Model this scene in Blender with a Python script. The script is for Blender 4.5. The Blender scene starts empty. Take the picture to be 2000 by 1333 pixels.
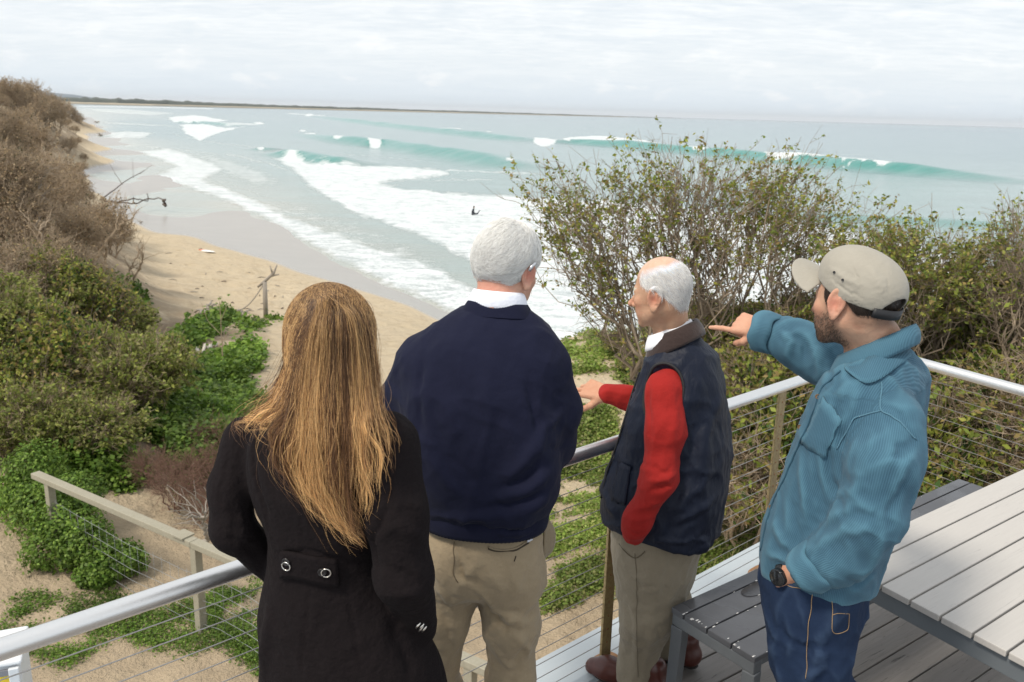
import bpy, math, random
import numpy as np
from mathutils import Vector
from mathutils.bvhtree import BVHTree
random.seed(7)
rng = np.random.default_rng(11)
SC = bpy.context.scene
COL = SC.collection
V = np.array
# ------------------------------------------------------------------ camera
FPX = 1700.0; PITCH = math.radians(14.7); ROLL = math.radians(1.6); CAMH = 2.15
_f = V([0, math.cos(PITCH), -math.sin(PITCH)]); _r = V([1., 0, 0]); _u = V([0, math.sin(PITCH), math.cos(PITCH)])
CR = math.cos(ROLL)*_r + math.sin(ROLL)*_u
CU = -math.sin(ROLL)*_r + math.cos(ROLL)*_u
CP = V([0, 0, CAMH])
def ray(x, y): return _f + CR*(x-1000)/FPX - CU*(y-666.5)/FPX
def P(x, y, Y):
    d = ray(x, y); return CP + d*(Y/d[1])
def onz(x, y, z):
    d = ray(x, y); return CP + d*((z-CAMH)/d[2])
def proj(p):
    v = np.asarray(p) - CP; z = v@_f
    return 1000+FPX*(v@CR)/z, 666.5-FPX*(v@CU)/z
from mathutils import Matrix
cam = bpy.data.cameras.new('camera'); camo = bpy.data.objects.new('camera', cam); COL.objects.link(camo)
M = Matrix(((CR[0], CU[0], -_f[0], 0), (CR[1], CU[1], -_f[1], 0), (CR[2], CU[2], -_f[2], CAMH), (0, 0, 0, 1)))
camo.matrix_world = M
cam.sensor_width = 36; cam.lens = 36*FPX/2000; cam.clip_start = .05; cam.clip_end = 60000
cam.dof.use_dof = True; cam.dof.focus_distance = 2.75; cam.dof.aperture_fstop = 7.5
SC.camera = camo
# ------------------------------------------------------------------ objects
def tag(o, label=None, cat=None, group=None, kind=None):
    if label: o['label'] = label
    if cat: o['category'] = cat
    if group: o['group'] = group
    if kind: o['kind'] = kind
    return o
def empty(name, loc=(0, 0, 0), **k):
    o = bpy.data.objects.new(name, None); o.location = loc; COL.objects.link(o); o.empty_display_size = .1
    return tag(o, **k)
def mesh(name, v, f, mat=None, parent=None, smooth=True, attrs=None, org=None):
    v = np.asarray(v, dtype=np.float32)
    me = bpy.data.meshes.new(name)
    if isinstance(f, np.ndarray):
        n, k = f.shape
        me.vertices.add(len(v)); me.vertices.foreach_set('co', v.ravel())
        me.loops.add(n*k); me.loops.foreach_set('vertex_index', f.astype(np.int32).ravel())
        me.polygons.add(n)
        me.polygons.foreach_set('loop_start', np.arange(0, n*k, k, dtype=np.int32))
        me.update(calc_edges=True)
    else:
        me.from_pydata([tuple(map(float, a)) for a in v], [], f)
    me.validate()
    if smooth: me.polygons.foreach_set('use_smooth', np.ones(len(me.polygons), bool))
    for nm, a in (attrs or {}).items():
        a = np.asarray(a, dtype=np.float32)
        if a.ndim == 1:
            at = me.attributes.new(nm, 'FLOAT', 'POINT'); at.data.foreach_set('value', a)
        else:
            at = me.attributes.new(nm, 'FLOAT_COLOR', 'POINT')
            c = np.ones((len(a), 4), np.float32); c[:, :3] = a; at.data.foreach_set('color', c.ravel())
    if mat: me.materials.append(mat)
    o = bpy.data.objects.new(name, me); COL.objects.link(o)
    if parent:
        o.parent = parent
        if parent.location.length > 0 or parent.parent:
            pl = parent.location.copy(); q = parent.parent
            while q: pl += q.location; q = q.parent
            v2 = v - V(pl, dtype=np.float32); me.vertices.foreach_set('co', v2.astype(np.float32).ravel()); me.update()
    return o
class MB:
    def __init__(s): s.v = []; s.f = []
    def add(s, v, f):
        b = len(s.v); s.v += [tuple(map(float, a)) for a in v]; s.f += [tuple(i+b for i in q) for q in f]; return s
    def box(s, c, e1, e2, e3):
        c, e1, e2, e3 = map(lambda a: np.asarray(a, float), (c, e1, e2, e3))
        if np.dot(np.cross(e1, e2), e3) < 0: e3 = -e3
        vs = [c+a*e1+b*e2+d*e3 for d in (-1, 1) for b in (-1, 1) for a in (-1, 1)]
        return s.add(vs, [(0, 2, 3, 1), (4, 5, 7, 6), (0, 1, 5, 4), (2, 6, 7, 3), (0, 4, 6, 2), (1, 3, 7, 5)])
    def tube(s, pts, rad, n=8, cap=True):
        pts = [np.asarray(p, float) for p in pts]
        if not hasattr(rad, '__len__'): rad = [rad]*len(pts)
        up = V([0, 0, 1.]); vs = []; fs = []
        t0 = pts[1]-pts[0]; t0 /= np.linalg.norm(t0)+1e-12
        a = np.cross(t0, up)
        if np.linalg.norm(a) < .05: a = np.cross(t0, V([1., 0, 0]))
        a /= np.linalg.norm(a)
        for i, p in enumerate(pts):
            t = pts[min(i+1, len(pts)-1)]-pts[max(i-1, 0)]; t = t/(np.linalg.norm(t)+1e-12)
            a = a-t*np.dot(a, t); a /= np.linalg.norm(a)+1e-12; b = np.cross(t, a)
            for k in range(n):
                q = 2*math.pi*k/n; vs.append(p+rad[i]*(math.cos(q)*a+math.sin(q)*b))
        for i in range(len(pts)-1):
            for k in range(n):
                k2 = (k+1) % n; fs.append((i*n+k, i*n+k2, (i+1)*n+k2, (i+1)*n+k))
        if cap:
            fs.append(tuple(range(n-1, -1, -1))); fs.append(tuple((len(pts)-1)*n+k for k in range(n)))
        return s.add(vs, fs)
    def build(s, name, mat=None, parent=None, smooth=False, bevel=0, attrs=None):
        o = mesh(name, s.v, s.f, mat, parent, smooth, attrs)
        if bevel:
            m = o.modifiers.new('bevel', 'BEVEL'); m.width = bevel; m.segments = 2; m.limit_method = 'ANGLE'
        if smooth and not bevel:
            pass
        return o
# ------------------------------------------------------------------ numpy value noise
def _h(i, j, k):
    n = (i*374761393 + j*668265263 + k*2147483647) & 0xffffffff
    n = ((n ^ (n >> 13))*1274126177) & 0xffffffff
    return ((n ^ (n >> 16)) & 0xffff).astype(np.float32)/65535.*2-1
def vnoise(x, y, z):
    x = np.asarray(x, np.float64); y = np.asarray(y, np.float64)+0*x; z = np.asarray(z, np.float64)+0*x
    i = np.floor(x).astype(np.int64); j = np.floor(y).astype(np.int64); k = np.floor(z).astype(np.int64)
    u = x-i; v = y-j; w = z-k; u = u*u*(3-2*u); v = v*v*(3-2*v); w = w*w*(3-2*w)
    r = 0
    for a in (0, 1):
        for b in (0, 1):
            for c in (0, 1):
                r = r + _h(i+a, j+b, k+c)*(u if a else 1-u)*(v if b else 1-v)*(w if c else 1-w)
    return r
def fbm(x, y, z, o=4):
    r = 0; a = .5; f = 1.
    for q in range(o):
        r = r+a*vnoise(x*f+q*17.3, y*f+q*9.1, z*f+q*5.7); a *= .5; f *= 2.03
    return r
# ------------------------------------------------------------------ signed distance modelling
def rc(p, a, b, ra, rb, flat=None, s=1.):
    a = V(a, dtype=np.float32); b = V(b, dtype=np.float32); ab = b-a
    t = np.clip(((p-a)@ab)/max(float(ab@ab), 1e-9), 0, 1)
    q = p-a-t[:, None]*ab
    if flat is not None:
        n = V(flat, dtype=np.float32); n = n/np.linalg.norm(n); q = q+(q@n)[:, None]*n*(1/s-1)
    return np.sqrt((q*q).sum(1))-(ra+t*(rb-ra))
def chain(p, pts, rad, k=.02, flat=None, s=1.):
    d = rc(p, pts[0], pts[1], rad[0], rad[1], flat, s)
    for i in range(1, len(pts)-1): d = smin(d, rc(p, pts[i], pts[i+1], rad[i], rad[i+1], flat, s), k)
    return d
def ell(p, c, r, R=None):
    q = p-V(c, dtype=np.float32)
    if R is not None: q = q@V(R, dtype=np.float32).T
    r = V(r, dtype=np.float32)
    k0 = np.sqrt(((q/r)**2).sum(1)); k1 = np.sqrt(((q/(r*r))**2).sum(1))+1e-9
    return k0*(k0-1)/k1
def smin(a, b, k):
    h = np.clip(.5+.5*(b-a)/k, 0, 1); return b+(a-b)*h-k*h*(1-h)
def smax(a, b, k): return -smin(-a, -b, k)
def loft(p, st, yaw, n=2.3, kcap=.02):
    """st rows: x, y, z, half width, half depth (sorted here by z)"""
    st = V(sorted([list(map(float, s)) for s in st], key=lambda s: s[2]))
    z = p[:, 2]; zs = st[:, 2]
    # smooth interpolation
    def it(c):
        return np.interp(z, zs, st[:, c])
    cx, cy, a, b = it(0), it(1), it(3), it(4)
    dx = p[:, 0]-cx; dy = p[:, 1]-cy
    c, s = math.cos(yaw), math.sin(yaw)
    u = dx*c-dy*s; v = dx*s+dy*c
    r = np.sqrt(u*u+v*v)+1e-9
    rho = (np.abs(u/a)**n+np.abs(v/b)**n)**(1/n)+1e-9
    d = r*(1-1/rho)
    return smax(smax(d, z-zs[-1], kcap), zs[0]-z, kcap)
def smooth_st(st, m=5):
    st = V(sorted([list(map(float, s)) for s in st], key=lambda s: s[2]))
    z = np.linspace(st[0, 2], st[-1, 2], 40)
    o = np.stack([np.interp(z, st[:, 2], st[:, c]) for c in range(st.shape[1])], 1)
    for _ in range(m):
        o[1:-1] = (o[:-2]+2*o[1:-1]+o[2:])/4
    return o
def nets(fn, lo, hi, h):
    lo = V(lo, float); hi = V(hi, float)
    n = np.maximum(np.ceil((hi-lo)/h).astype(int)+1, 3)
    ax = [lo[i]+h*np.arange(n[i]) for i in range(3)]
    d = np.empty(n, np.float32)
    yy, zz = np.meshgrid(ax[1], ax[2], indexing='ij')
    blk = max(1, int(600000/(n[1]*n[2])))
    for s in range(0, n[0], blk):
        e = min(n[0], s+blk)
        X = np.repeat(ax[0][s:e], n[1]*n[2]); Y = np.tile(yy.ravel(), e-s); Z = np.tile(zz.ravel(), e-s)
        d[s:e] = fn(np.stack([X, Y, Z], 1).astype(np.float32)).reshape(e-s, n[1], n[2])
    d[0] = d[-1] = abs(h); d[:, 0] = d[:, -1] = abs(h); d[:, :, 0] = d[:, :, -1] = abs(h)
    ins = d < 0
    cs = n-1
    cnt = np.zeros(cs, np.float32); acc = np.zeros((*cs, 3), np.float32)
    def sl(o): return tuple(slice(o[i], o[i]+cs[i]) for i in range(3))
    for axi in range(3):
        o1 = [(a, b) for a in (0, 1) for b in (0, 1)]
        for a, b in o1:
            c0 = [0, 0, 0]; oth = [q for q in range(3) if q != axi]; c0[oth[0]] = a; c0[oth[1]] = b
            c1 = list(c0); c1[axi] = 1
            d0 = d[sl(c0)]; d1 = d[sl(c1)]; m = (d0 < 0) != (d1 < 0)
            t = np.where(m, d0/np.where(m, d0-d1, 1), 0)
            cnt += m
            for q in range(3): acc[..., q] += m*(c0[q]+(t if q == axi else 0))
    act = cnt > 0
    idx = -np.ones(cs, np.int64); ii = np.argwhere(act); idx[act] = np.arange(len(ii))
    vs = lo+h*(ii+acc[act]/cnt[act][:, None])
    fs = []
    for axi in range(3):
        oth = [(axi+1) % 3, (axi+2) % 3]
        s0 = [slice(0, n[q]) for q in range(3)]; s1 = list(s0)
        s0[axi] = slice(0, n[axi]-1); s1[axi] = slice(1, n[axi])
        m = ins[tuple(s0)] != ins[tuple(s1)]
        e = np.argwhere(m); flip = ins[tuple(s0)][m]
        ok = (e[:, oth[0]] > 0) & (e[:, oth[1]] > 0) & (e[:, oth[0]] < cs[oth[0]]) & (e[:, oth[1]] < cs[oth[1]])
        e = e[ok]; flip = flip[ok]
        def cell(a, b):
            c = e.copy(); c[:, oth[0]] -= a; c[:, oth[1]] -= b; return idx[c[:, 0], c[:, 1], c[:, 2]]
        q = np.stack([cell(1, 1), cell(0, 1), cell(0, 0), cell(1, 0)], 1)
        q[~flip] = q[~flip][:, ::-1]
        fs.append(q)
    fs = np.concatenate(fs); fs = fs[(fs >= 0).all(1)]
    return vs, fs
def relax(v, f, it=2, k=.5):
    e = np.concatenate([f[:, [0, 1]], f[:, [1, 2]], f[:, [2, 3]], f[:, [3, 0]]]); e = np.concatenate([e, e[:, ::-1]])
    cn = np.bincount(e[:, 0], minlength=len(v)).astype(float)[:, None]+1e-9
    for _ in range(it):
        s = np.stack([np.bincount(e[:, 0], weights=v[e[:, 1], q], minlength=len(v)) for q in range(3)], 1)/cn
        v = v+(s-v)*k
    return v
def normals(v, f):
    n = np.cross(v[f[:, 2]]-v[f[:, 0]], v[f[:, 3 if f.shape[1] > 3 else 1]]-v[f[:, 1 if f.shape[1] > 3 else 2]])
    o = np.zeros_like(v)
    for k in range(f.shape[1]):
        for q in range(3): o[:, q] += np.bincount(f[:, k], weights=n[:, q], minlength=len(v))
    return o/(np.linalg.norm(o, axis=1)[:, None]+1e-12)
def projv(v):
    w = v-CP; z = w@_f
    return np.stack([1000+FPX*(w@CR)/z, 666.5-FPX*(w@CU)/z], 1), z
def surf_at(v, x, y, tol=9):
    """front-most vertex of a garment seen at a photo position (used once, to place a fold, button or seam on it)"""
    q, z = projv(v); d = np.hypot(q[:, 0]-x, q[:, 1]-y)
    m = np.where(d < tol)[0]
    if len(m) == 0: return v[np.argmin(d)]
    return v[m[np.argmin(z[m])]]
def folds(v, f, L, seg=6, nn=None):
    """L rows: (list of photo points, amplitude m, width m)"""
    n = normals(v, f); o = np.zeros(len(v))
    for pts, amp, w in L:
        q = []
        for i in range(len(pts)-1):
            for t in np.linspace(0, 1, seg, endpoint=False):
                q.append(V(pts[i])*(1-t)+V(pts[i+1])*t)
        q.append(V(pts[-1])); s3 = [surf_at(v, *c) for c in q]
        s3 = V(s3); N = len(s3)
        d = np.full(len(v), 9.); tt = np.zeros(len(v))
        for i in range(N-1):
            a = s3[i]; ab = s3[i+1]-a
            t = np.clip(((v-a)@ab)/max(ab@ab, 1e-9), 0, 1); dd = np.linalg.norm(v-a-t[:, None]*ab, axis=1)
            m = dd < d; d = np.where(m, dd, d); tt = np.where(m, (i+t)/(N-1), tt)
        e = np.sin(np.pi*np.clip(tt, .02, .98))**.6
        x = d/w
        o += amp*e*(1.25*np.exp(-x*x)-.25*np.exp(-(x/2.2)**2))
    return v+(n if nn is None else nn)*o[:, None]
def crumple(v, f, amp, s, dirs=((.2, .3, 1.),), seed=0., mask=None):
    n = normals(v, f); o = 0
    for k, u in enumerate(dirs):
        u = V(u)/np.linalg.norm(u); a = v@u; q = v-a[:, None]*u+u*(a*.28)[:, None]
        q = q+.035*np.stack([vnoise(v[:, 0]*9+k, v[:, 1]*9, v[:, 2]*9), vnoise(v[:, 0]*9, v[:, 1]*9+5, v[:, 2]*9), vnoise(v[:, 0]*9, v[:, 1]*9, v[:, 2]*9+9)], 1)
        r = 1-np.abs(vnoise(q[:, 0]*s+seed+k*7, q[:, 1]*s, q[:, 2]*s)); o = o+(r**3-.42)
    if mask is not None: o = o*mask
    return v+n*(amp*o)[:, None]
def bbox(pts, pad):
    p = V(pts); return p.min(0)-pad, p.max(0)+pad
def join(parts):
    vs = []; fs = []; b = 0
    for v, f in parts:
        vs.append(v); fs.append(f+b); b += len(v)
    return np.concatenate(vs), np.concatenate(fs)
# ------------------------------------------------------------------ materials
class NT:
    def __init__(s, name, disp=False):
        s.m = bpy.data.materials.new(name); s.m.use_nodes = True; s.t = s.m.node_tree; s.t.nodes.clear()
        s.out = s.n('ShaderNodeOutputMaterial'); s.b = s.n('ShaderNodeBsdfPrincipled'); s.l(s.b.outputs[0], s.out.inputs[0])
    def n(s, t, **k):
        o = s.t.nodes.new(t)
        for a, b in k.items():
            if a == 'i':
                for q, w in b.items(): o.inputs[q].default_value = w
            else: setattr(o, a, b)
        return o
    def l(s, a, b): s.t.links.new(a, b)
    def tex(s, kind='Object'):
        return s.n('ShaderNodeTexCoord').outputs[kind]
    def noise(s, scale, detail=4, rough=.55, vec=None, dist=0, stretch=None):
        if vec is None: vec = s.tex()
        if stretch:
            mp = s.n('ShaderNodeMapping'); mp.inputs['Scale'].default_value = stretch; s.l(vec, mp.inputs[0]); vec = mp.outputs[0]
        o = s.n('ShaderNodeTexNoise'); o.inputs['Scale'].default_value = scale; o.inputs['Detail'].default_value = detail
        o.inputs['Roughness'].default_value = rough; o.inputs['Distortion'].default_value = dist; s.l(vec, o.inputs['Vector']); return o.outputs['Fac']
    def ramp(s, fac, stops):
        o = s.n('ShaderNodeValToRGB'); e = o.color_ramp.elements
        while len(e) < len(stops): e.new(.5)
        for q, (p, c) in zip(e, stops):
            q.position = p; q.color = (*c, 1) if len(c) == 3 else c
        s.l(fac, o.inputs[0]); return o.outputs[0]
    def mix(s, fac, a, b, mode='MIX'):
        o = s.n('ShaderNodeMix', data_type='RGBA', blend_type=mode)
        for k, x in ((0, fac), (6, a), (7, b)):
            if hasattr(x, 'links'): s.l(x, o.inputs[k])
            else: o.inputs[k].default_value = (*x, 1) if hasattr(x, '__len__') and len(x) == 3 else x
        return o.outputs[2]
    def math(s, op, a, b=0., c=None):
        o = s.n('ShaderNodeMath', operation=op)
        for k, x in ((0, a), (1, b), (2, c)):
            if x is None: continue
            if hasattr(x, 'links'): s.l(x, o.inputs[k])
            else: o.inputs[k].default_value = x
        return o.outputs[0]
    def attr(s, name, out='Fac'):
        o = s.n('ShaderNodeAttribute'); o.attribute_name = name; return o.outputs[out]
    def bump(s, h, strength=.3, dist=.01, nrm=None):
        o = s.n('ShaderNodeBump'); o.inputs['Strength'].default_value = strength; o.inputs['Distance'].default_value = dist
        s.l(h, o.inputs['Height'])
        if nrm is not None: s.l(nrm, o.inputs['Normal'])
        return o.outputs[0]
    def set(s, col=None, rough=None, nrm=None, **k):
        for nm, x in (('Base Color', col), ('Roughness', rough), ('Normal', nrm)):
            if x is None: continue
            if hasattr(x, 'links'): s.l(x, s.b.inputs[nm])
            else: s.b.inputs[nm].default_value = (*x, 1) if hasattr(x, '__len__') and len(x) == 3 else x
        for a, x in k.items():
            nm = a.replace('_', ' ')
            if hasattr(x, 'links'): s.l(x, s.b.inputs[nm])
            else: s.b.inputs[nm].default_value = (*x, 1) if hasattr(x, '__len__') and len(x) == 3 else x
        return s.m
def cloth(name, c, c2, scale=9, bump=.25, weave=900, rough=.85, sheen=.25):
    t = NT(name); a = t.noise(scale, 4); b = t.noise(weave, 1)
    col = t.mix(a, c, c2); col = t.mix(t.math('MULTIPLY', b, .5), col, tuple(x*1.35 for x in c2))
    h = t.math('ADD', t.math('MULTIPLY', t.noise(scale*2.2, 3), 1.0), t.math('MULTIPLY', b, .04))
    return t.set(col, rough, t.bump(h, bump, .02), Sheen_Weight=sheen, Sheen_Roughness=.5, Specular_IOR_Level=.25)
def plain(name, c, rough=.6, metal=0., var=.12, scale=20, bump=.0, **k):
    t = NT(name); a = t.noise(scale, 5)
    col = t.mix(a, tuple(x*(1-var) for x in c), tuple(min(1, x*(1+var)) for x in c))
    return t.set(col, t.math('ADD', t.math('MULTIPLY', a, .2), rough-.1), t.bump(a, bump, .005) if bump else None, Metallic=metal, **k)
# ================================================================== PEOPLE
def frame(yaw, pitch=0., roll=0.):
    """rows: right, forward, up of a head or body; yaw 0 looks along +Y, positive turns to +X"""
    f = V([math.sin(yaw)*math.cos(pitch), math.cos(yaw)*math.cos(pitch), math.sin(pitch)])
    r = V([math.cos(yaw), -math.sin(yaw), 0.]); u = np.cross(r, f)
    c, s = math.cos(roll), math.sin(roll)
    return V([c*r+s*u, f, c*u-s*r])
D = math.radians
def to_local(p, c, R): return (p-V(c, dtype=np.float32))@V(R, dtype=np.float32).T
def from_local(q, c, R): return V(c)+np.asarray(q)@V(R)
def cran(q, g=0.): return ell(q, (0, -.012, .030), (.0765+g, .098+g, .0945+g))
def head_sdf(q, wide=1., nose=1.):
    q = q.copy(); q[:, 0] /= wide
    d = cran(q)
    d = smin(d, ell(q, (0, .030, -.030), (.060, .064, .082)), .03)
    ax = q.copy(); ax[:, 0] = np.abs(ax[:, 0])
    d = smin(d, rc(ax, (.054, -.005, -.050), (.024, .068, -.098), .017, .016), .025)        # jaw
    d = smin(d, ell(q, (0, .078, -.102), (.022, .018, .016)), .018)                          # chin
    d = smin(d, rc(ax, (.010, .086, .016), (.042, .072, .014), .011, .010), .018)            # brow
    d = smin(d, ell(ax, (.042, .066, -.022), (.020, .018, .018)), .02)                       # cheek bone
    d = smin(d, ell(ax, (.034, .062, -.060), (.020, .022, .028)), .02)
    d = smax(d, -ell(ax, (.031, .094, -.003), (.016, .014, .011)), .012)                     # eye socket
    d = np.minimum(d, ell(ax, (.031, .0775, -.004), (.0125, .0115, .0115)))                  # eye ball
    d = smin(d, rc(ax, (.019, .088, .004), (.042, .080, .003), .0045, .004), .004)           # lid
    d = smin(d, chain(q, [(0, .090, .004), (0, .104, -.018), (0, .1185*nose, -.036)], [.0075, .0085, .0115], .008), .010)
    d = smin(d, ell(ax, (.012, .102, -.040), (.008, .010, .008)), .008)                      # nostril wing
    d = smin(d, ell(q, (0, .090, -.066), (.024, .012, .007)), .007)                          # lips
    d = smin(d, ell(q, (0, .089, -.077), (.020, .011, .007)), .006)
    return d
def ear_sdf(q, side, flare=.45, big=1.):
    c = V([side*.079, -.010, -.006])
    th = flare; n = V([side*math.cos(th), -math.sin(th), 0.])
    t = V([side*math.sin(th), math.cos(th), 0.]); t = t if t[1] > 0 else -t
    up = V([0, -.20, .98]); up = up/np.linalg.norm(up); t = np.cross(up, n); t /= np.linalg.norm(t); t = t if t[1] > 0 else -t
    w = (q-c.astype(np.float32)-(n*.008).astype(np.float32))
    x = w@n.astype(np.float32)/big; y = w@t.astype(np.float32)/big; z = w@up.astype(np.float32)/big
    w3 = np.stack([x, y, z], 1)
    yy = np.where(z < 0, y*(1+np.clip(-z/.031, 0, 1)*.5), y)
    rho = np.sqrt((yy/.0175)**2+(z/.031)**2)
    ring = np.sqrt(((rho-1)*.021)**2+x*x)-.0042
    plate = np.maximum((rho-1)*.021, np.abs(x+.002)-.003)
    d = smin(ring, plate, .004)
    d = smin(d, ell(w3, (0, .001, -.029), (.0045, .008, .009)), .006)
    d = smin(d, rc(w3, (.001, -.006, .014), (.001, -.007, -.012), .0035, .0035), .004)
    d = smax(d, -ell(w3, (.006, .003, -.004), (.008, .0075, .011)), .004)
    d = smin(d, rc(w3, (-.012, .012, .010), (-.012, .012, -.018), .008, .007), .008)
    return d*big
def hand_sdf(p, w, X, Yt, pose, s=1.04):
    X = V(X); X /= np.linalg.norm(X); Yt = V(Yt); Yt = Yt-X*(X@Yt); Yt /= np.linalg.norm(Yt); Z = np.cross(X, Yt)
    if pose.get('left'): Z = -Z
    q = to_local(p, w, V([X, Yt, Z]))/s
    ys = [.030, .010, -.011, -.030]; L = [(.043, .026, .023), (.047, .030, .024), (.043, .028, .023), (.034, .021, .021)]
    d = None
    for i in range(4):
        m = rc(q, (.004, ys[i]*.62, 0), (.088-(.004 if i in (0, 2) else .0)-(.011 if i == 3 else 0), ys[i], .001), .0155, .0115)
        d = m if d is None else smin(d, m, .012)
    d = smin(d, ell(q, (.03, .018, -.012), (.030, .018, .014)), .012)
    for i in range(4):
        a = V([.088-(.004 if i in (0, 2) else .0)-(.011 if i == 3 else 0), ys[i], .001]); ang = 0; sp = pose['spread'][i]
        pts = [a]
        for k in range(3):
            ang += D(pose['curl'][i][k]); l = L[i][k]
            a = a+l*V([math.cos(ang)*math.cos(sp), math.sin(sp), -math.sin(ang)*math.cos(sp)]); pts.append(a)
        fr = .0088 if i < 3 else .0078
        fd = chain(q, pts, [fr+.0008, fr, fr-.0008, fr-.0022], .0035)
        d = smin(d, fd, .0045)
    tp = pose['thumb']
    d = smin(d, chain(q, [(.018, .026, -.006), *tp], [.014, .0125, .0105, .0085][:len(tp)+1], .005), .008)
    return d*s
POINT = dict(curl=[(4, 8, 6), (58, 88, 45), (70, 92, 50), (74, 92, 50)], spread=[.03, 0, -.03, -.06], thumb=[(.048, .050, -.020), (.074, .050, -.040), (.090, .044, -.058)])
OPENP = dict(curl=[(2, 8, 8), (22, 34, 20), (38, 50, 28), (46, 52, 30)], spread=[.10, .0, -.06, -.12], thumb=[(.044, .054, -.018), (.072, .066, -.034), (.094, .066, -.046)])
HOLD = dict(curl=[(40, 45, 25)]*4, spread=[.0]*4, thumb=[(.048, .048, -.02), (.072, .052, -.032), (.09, .05, -.04)])
def skin_mat(name, base, red):
    t = NT(name); c = t.attr('tint', 'Color'); a = t.noise(60, 5); b = t.noise(26, 4, .65); pore = t.noise(420, 2)
    col = t.mix(t.math('MULTIPLY', t.math('SUBTRACT', b, .38), 2.2), base, red)
    col = t.mix(t.math('MULTIPLY', a, .35), col, tuple(x*.72 for x in base))
    col = t.mix(1.0, col, c, 'MULTIPLY')
    m = t.set(col, .52, t.bump(t.math('ADD', pore, t.math('MULTIPLY', a, 2.5)), .4, .003), Subsurface_Weight=.05, Subsurface_Scale=.01, Specular_IOR_Level=.35)
    t.b.inputs['Subsurface Radius'].default_value = (1, .35, .2)
    return m
def strands(name, pts, rad, mat, parent, col=None, sides=3):
    """pts N,K,3 ; rad scalar or N,K ; col N,3 or N,K,3"""
    pts = np.asarray(pts, float); N, K, _ = pts.shape
    if np.ndim(rad) == 0:
        rad = np.full((N, K), rad); rad[:, -1] *= .3; rad[:, -2] *= .7
    t = np.gradient(pts, axis=1); t /= np.linalg.norm(t, axis=2)[..., None]+1e-9
    ref = rng.normal(size=(N, 1, 3)); a = np.cross(t, ref); a /= np.linalg.norm(a, axis=2)[..., None]+1e-9; b = np.cross(t, a)
    vs = np.empty((N, K, sides, 3))
    for s in range(sides):
        q = 2*math.pi*s/sides; vs[:, :, s] = pts+rad[..., None]*(math.cos(q)*a+math.sin(q)*b)
    base = (np.arange(N)[:, None, None]*K+np.arange(K-1)[None, :, None])*sides+np.arange(sides)[None, None, :]
    nx = (np.arange(N)[:, None, None]*K+np.arange(K-1)[None, :, None])*sides+(np.arange(sides)[None, None, :]+1) % sides
    f = np.stack([base, nx, nx+sides, base+sides], -1).reshape(-1, 4)
    at = None
    if col is not None:
        col = np.asarray(col)
        if col.ndim == 2: col = np.repeat(col[:, None], K, 1)
        at = {'hc': np.repeat(col[:, :, None], sides, 2).reshape(-1, 3)}
    return mesh(name, vs.reshape(-1, 3), f, mat, parent, True, at)
def hair_mat(name, rough=.42, spec=.5):
    t = NT(name); c = t.attr('hc', 'Color'); return t.set(c, rough, Specular_IOR_Level=spec)
def bvh_of(v, f): return BVHTree.FromPolygons([tuple(a) for a in v], [tuple(map(int, a)) for a in f])
def surf_hair(v, f, c, R, n, keep, flow, length, steps, lift, bias=None):
    """hair paths lying on the mesh v,f; keep(local) chooses seeds, flow(local) gives a local direction"""
    bv = bvh_of(v, f); lv = (v-V(c))@V(R).T; w = keep(lv); w = w/w.sum()
    ids = rng.choice(len(v), n, p=w); out = []
    cl = V(c); RR = V(R)
    for i in ids:
        p = v[i]+rng.normal(size=3)*.002; L = length*rng.uniform(.6, 1.25); path = []
        jit = rng.normal(size=3)*.22
        for k in range(steps):
            loc, nr, _, _ = bv.find_nearest(Vector(p))
            loc = V(loc); nr = V(nr); s = k/(steps-1)
            path.append(loc+nr*(lift[0]+(lift[1]-lift[0])*s))
            d = flow((loc-cl)@RR.T)+jit; d = d@RR; d = d-nr*(d@nr); d /= np.linalg.norm(d)+1e-9
            p = loc+d*L/(steps-1)
        out.append(path)
    return V(out)
def band(name, c0, c1, yaw, e0, e1, a0, a1, mat, parent, thick=.003, tilt0=0., tilt1=0., nseg=40, rows=5, bulge=0.):
    """curved strip between two ellipses (e=(half width, half depth)); angle 0 = front, degrees clockwise"""
    vs = []; fs = []; r = V([math.cos(yaw), -math.sin(yaw), 0]); f = V([math.sin(yaw), math.cos(yaw), 0])
    for j in range(rows):
        s = j/(rows-1); c = V(c0)*(1-s)+V(c1)*s; ea = e0[0]*(1-s)+e1[0]*s; eb = e0[1]*(1-s)+e1[1]*s
        g = bulge*math.sin(math.pi*s); tl = tilt0*(1-s)+tilt1*s
        for i in range(nseg+1):
            q = D(a0+(a1-a0)*i/nseg); vv = math.cos(q)*(eb+g)
            vs.append(c+r*math.sin(q)*(ea+g)+f*vv+V([0, 0, 1.])*tl*vv)
    for j in range(rows-1):
        for i in range(nseg):
            b = j*(nseg+1)+i; fs.append((b, b+1, b+nseg+2, b+nseg+1))
    o = mesh(name, vs, fs, mat, parent); m = o.modifiers.new('solid', 'SOLIDIFY'); m.thickness = thick; m.offset = 0
    return o
def tint(v, base=(1, 1, 1)): return np.tile(V(base, float), (len(v), 1))
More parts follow.
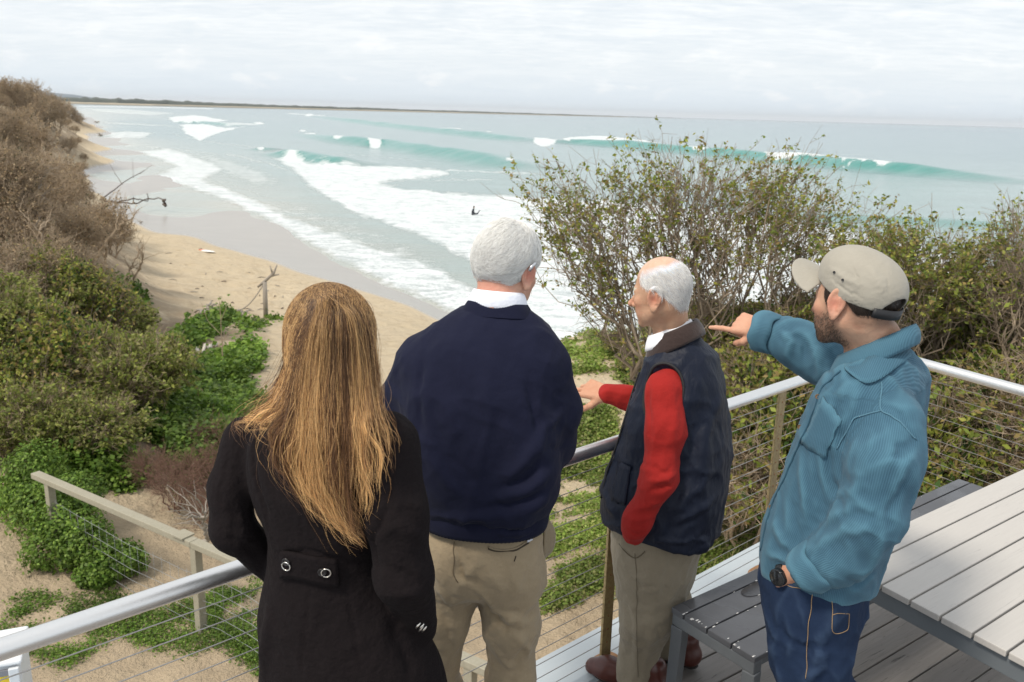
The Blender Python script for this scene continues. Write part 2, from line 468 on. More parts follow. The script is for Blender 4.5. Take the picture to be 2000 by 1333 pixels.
def body_mesh(name, parent, mat, c, R, hk, neck, inner, hands, hair_col=None, ears=(1, -1), earbig=1., nr=(.056, .060, .066)):
    """one skin surface object: head and neck, the limbs inside the clothes, the hands"""
    def hf(p):
        q = to_local(p, c, R); d = head_sdf(q, **hk)
        for e in ears: d = smin(d, ear_sdf(q, e, big=earbig), .004)
        dn = chain(p, neck, list(nr)[:len(neck)], .02)
        return smin(d, dn, .03)
    lo, hi = bbox([V(c)-.155, V(c)+.155, *[V(n) for n in neck[1:]]], .03)
    hv, hf_ = nets(hf, lo, hi, .0029); hv = relax(hv, hf_, 1, .4)
    col = tint(hv); q = (hv-V(c))@V(R).T
    ear = np.exp(-((np.abs(q[:, 0])-.088)**2+(q[:, 1]+.01)**2+(q[:, 2]+.005)**2)/.028**2)
    nose = np.exp(-((q[:, 0])**2+(q[:, 1]-.115)**2+(q[:, 2]+.03)**2)/.018**2)
    chk = np.exp(-((np.abs(q[:, 0])-.05)**2+(q[:, 1]-.07)**2+(q[:, 2]+.03)**2)/.025**2)
    k = np.clip(ear*.9+nose*.6+chk*.4, 0, 1)[:, None]; col *= 1-k*V([0, .30, .28])
    lip = np.exp(-((q[:, 0]/1.6)**2+(q[:, 1]-.10)**2+(q[:, 2]+.071)**2)/.012**2)[:, None]; col *= 1-lip*V([.1, .35, .3])
    eye = ((np.abs(q[:, 0])-.031)**2+(q[:, 1]-.0775)**2+(q[:, 2]+.004)**2) < .0127**2
    col[eye & (q[:, 1] > .083)] = (1.15, 1.35, 1.5)
    eb = (np.abs(q[:, 2]-.022) < .005) & (q[:, 1] > .06) & (np.abs(np.abs(q[:, 0])-.032) < .02)
    if hair_col is not None: col = hair_col(q, col, eb)
    parts = [(hv, hf_)]; cols = [col]
    def bf(p):
        d = None
        for pts, rad in inner:
            e = chain(p, pts, [q_*.8 for q_ in rad], .01); d = e if d is None else smin(d, e, .012)
        return d
    allp = [V(x) for pts, _ in inner for x in pts]
    lo, hi = bbox(allp, .16); bv, bf_ = nets(bf, lo, hi, .014); parts.append((bv, bf_)); cols.append(tint(bv))
    for fn, pts in hands:
        lo, hi = bbox(pts, .035); a, b = nets(fn, lo, hi, .0023); a = relax(a, b, 1, .3); parts.append((a, b)); tc = tint(a, (1.02, .92, .9)); cols.append(tc)
    v, f = join(parts)
    return mesh(name, v, f, mat, parent, True, {'tint': np.concatenate(cols)}), hv, hf_
def person(label, base, group=None): return empty('person', tuple(base), label=label, cat='person', group=group)
def button(name, v, x, y, r, mat, parent, h=.003, ring=None, nr=None, off=0.):
    p = surf_at(v, x, y, 7); n = CP-p; n /= np.linalg.norm(n)
    if nr is not None: m_ = ((v-p)**2).sum(1) < .02**2; q = nr[m_].sum(0); n = q/np.linalg.norm(q)
    p = p+n*off
    a = np.cross(n, [0, 0, 1.]); a /= np.linalg.norm(a); b = np.cross(n, a)
    m = MB(); N = 20
    prof = [(0, h*.45), (.55, h*.45), (.72, h*.55), (.8, h), (.95, h), (1.0, h*.4), (1.0, -h)]
    vs = []; fs = []
    for rr, z in prof:
        for k in range(N):
            q = 2*math.pi*k/N; vs.append(p+r*rr*(math.cos(q)*a+math.sin(q)*b)+n*(z+.002))
    for j in range(len(prof)-1):
        for k in range(N): fs.append((j*N+k, j*N+(k+1) % N, (j+1)*N+(k+1) % N, (j+1)*N+k))
    m.add(vs, fs); o = m.build(name, mat, parent, True)
    return o

# ---------------------------------------------------------------- materials for people
skinA = skin_mat('skin_fair_pink', (.60, .36, .255), (.50, .22, .15))
skinB = skin_mat('skin_tanned', (.56, .335, .215), (.47, .22, .13))
skinC = skin_mat('skin_fair', (.58, .35, .235), (.52, .26, .17))
hairm = hair_mat('hair_strand'); hairw = hair_mat('white_hair_strand', .5, .35)

# ================================================================ woman in black coat
def make_woman():
    YW = 1.9; w = person('woman with long light brown hair and a black coat at the rail, seen from behind', (onz(700, 1560, 0)[0], 1.9, 0))
    coat = cloth('black_wool', (.0066, .0050, .0054), (.0115, .0086, .0092), 30, .3, 700, .95, 0.)
    coat.node_tree.nodes['Principled BSDF'].inputs['Specular IOR Level'].default_value = .12
    yaw = D(10)
    S = lambda x, y, Y, a, b: (*P(x, y, Y), a, b)
    st = smooth_st([S(642, 775, 1.90, .075, .07), S(640, 800, 1.90, .12, .085), S(634, 835, 1.90, .175, .105), S(630, 890, 1.89, .185, .12),
                    S(628, 960, 1.89, .176, .125), S(634, 1030, 1.90, .134, .114), S(638, 1075, 1.91, .131, .112), S(655, 1170, 1.92, .185, .14),
                    S(685, 1290, 1.93, .235, .165), S(700, 1450, 1.95, .27, .19), S(705, 1600, 1.97, .29, .20)], 3)
    rs = [P(752, 868, 1.83), P(772, 1000, 1.79), P(788, 1128, 1.77), P(822, 1222, 1.92)]
    ls = [P(482, 862, 1.95), P(452, 960, 1.92), P(456, 1035, 1.90), P(545, 1118, 2.0)]
    def f(p):
        d = loft(p, st, yaw, 2.25, .03)
        # princess-line fullness of the skirt
        a = chain(p, rs, [.073, .070, .062, .043], .04); b = chain(p, ls, [.060, .052, .050, .040], .03)
        d = smin(d, a, .016); d = smin(d, b, .016)
        return d
    pts = [V(s[:3]) for s in st]+rs+ls
    lo, hi = bbox([V(pts).min(0)-[.26, .2, 0], V(pts).max(0)+[.1, .2, .02]], .02)
    v, fc = nets(f, lo, hi, .0075); v = relax(v, fc, 2)
    v = folds(v, fc, [([(770, 905), (752, 985), (722, 1060), (735, 1150)], -.008, .008), ([(745, 985), (790, 975), (835, 990)], .006, .014), ([(720, 1050), (790, 1035), (838, 1060)], .005, .013),
                      ([(735, 1110), (790, 1120), (845, 1150)], -.006, .012), ([(755, 1170), (800, 1165), (850, 1180)], .006, .012),
                      ([(500, 830), (487, 900), (500, 970), (520, 1040)], -.007, .008), ([(445, 870), (428, 950), (425, 1020)], -.003, .004),
                      ([(410, 1000), (450, 1010), (490, 1030)], .006, .012), ([(420, 1060), (470, 1060), (520, 1090)], -.005, .010),
                      ([(600, 1160), (588, 1260), (580, 1333)], -.004, .005), ([(682, 1150), (700, 1250), (712, 1333)], -.004, .005),
                      ([(520, 1180), (500, 1333)], .010, .02), ([(760, 1190), (800, 1280), (815, 1333)], -.010, .02), ([(850, 1240), (870, 1333)], .008, .02),
                      ([(575, 870), (570, 950), (590, 1060)], -.003, .004), ([(690, 900), (690, 1000), (685, 1080)], -.003, .004),
                      ([(540, 1090), (600, 1082), (665, 1095), (740, 1110)], -.006, .007)])
    v += normals(v, fc)*(fbm(v[:, 0]*11, v[:, 1]*11, v[:, 2]*7, 3)*.006)[:, None]
    v = crumple(v, fc, .0035, 13, ((.3, .2, 1.), (-.5, .3, .7)), 3.)
    co = mesh('coat', v, fc, coat, w)
    # half belt with two ringed buttons
    n = normals(v, fc)
    vs = []; rows = 7; cols = 16
    for j in range(rows):
        for i in range(cols):
            s = i/(cols-1); t = j/(rows-1)
            x = 546+(662-546)*s; y = (1075+(1092-1075)*s)*(1-t)+(1126+(1148-1126)*s)*t
            p = surf_at(v, x, y, 6); vs.append(p)
    vs = V(vs); G = vs.reshape(rows, cols, 3)
    for _ in range(10):
        G[1:-1] = (G[:-2]+2*G[1:-1]+G[2:])/4; G[:, 1:-1] = (G[:, :-2]+2*G[:, 1:-1]+G[:, 2:])/4
    gn = -np.cross(np.gradient(G, axis=1), np.gradient(G, axis=0)); gn /= np.linalg.norm(gn, axis=2)[..., None]
    if (gn.mean((0, 1))@(CP-G.mean((0, 1)))) < 0: gn = -gn
    out = (G+gn*.007).reshape(-1, 3)
    fs = [(j*cols+i, j*cols+i+1, (j+1)*cols+i+1, (j+1)*cols+i) for j in range(rows-1) for i in range(cols-1)]
    b = mesh('half_belt', out, fs, coat, co); m = b.modifiers.new('solid', 'SOLIDIFY'); m.thickness = .007; m.offset = 0
    metal = plain('button_ring_metal', (.78, .74, .68), .28, 1., .05); dark = plain('dark_button', (.015, .013, .013), .3)
    bv = V(out)
    for x, y in ((563, 1101), (633, 1119)):
        p = bv[np.argmin(np.abs(projv(bv)[0]-[x, y]).sum(1))]; d = gn.reshape(-1, 3)[np.argmin(np.abs(bv-p).sum(1))]; a = np.cross(d, [0, 0, 1.]); a /= np.linalg.norm(a); c = np.cross(d, a)
        r = .0105; tor = MB(); tor.tube([p+d*.006+r*(math.cos(q)*a+math.sin(q)*c) for q in np.linspace(0, 2*math.pi, 25)], .0016, 6, False)
        bt = button('button', bv, x, y, .0100, dark, b, .003, None, gn.reshape(-1, 3), .003); tor.build('button_ring', metal, b, True)
    for k in range(4):
        x, y = 818+k*5.5, 1229+k*1.5; p = surf_at(v, x, y, 8); d = CP-p; d /= np.linalg.norm(d)
        MB().tube([p+d*.004+V([-.0055, 0, -.0075]), p+d*.0075, p+d*.004+V([.0055, 0, .0075])], [.002, .0032, .002], 8).build('cuff_button', metal, co, True)
    # body and head
    hc = P(648, 680, 1.90); R = frame(D(14), D(-12))
    neck = [hc-R[2]*.05-R[1]*.02, hc-R[2]*.13-R[1]*.03+V([0, 0, 0]), P(642, 800, 1.90)]
    inner = [([P(640, 830, 1.9), P(632, 1050, 1.9), P(650, 1180, 1.92)], [.09, .09, .11]), ([P(560, 870, 1.91), P(490, 880, 1.94), P(452, 1000, 1.91), P(545, 1118, 2.0)], [.05, .045, .038, .028]),
             ([P(700, 860, 1.87), P(752, 880, 1.83), P(788, 1128, 1.78), P(822, 1222, 1.92)], [.05, .05, .042, .028]),
             ([P(620, 1180, 1.93), V([P(640, 1400, 1.95)[0], 1.96, .5]), V([P(640, 1400, 1.95)[0], 1.93, .09])], [.09, .055, .04]),
             ([P(700, 1180, 1.93), V([P(720, 1400, 1.95)[0], 1.96, .5]), V([P(720, 1400, 1.95)[0], 1.93, .09])], [.09, .055, .04])]
    _, hv, hf = body_mesh('body', w, skinC, hc, R, dict(), neck, inner, [])
    boot = plain('black_leather', (.012, .011, .011), .4)
    for x in (640, 720):
        bx = P(x, 1400, 1.95)[0]; q = V([bx, 1.93, 0])
        fn = lambda p: smin(chain(p, [q+[0, -.02, .45], q+[0, 0, .12]], [.062, .045], .03), rc(p, q+[.0, -.03, .045], q+[.03, .17, .03], .04, .032), .03)
        a, b2 = nets(fn, q+[-.1, -.12, -.01], q+[.12, .25, .55], .012); a[:, 2] = np.maximum(a[:, 2], .002); mesh('boot', a, b2, boot, w)
    # ---- long hair
    def hs(p):
        q = to_local(p, hc, R); d = cran(q, .010)
        d = smax(d, -(rc(q, (0, .12, -.02), (0, .12, -.1), .062, .065)), .02)
        g = [P(648, 640, 1.87), P(648, 715, 1.84), P(650, 790, 1.80), P(655, 850, 1.775)]
        a = chain(p, g, [.088, .086, .080, .055], .03, [0, 1, .0], .62)
        return smin(d, a, .04)
    lo, hi = bbox([hc-.14, hc+.14, P(650, 900, 1.75)], .04); uv, uf = nets(hs, lo, hi, .006); uv = relax(uv, uf, 2)
    uc = np.tile(V([.17, .085, .032]), (len(uv), 1)); hm = mesh('hair', uv, uf, hairm, w, True, {'hc': uc})
    G = [  # guide locks, photo position and depth, crown to tip
        [(640, 551, 1.90), (598, 585, 1.88), (573, 650, 1.875), (556, 720, 1.87), (520, 780, 1.86), (478, 815, 1.86), (462, 845, 1.84), (478, 880, 1.80)],
        [(642, 551, 1.89), (602, 590, 1.86), (580, 660, 1.85), (562, 730, 1.84), (535, 785, 1.81), (500, 808, 1.79), (480, 825, 1.79), (500, 842, 1.775)],
        [(643, 551, 1.89), (608, 600, 1.83), (588, 670, 1.82), (572, 740, 1.80), (555, 790, 1.775), (525, 815, 1.765), (512, 835, 1.765), (545, 845, 1.76)],
        [(644, 551, 1.88), (612, 600, 1.81), (595, 680, 1.80), (580, 760, 1.775), (560, 820, 1.755), (542, 870, 1.745), (552, 940, 1.75), (600, 1008, 1.755)],
        [(645, 551, 1.88), (618, 605, 1.80), (603, 690, 1.785), (592, 770, 1.765), (582, 840, 1.745), (572, 900, 1.74), (600, 975, 1.745), (650, 1020, 1.75)],
        [(647, 551, 1.88), (627, 605, 1.79), (617, 690, 1.775), (610, 780, 1.755), (610, 860, 1.735), (615, 930, 1.735), (645, 1000, 1.74), (700, 1050, 1.745)],
        [(649, 551, 1.88), (640, 605, 1.785), (634, 690, 1.77), (630, 780, 1.75), (632, 860, 1.73), (638, 940, 1.73), (665, 1010, 1.735), (706, 1058, 1.74)],
        [(651, 551, 1.88), (654, 605, 1.785), (652, 690, 1.77), (652, 780, 1.75), (655, 860, 1.73), (655, 930, 1.73), (672, 1000, 1.735), (710, 1060, 1.735)],
        [(653, 551, 1.88), (668, 605, 1.785), (672, 690, 1.77), (675, 780, 1.75), (680, 850, 1.73), (682, 915, 1.725), (690, 980, 1.725), (708, 1040, 1.725)],
        [(655, 551, 1.88), (683, 605, 1.79), (694, 690, 1.78), (700, 780, 1.755), (708, 840, 1.725), (722, 900, 1.715), (735, 955, 1.71), (745, 1010, 1.705)],
        [(657, 551, 1.89), (697, 605, 1.81), (712, 690, 1.80), (722, 770, 1.765), (738, 825, 1.725), (762, 880, 1.71), (780, 930, 1.70), (792, 990, 1.70)],
        [(658, 551, 1.89), (707, 600, 1.84), (723, 680, 1.83), (735, 755, 1.80), (755, 815, 1.745), (785, 865, 1.72), (803, 915, 1.705), (815, 960, 1.71)],
        [(660, 551, 1.90), (711, 595, 1.88), (729, 670, 1.87), (740, 745, 1.85), (752, 805, 1.79), (780, 850, 1.755), (798, 890, 1.74), (825, 935, 1.74)]]
    dy_ = (26, 24, 14, 6, 0, 0, 0, 0); dx_ = (0, 0, 0, -4, -14, -26, -38, -46)
    G3 = V([[P(q[0]+(dx_[k]*(.5 if gi < 10 else 1.) if gi > 7 else (-dx_[k]*.35 if gi in (3, 4) else 0)), q[1]+dy_[k], q[2]) for k, q in enumerate(g)] for gi, g in enumerate(G)])
    def bez(c, t):  # Catmull-Rom through 8 points
        K = c.shape[1]; x = t*(K-1); i = np.clip(x.astype(int), 0, K-2); u = (x-i)[..., None]
        g = lambda k: np.take_along_axis(c, np.clip(i+k, 0, K-1)[..., None], 1)
        p0, p1, p2, p3 = g(-1), g(0), g(1), g(2)
        return .5*((2*p1)+(-p0+p2)*u+(2*p0-5*p1+4*p2-p3)*u*u+(-p0+3*p1-3*p2+p3)*u**3)
    bcoat = bvh_of(np.concatenate([v, uv]), np.concatenate([fc, uf+len(v)]))
    def locks(N, spread, lo_end, hi_end, rad, K=22, fly=0., clump=0.):
        x = rng.uniform(0, len(G)-1, N) if lo_end < .5 and N > 2000 else np.clip(rng.normal(5.6, 2.9, N), 0, len(G)-1)
        if clump > 0:
            cc = rng.uniform(0, len(G)-1, 46); j = np.abs(x[:, None]-cc).argmin(1); x = x+(cc[j]-x)*clump
            cj = j
        i = np.clip(x.astype(int), 0, len(G)-2); u = (x-i)[:, None, None]
        c = G3[i]*(1-u)+G3[i+1]*u
        grow = np.linspace(0.25, 1, 8)[None, :, None]
        off = rng.normal(size=(N, 1, 3))*spread*grow
        if clump > 0:
            co_ = rng.normal(size=(46, 8, 3))*.010*np.linspace(0, 1, 8)[None, :, None]**1.2; c = c+co_[cj]
            off = off*(1-.7*np.linspace(0, 1, 8)[None, :, None])
        c = c+off
        c[:, 1:] += rng.normal(size=(N, 7, 3))*fly*np.linspace(.2, 1, 7)[None, :, None]
        # root spread along the crown and parting
        yl = rng.uniform(-.085, .055, N); sd_ = np.sign(x-6+rng.normal(size=N)*.25); zl = .030+.1045*np.sqrt(np.clip(1-((yl+.012)/.108)**2, 0, 1))
        c[:, 0] = hc+(np.stack([sd_*.004+rng.normal(size=N)*.002, yl, zl+.001], 1))@R
        side_ = np.clip(np.abs(x-6)/6, 0, 1); c[:, 1, 1] += np.clip(yl+.02, 0, 1)*side_*.9; c[:, 1, 2] += rng.normal(size=N)*.008
        e = rng.uniform(lo_end, hi_end, N)*(1-.14*np.clip((x-8)/3, 0, 1)-.06*np.clip((2.5-x)/2, 0, 1)); t = np.linspace(0, 1, K)[None]*e[:, None]
        pts = bez(c, t)
        wv = np.sin(t*rng.uniform(6, 16, (N, 1))+rng.uniform(0, 6, (N, 1)))*.0035*t
        pts[..., 0] += wv
        return pts, x, t
    def colour(N, t, x, dark=.0):
        r = np.clip(.5+.75*vnoise(x*2.3, 0*x, 0*x)+rng.normal(size=N)*.30, 0, 1); A = V([.135, .065, .028]); B = V([.74, .45, .19]); Cc = V([.33, .170, .066])
        base = np.where(r[:, None] < .3, A, np.where(r[:, None] < .62, Cc, B))*rng.uniform(.75, 1.2, (N, 1))
        k = np.clip(t*1.25, 0, 1)[..., None]
        return base[:, None]*(.56+.72*k)*(1-dark)
    sets = [(7600, .008, .34, .62, .00032, 0., 0.), (2900, .006, .56, 1.0, .00034, 0., .95), (1500, .014, .5, 1.0, .00024, .012, 0.), (420, .018, .5, 1.0, .00016, .016, 0.)]
    P_, C_ = [], []
    for N, sp, a, b, r, fly, cl in sets:
        pts, x, t = locks(N, sp, a, min(b, 1.0), r, fly=fly, clump=cl)
        # keep every strand outside the coat and head
        flat = pts.reshape(-1, 3)
        for i in range(len(flat)):
            h = bcoat.find_nearest(Vector(flat[i]), .05)
            if h[0] is not None:
                nn = V(h[1]); dd = (flat[i]-V(h[0]))@nn
                if dd < .003: flat[i] += nn*(.003-dd+.004*random.random())
        P_.append(flat.reshape(pts.shape)); C_.append(colour(N, t, x))
        strands('strand_layer', P_[-1], r*1.25, hairm, hm, C_[-1])
    return w
def trousers(w, name, waist, hips, legs, mat, fl, h=.0085, kc=.05, yaw=0.):
    def f(p):
        d = loft(p, hips, yaw, 2.3, .02)
        for pts, rad in legs: d = smin(d, chain(p, pts, rad, .05, None), kc)
        return d
    pts = [V(s[:3]) for s in hips]+[V(a) for l, _ in legs for a in l]
    lo, hi = bbox(pts, .22); lo[2] = max(lo[2], .035)
    v, fc = nets(f, lo, hi, h); v = relax(v, fc, 2); v = folds(v, fc, fl); v = crumple(v, fc, .008, 9, ((.1, .1, 1.), (.7, .2, .6)), 5.); v = crumple(v, fc, .0026, 24, ((.6, .1, .5), (-.7, .2, .5)), 8.)
    v += normals(v, fc)*(fbm(v[:, 0]*14, v[:, 1]*14, v[:, 2]*9, 3)*.007)[:, None]
    return mesh(name, v, fc, mat, w), v, fc
def shoe(w, q, yaw, mat, sole, L=.29):
    R = frame(yaw); q = V(q)
    g = lambda x, y, z: q+R[1]*y+R[0]*x+V([0, 0, z])
    def f(p):
        d = chain(p, [g(0, -.10, .062), g(0, 0, .055), g(.004, .11, .042), g(.0, .165, .036)], [.044, .044, .047, .036], .03, [0, 0, 1], 1.0)
        d = smin(d, rc(p, g(0, -.085, .06), g(0, -.08, .12), .043, .046), .02)
        return smax(d, -(p[:, 2]-.018), .006)
    v, fc = nets(f, q-[.25, .25, .01], q+[.25, .25, .2], .006)
    v = folds(v, fc, []) ; s = mesh('shoe', v, fc, mat, w)
    def fs(p):
        d = chain(p, [g(0, -.10, .05), g(0, 0, .05), g(.004, .11, .05), g(.0, .168, .05)], [.046, .046, .052, .040], .03)
        return smax(smax(d, p[:, 2]-.024, .003), -(p[:, 2]-.003), .003)
    a, b = nets(fs, q-[.25, .25, .03], q+[.25, .25, .12], .006); mesh('sole', a, b, sole, s)
    for k in range(4):
        y = .035+.022*k; z = .103-.010*k
        MB().tube([g(-.022, y, z-.006), g(0, y+.004, z+.004), g(.022, y, z-.006)], .0024, 6).build('lace', sole, s, True)
    return s

# ================================================================ man in navy jumper
def make_navy():
    S = lambda x, y, Y, a, b: (*P(x, y, Y), a, b)
    w = person('white haired man in a navy jumper and beige chinos wearing a hearing aid', (onz(940, 1500, 0)[0], 2.42, 0))
    t = NT('navy_knit'); a = t.noise(18, 4); b = t.noise(900, 1)
    col = t.mix(a, (.0070, .0082, .0215), (.0108, .0125, .031))
    knit = t.set(t.mix(t.math('MULTIPLY', b, .5), col, (.014, .016, .036)), .9, t.bump(t.math('ADD', t.noise(14, 3), t.math('MULTIPLY', b, .05)), .3, .02), Sheen_Weight=.03, Specular_IOR_Level=.12)
    yaw = D(6)
    st = smooth_st([S(972, 600, 2.44, .085, .075), S(968, 618, 2.43, .135, .09), S(958, 645, 2.42, .185, .115), S(946, 690, 2.40, .222, .135), S(938, 760, 2.38, .230, .148), S(938, 850, 2.36, .226, .155),
                    S(946, 910, 2.36, .217, .158), S(948, 955, 2.37, .212, .155), S(946, 985, 2.385, .196, .148), S(945, 1008, 2.395, .186, .142)], 2)
    ra = [P(1058, 722, 2.40), P(1078, 800, 2.40), P(1074, 868, 2.43), P(1030, 915, 2.64)]
    la = [P(826, 712, 2.43), P(790, 790, 2.46), P(788, 860, 2.52), P(830, 900, 2.76)]
    def f(p):
        d = loft(p, st, yaw, 2.35, .012)
        d = smin(d, chain(p, ra, [.080, .072, .064, .050], .05), .035)
        return smin(d, chain(p, la, [.086, .074, .062, .050], .05), .06)
    lo, hi = bbox([*ra, *la, *[V(s[:3]) for s in st]], .13); lo[2] = st[0, 2]-.02
    v, fc = nets(f, lo, hi, .0078); v = relax(v, fc, 2)
    v = folds(v, fc, [([(1075, 845), (1030, 905), (985, 950)], .018, .020), ([(1085, 920), (1030, 965), (960, 980)], .016, .018), ([(1080, 975), (1000, 1012), (900, 1015)], .010, .018),
                      ([(1060, 905), (1020, 950), (960, 972)], -.009, .014), ([(1070, 960), (1000, 997), (920, 1002)], -.008, .013),
                      ([(820, 1010), (880, 1022), (960, 1022)], .008, .014), ([(822, 880), (870, 950), (900, 985)], .007, .02), ([(835, 780), (850, 860), (880, 930)], -.006, .02),
                      ([(805, 740), (825, 800), (840, 870)], .006, .018), ([(1040, 720), (1050, 800), (1062, 860)], -.012, .014), ([(985, 800), (1010, 870), (1020, 920)], .006, .02),
                      ([(940, 720), (950, 800), (960, 900)], .004, .03), ([(1000, 660), (1045, 720), (1055, 790)], .005, .02), ([(820, 690), (812, 760), (818, 850)], -.010, .014),
                      ([(1110, 800), (1085, 830), (1060, 840)], .008, .014), ([(1112, 870), (1092, 880), (1070, 872)], -.006, .01), ([(880, 860), (900, 920), (940, 960)], -.005, .016),
                      ([(818, 1032), (880, 1041), (960, 1045), (1040, 1038), (1075, 1015)], -.010, .009)])
    v += normals(v, fc)*(fbm(v[:, 0]*9, v[:, 1]*9, v[:, 2]*6, 3)*.010)[:, None]
    v = crumple(v, fc, .009, 7, ((.25, .2, 1.), (.8, .2, -.6)), 1.); v = crumple(v, fc, .0028, 20, ((.4, .2, 1.), (.9, .2, -.5)), 8.)
    jm = mesh('jumper', v, fc, knit, w)
    # ribbed hem and neckline
    def rib(name, rings, parent, N=220, amp=.0011, mt=knit):
        vs = []; fs = []; R_ = len(rings)
        for (c, ea, eb, tl, yw) in rings:
            r = V([math.cos(yw), -math.sin(yw), 0]); fr = V([math.sin(yw), math.cos(yw), 0])
            for i in range(N):
                q = 2*math.pi*i/N; g = amp*(1 if i % 2 else -1)
                n = 2.35; cs, sn = math.cos(q), math.sin(q)
                k = (abs(cs)**n+abs(sn)**n)**(-1/n)
                vv = cs*k*(eb+g); vs.append(V(c)+r*sn*k*(ea+g)+fr*vv+V([0, 0, tl*vv]))
        for j in range(R_-1):
            for i in range(N): fs.append((j*N+i, j*N+(i+1) % N, (j+1)*N+(i+1) % N, (j+1)*N+i))
        return mesh(name, vs, fs, mt, parent)
    hm = st[0]; zc = V(hm[:3])
    rib('hem_rib', [(zc+[0, 0, .045], hm[3]+.006, hm[4]+.006, 0, yaw), (zc+[0, 0, .03], hm[3]+.010, hm[4]+.010, 0, yaw), (zc+[0, 0, 0], hm[3]+.008, hm[4]+.008, 0, yaw), (zc+[0, 0, -.012], hm[3]+.005, hm[4]+.005, 0, yaw), (zc+[0, 0, -.012], hm[3]-.01, hm[4]-.01, 0, yaw)], jm)
    hc = P(988, 523, 2.47); R = frame(D(33), D(-16), D(-4))
    nc = P(972, 596, 2.435)
    rib('neck_rib', [(nc+[0, .0, -.030], .108, .088, -.15, D(12)), (nc+[0, 0, -.010], .096, .078, -.18, D(12)), (nc+[0, 0, .006], .086, .070, -.2, D(12)), (nc+[0, 0, .009], .080, .064, -.2, D(12))], jm, 150, .0005)
    shirt = cloth('pale_striped_cotton', (.62, .64, .74), (.80, .82, .88), 60, .15, 1200, .8, .1)
    band('shirt_collar', nc+[0, 0, -.008], nc+[.002, .002, .041], D(20), (.084, .074), (.070, .069), 12, 348, shirt, w, .004, -.15, -.18, 50, 6, .004)
    # chinos
    chino = cloth('beige_chino_cotton', (.235, .180, .112), (.31, .245, .16), 16, .3, 900, .85, .15)
    hips = smooth_st([S(944, 985, 2.395, .166, .122), S(944, 1030, 2.395, .176, .130), S(942, 1090, 2.395, .192, .146), S(944, 1120, 2.40, .186, .138), S(944, 1142, 2.40, .165, .115)], 1)
    fr = onz(985, 1508, 0); fl_ = onz(868, 1500, 0)
    legs = [([P(995, 1130, 2.395), P(1000, 1220, 2.39), P(996, 1330, 2.41), V([fr[0], 2.42, .28]), V([fr[0], 2.41, .07])], [.094, .081, .069, .066, .066]),
            ([P(885, 1130, 2.41), P(866, 1215, 2.42), P(850, 1330, 2.45), V([fl_[0], 2.47, .28]), V([fl_[0], 2.46, .07])], [.088, .072, .062, .060, .060])]
    tr, tv, tf = trousers(w, 'trousers', None, hips, legs, chino, [
        ([(925, 1160), (960, 1195), (1010, 1215), (1050, 1222)], .012, .013), ([(935, 1180), (975, 1222), (1015, 1240)], -.012, .014), ([(945, 1240), (985, 1215), (1030, 1200)], .008, .012),
        ([(985, 1195), (1015, 1250), (1045, 1290)], .008, .012), ([(950, 1260), (980, 1300), (1010, 1320)], .007, .014), ([(930, 1090), (905, 1130), (885, 1170)], .008, .012),
        ([(885, 1060), (890, 1110), (905, 1155)], -.006, .007), ([(880, 1110), (895, 1135), (935, 1150)], -.010, .012), ([(850, 1150), (875, 1185), (905, 1180)], .009, .013), ([(860, 1200), (880, 1240), (885, 1290)], -.008, .014),
        ([(1040, 1080), (1020, 1130), (1005, 1180)], .006, .02), ([(1045, 1240), (1020, 1290), (1000, 1333)], -.008, .015), ([(945, 1100), (975, 1150), (985, 1180)], .006, .015)], yaw=yaw)
    dk = plain('slit_shade_dark', (.05, .036, .022), .9)  # dark colour painted in for the shade inside the pocket slit
    def seam(name, pts, r, mat, parent, off=.0025, vv=tv):
        q = []
        for (x0, y0), (x1, y1) in zip(pts[:-1], pts[1:]):
            k = max(2, int(math.hypot(x1-x0, y1-y0)/5))
            for t_ in np.linspace(0, 1, k, endpoint=False): q.append(surf_at(vv, x0+(x1-x0)*t_, y0+(y1-y0)*t_, 5))
        q = V(q+[surf_at(vv, *pts[-1], 5)])
        for _ in range(3): q[1:-1] = (q[:-2]+q[1:-1]*2+q[2:])/4
        q = [a+(CP-a)/np.linalg.norm(CP-a)*off for a in q]
        return MB().tube(q, r, 6).build(name, mat, parent, True)
    seam('pocket_welt', [(952, 1073), (975, 1079), (1000, 1076), (1022, 1068), (1040, 1054)], .0028, chino, tr)
    seam('pocket_slit_shade', [(954, 1076), (976, 1081), (1000, 1079), (1020, 1072), (1036, 1061)], .0028, dk, tr, .003)
    seam('pocket_label', [(1033, 1061), (1043, 1054)], .0042, shirt, tr, .004)
    seam('buttonhole', [(1010, 1088), (1009, 1098)], .0018, dk, tr)
    seam('centre_seam', [(884, 1060), (884, 1085), (886, 1110), (892, 1135)], .0014, plain('chino_seam', (.15, .112, .068), .9), tr, .001)
    # cap held at his side, only its curved rim shows beyond the hip
    capm = cloth('beige_felt', (.20, .155, .10), (.25, .20, .13), 30, .2)
    q0 = P(1060, 1060, 2.40)
    vs = []; fs = []; NR = 10
    for j in range(NR):
        for i in range(14):
            s = i/13; tt = j/(NR-1); ang = math.pi*(s-.5)
            rr = .060*math.cos(ang)*(tt); vs.append(q0+V([rr*.62, .03*tt, math.sin(ang)*.062-.0*tt]))
    for j in range(NR-1):
        for i in range(13): fs.append((j*14+i, j*14+i+1, (j+1)*14+i+1, (j+1)*14+i))
    o = mesh('pocket_flap', vs, fs, capm, tr); m = o.modifiers.new('solid', 'SOLIDIFY'); m.thickness = .006
    br = plain('brown_leather', (.06, .025, .015), .4); so = plain('dark_sole', (.02, .017, .015), .8)
    shoe(w, (fr[0], 2.46, 0), D(10), br, so); shoe(w, (fl_[0], 2.50, 0), D(-6), br, so)
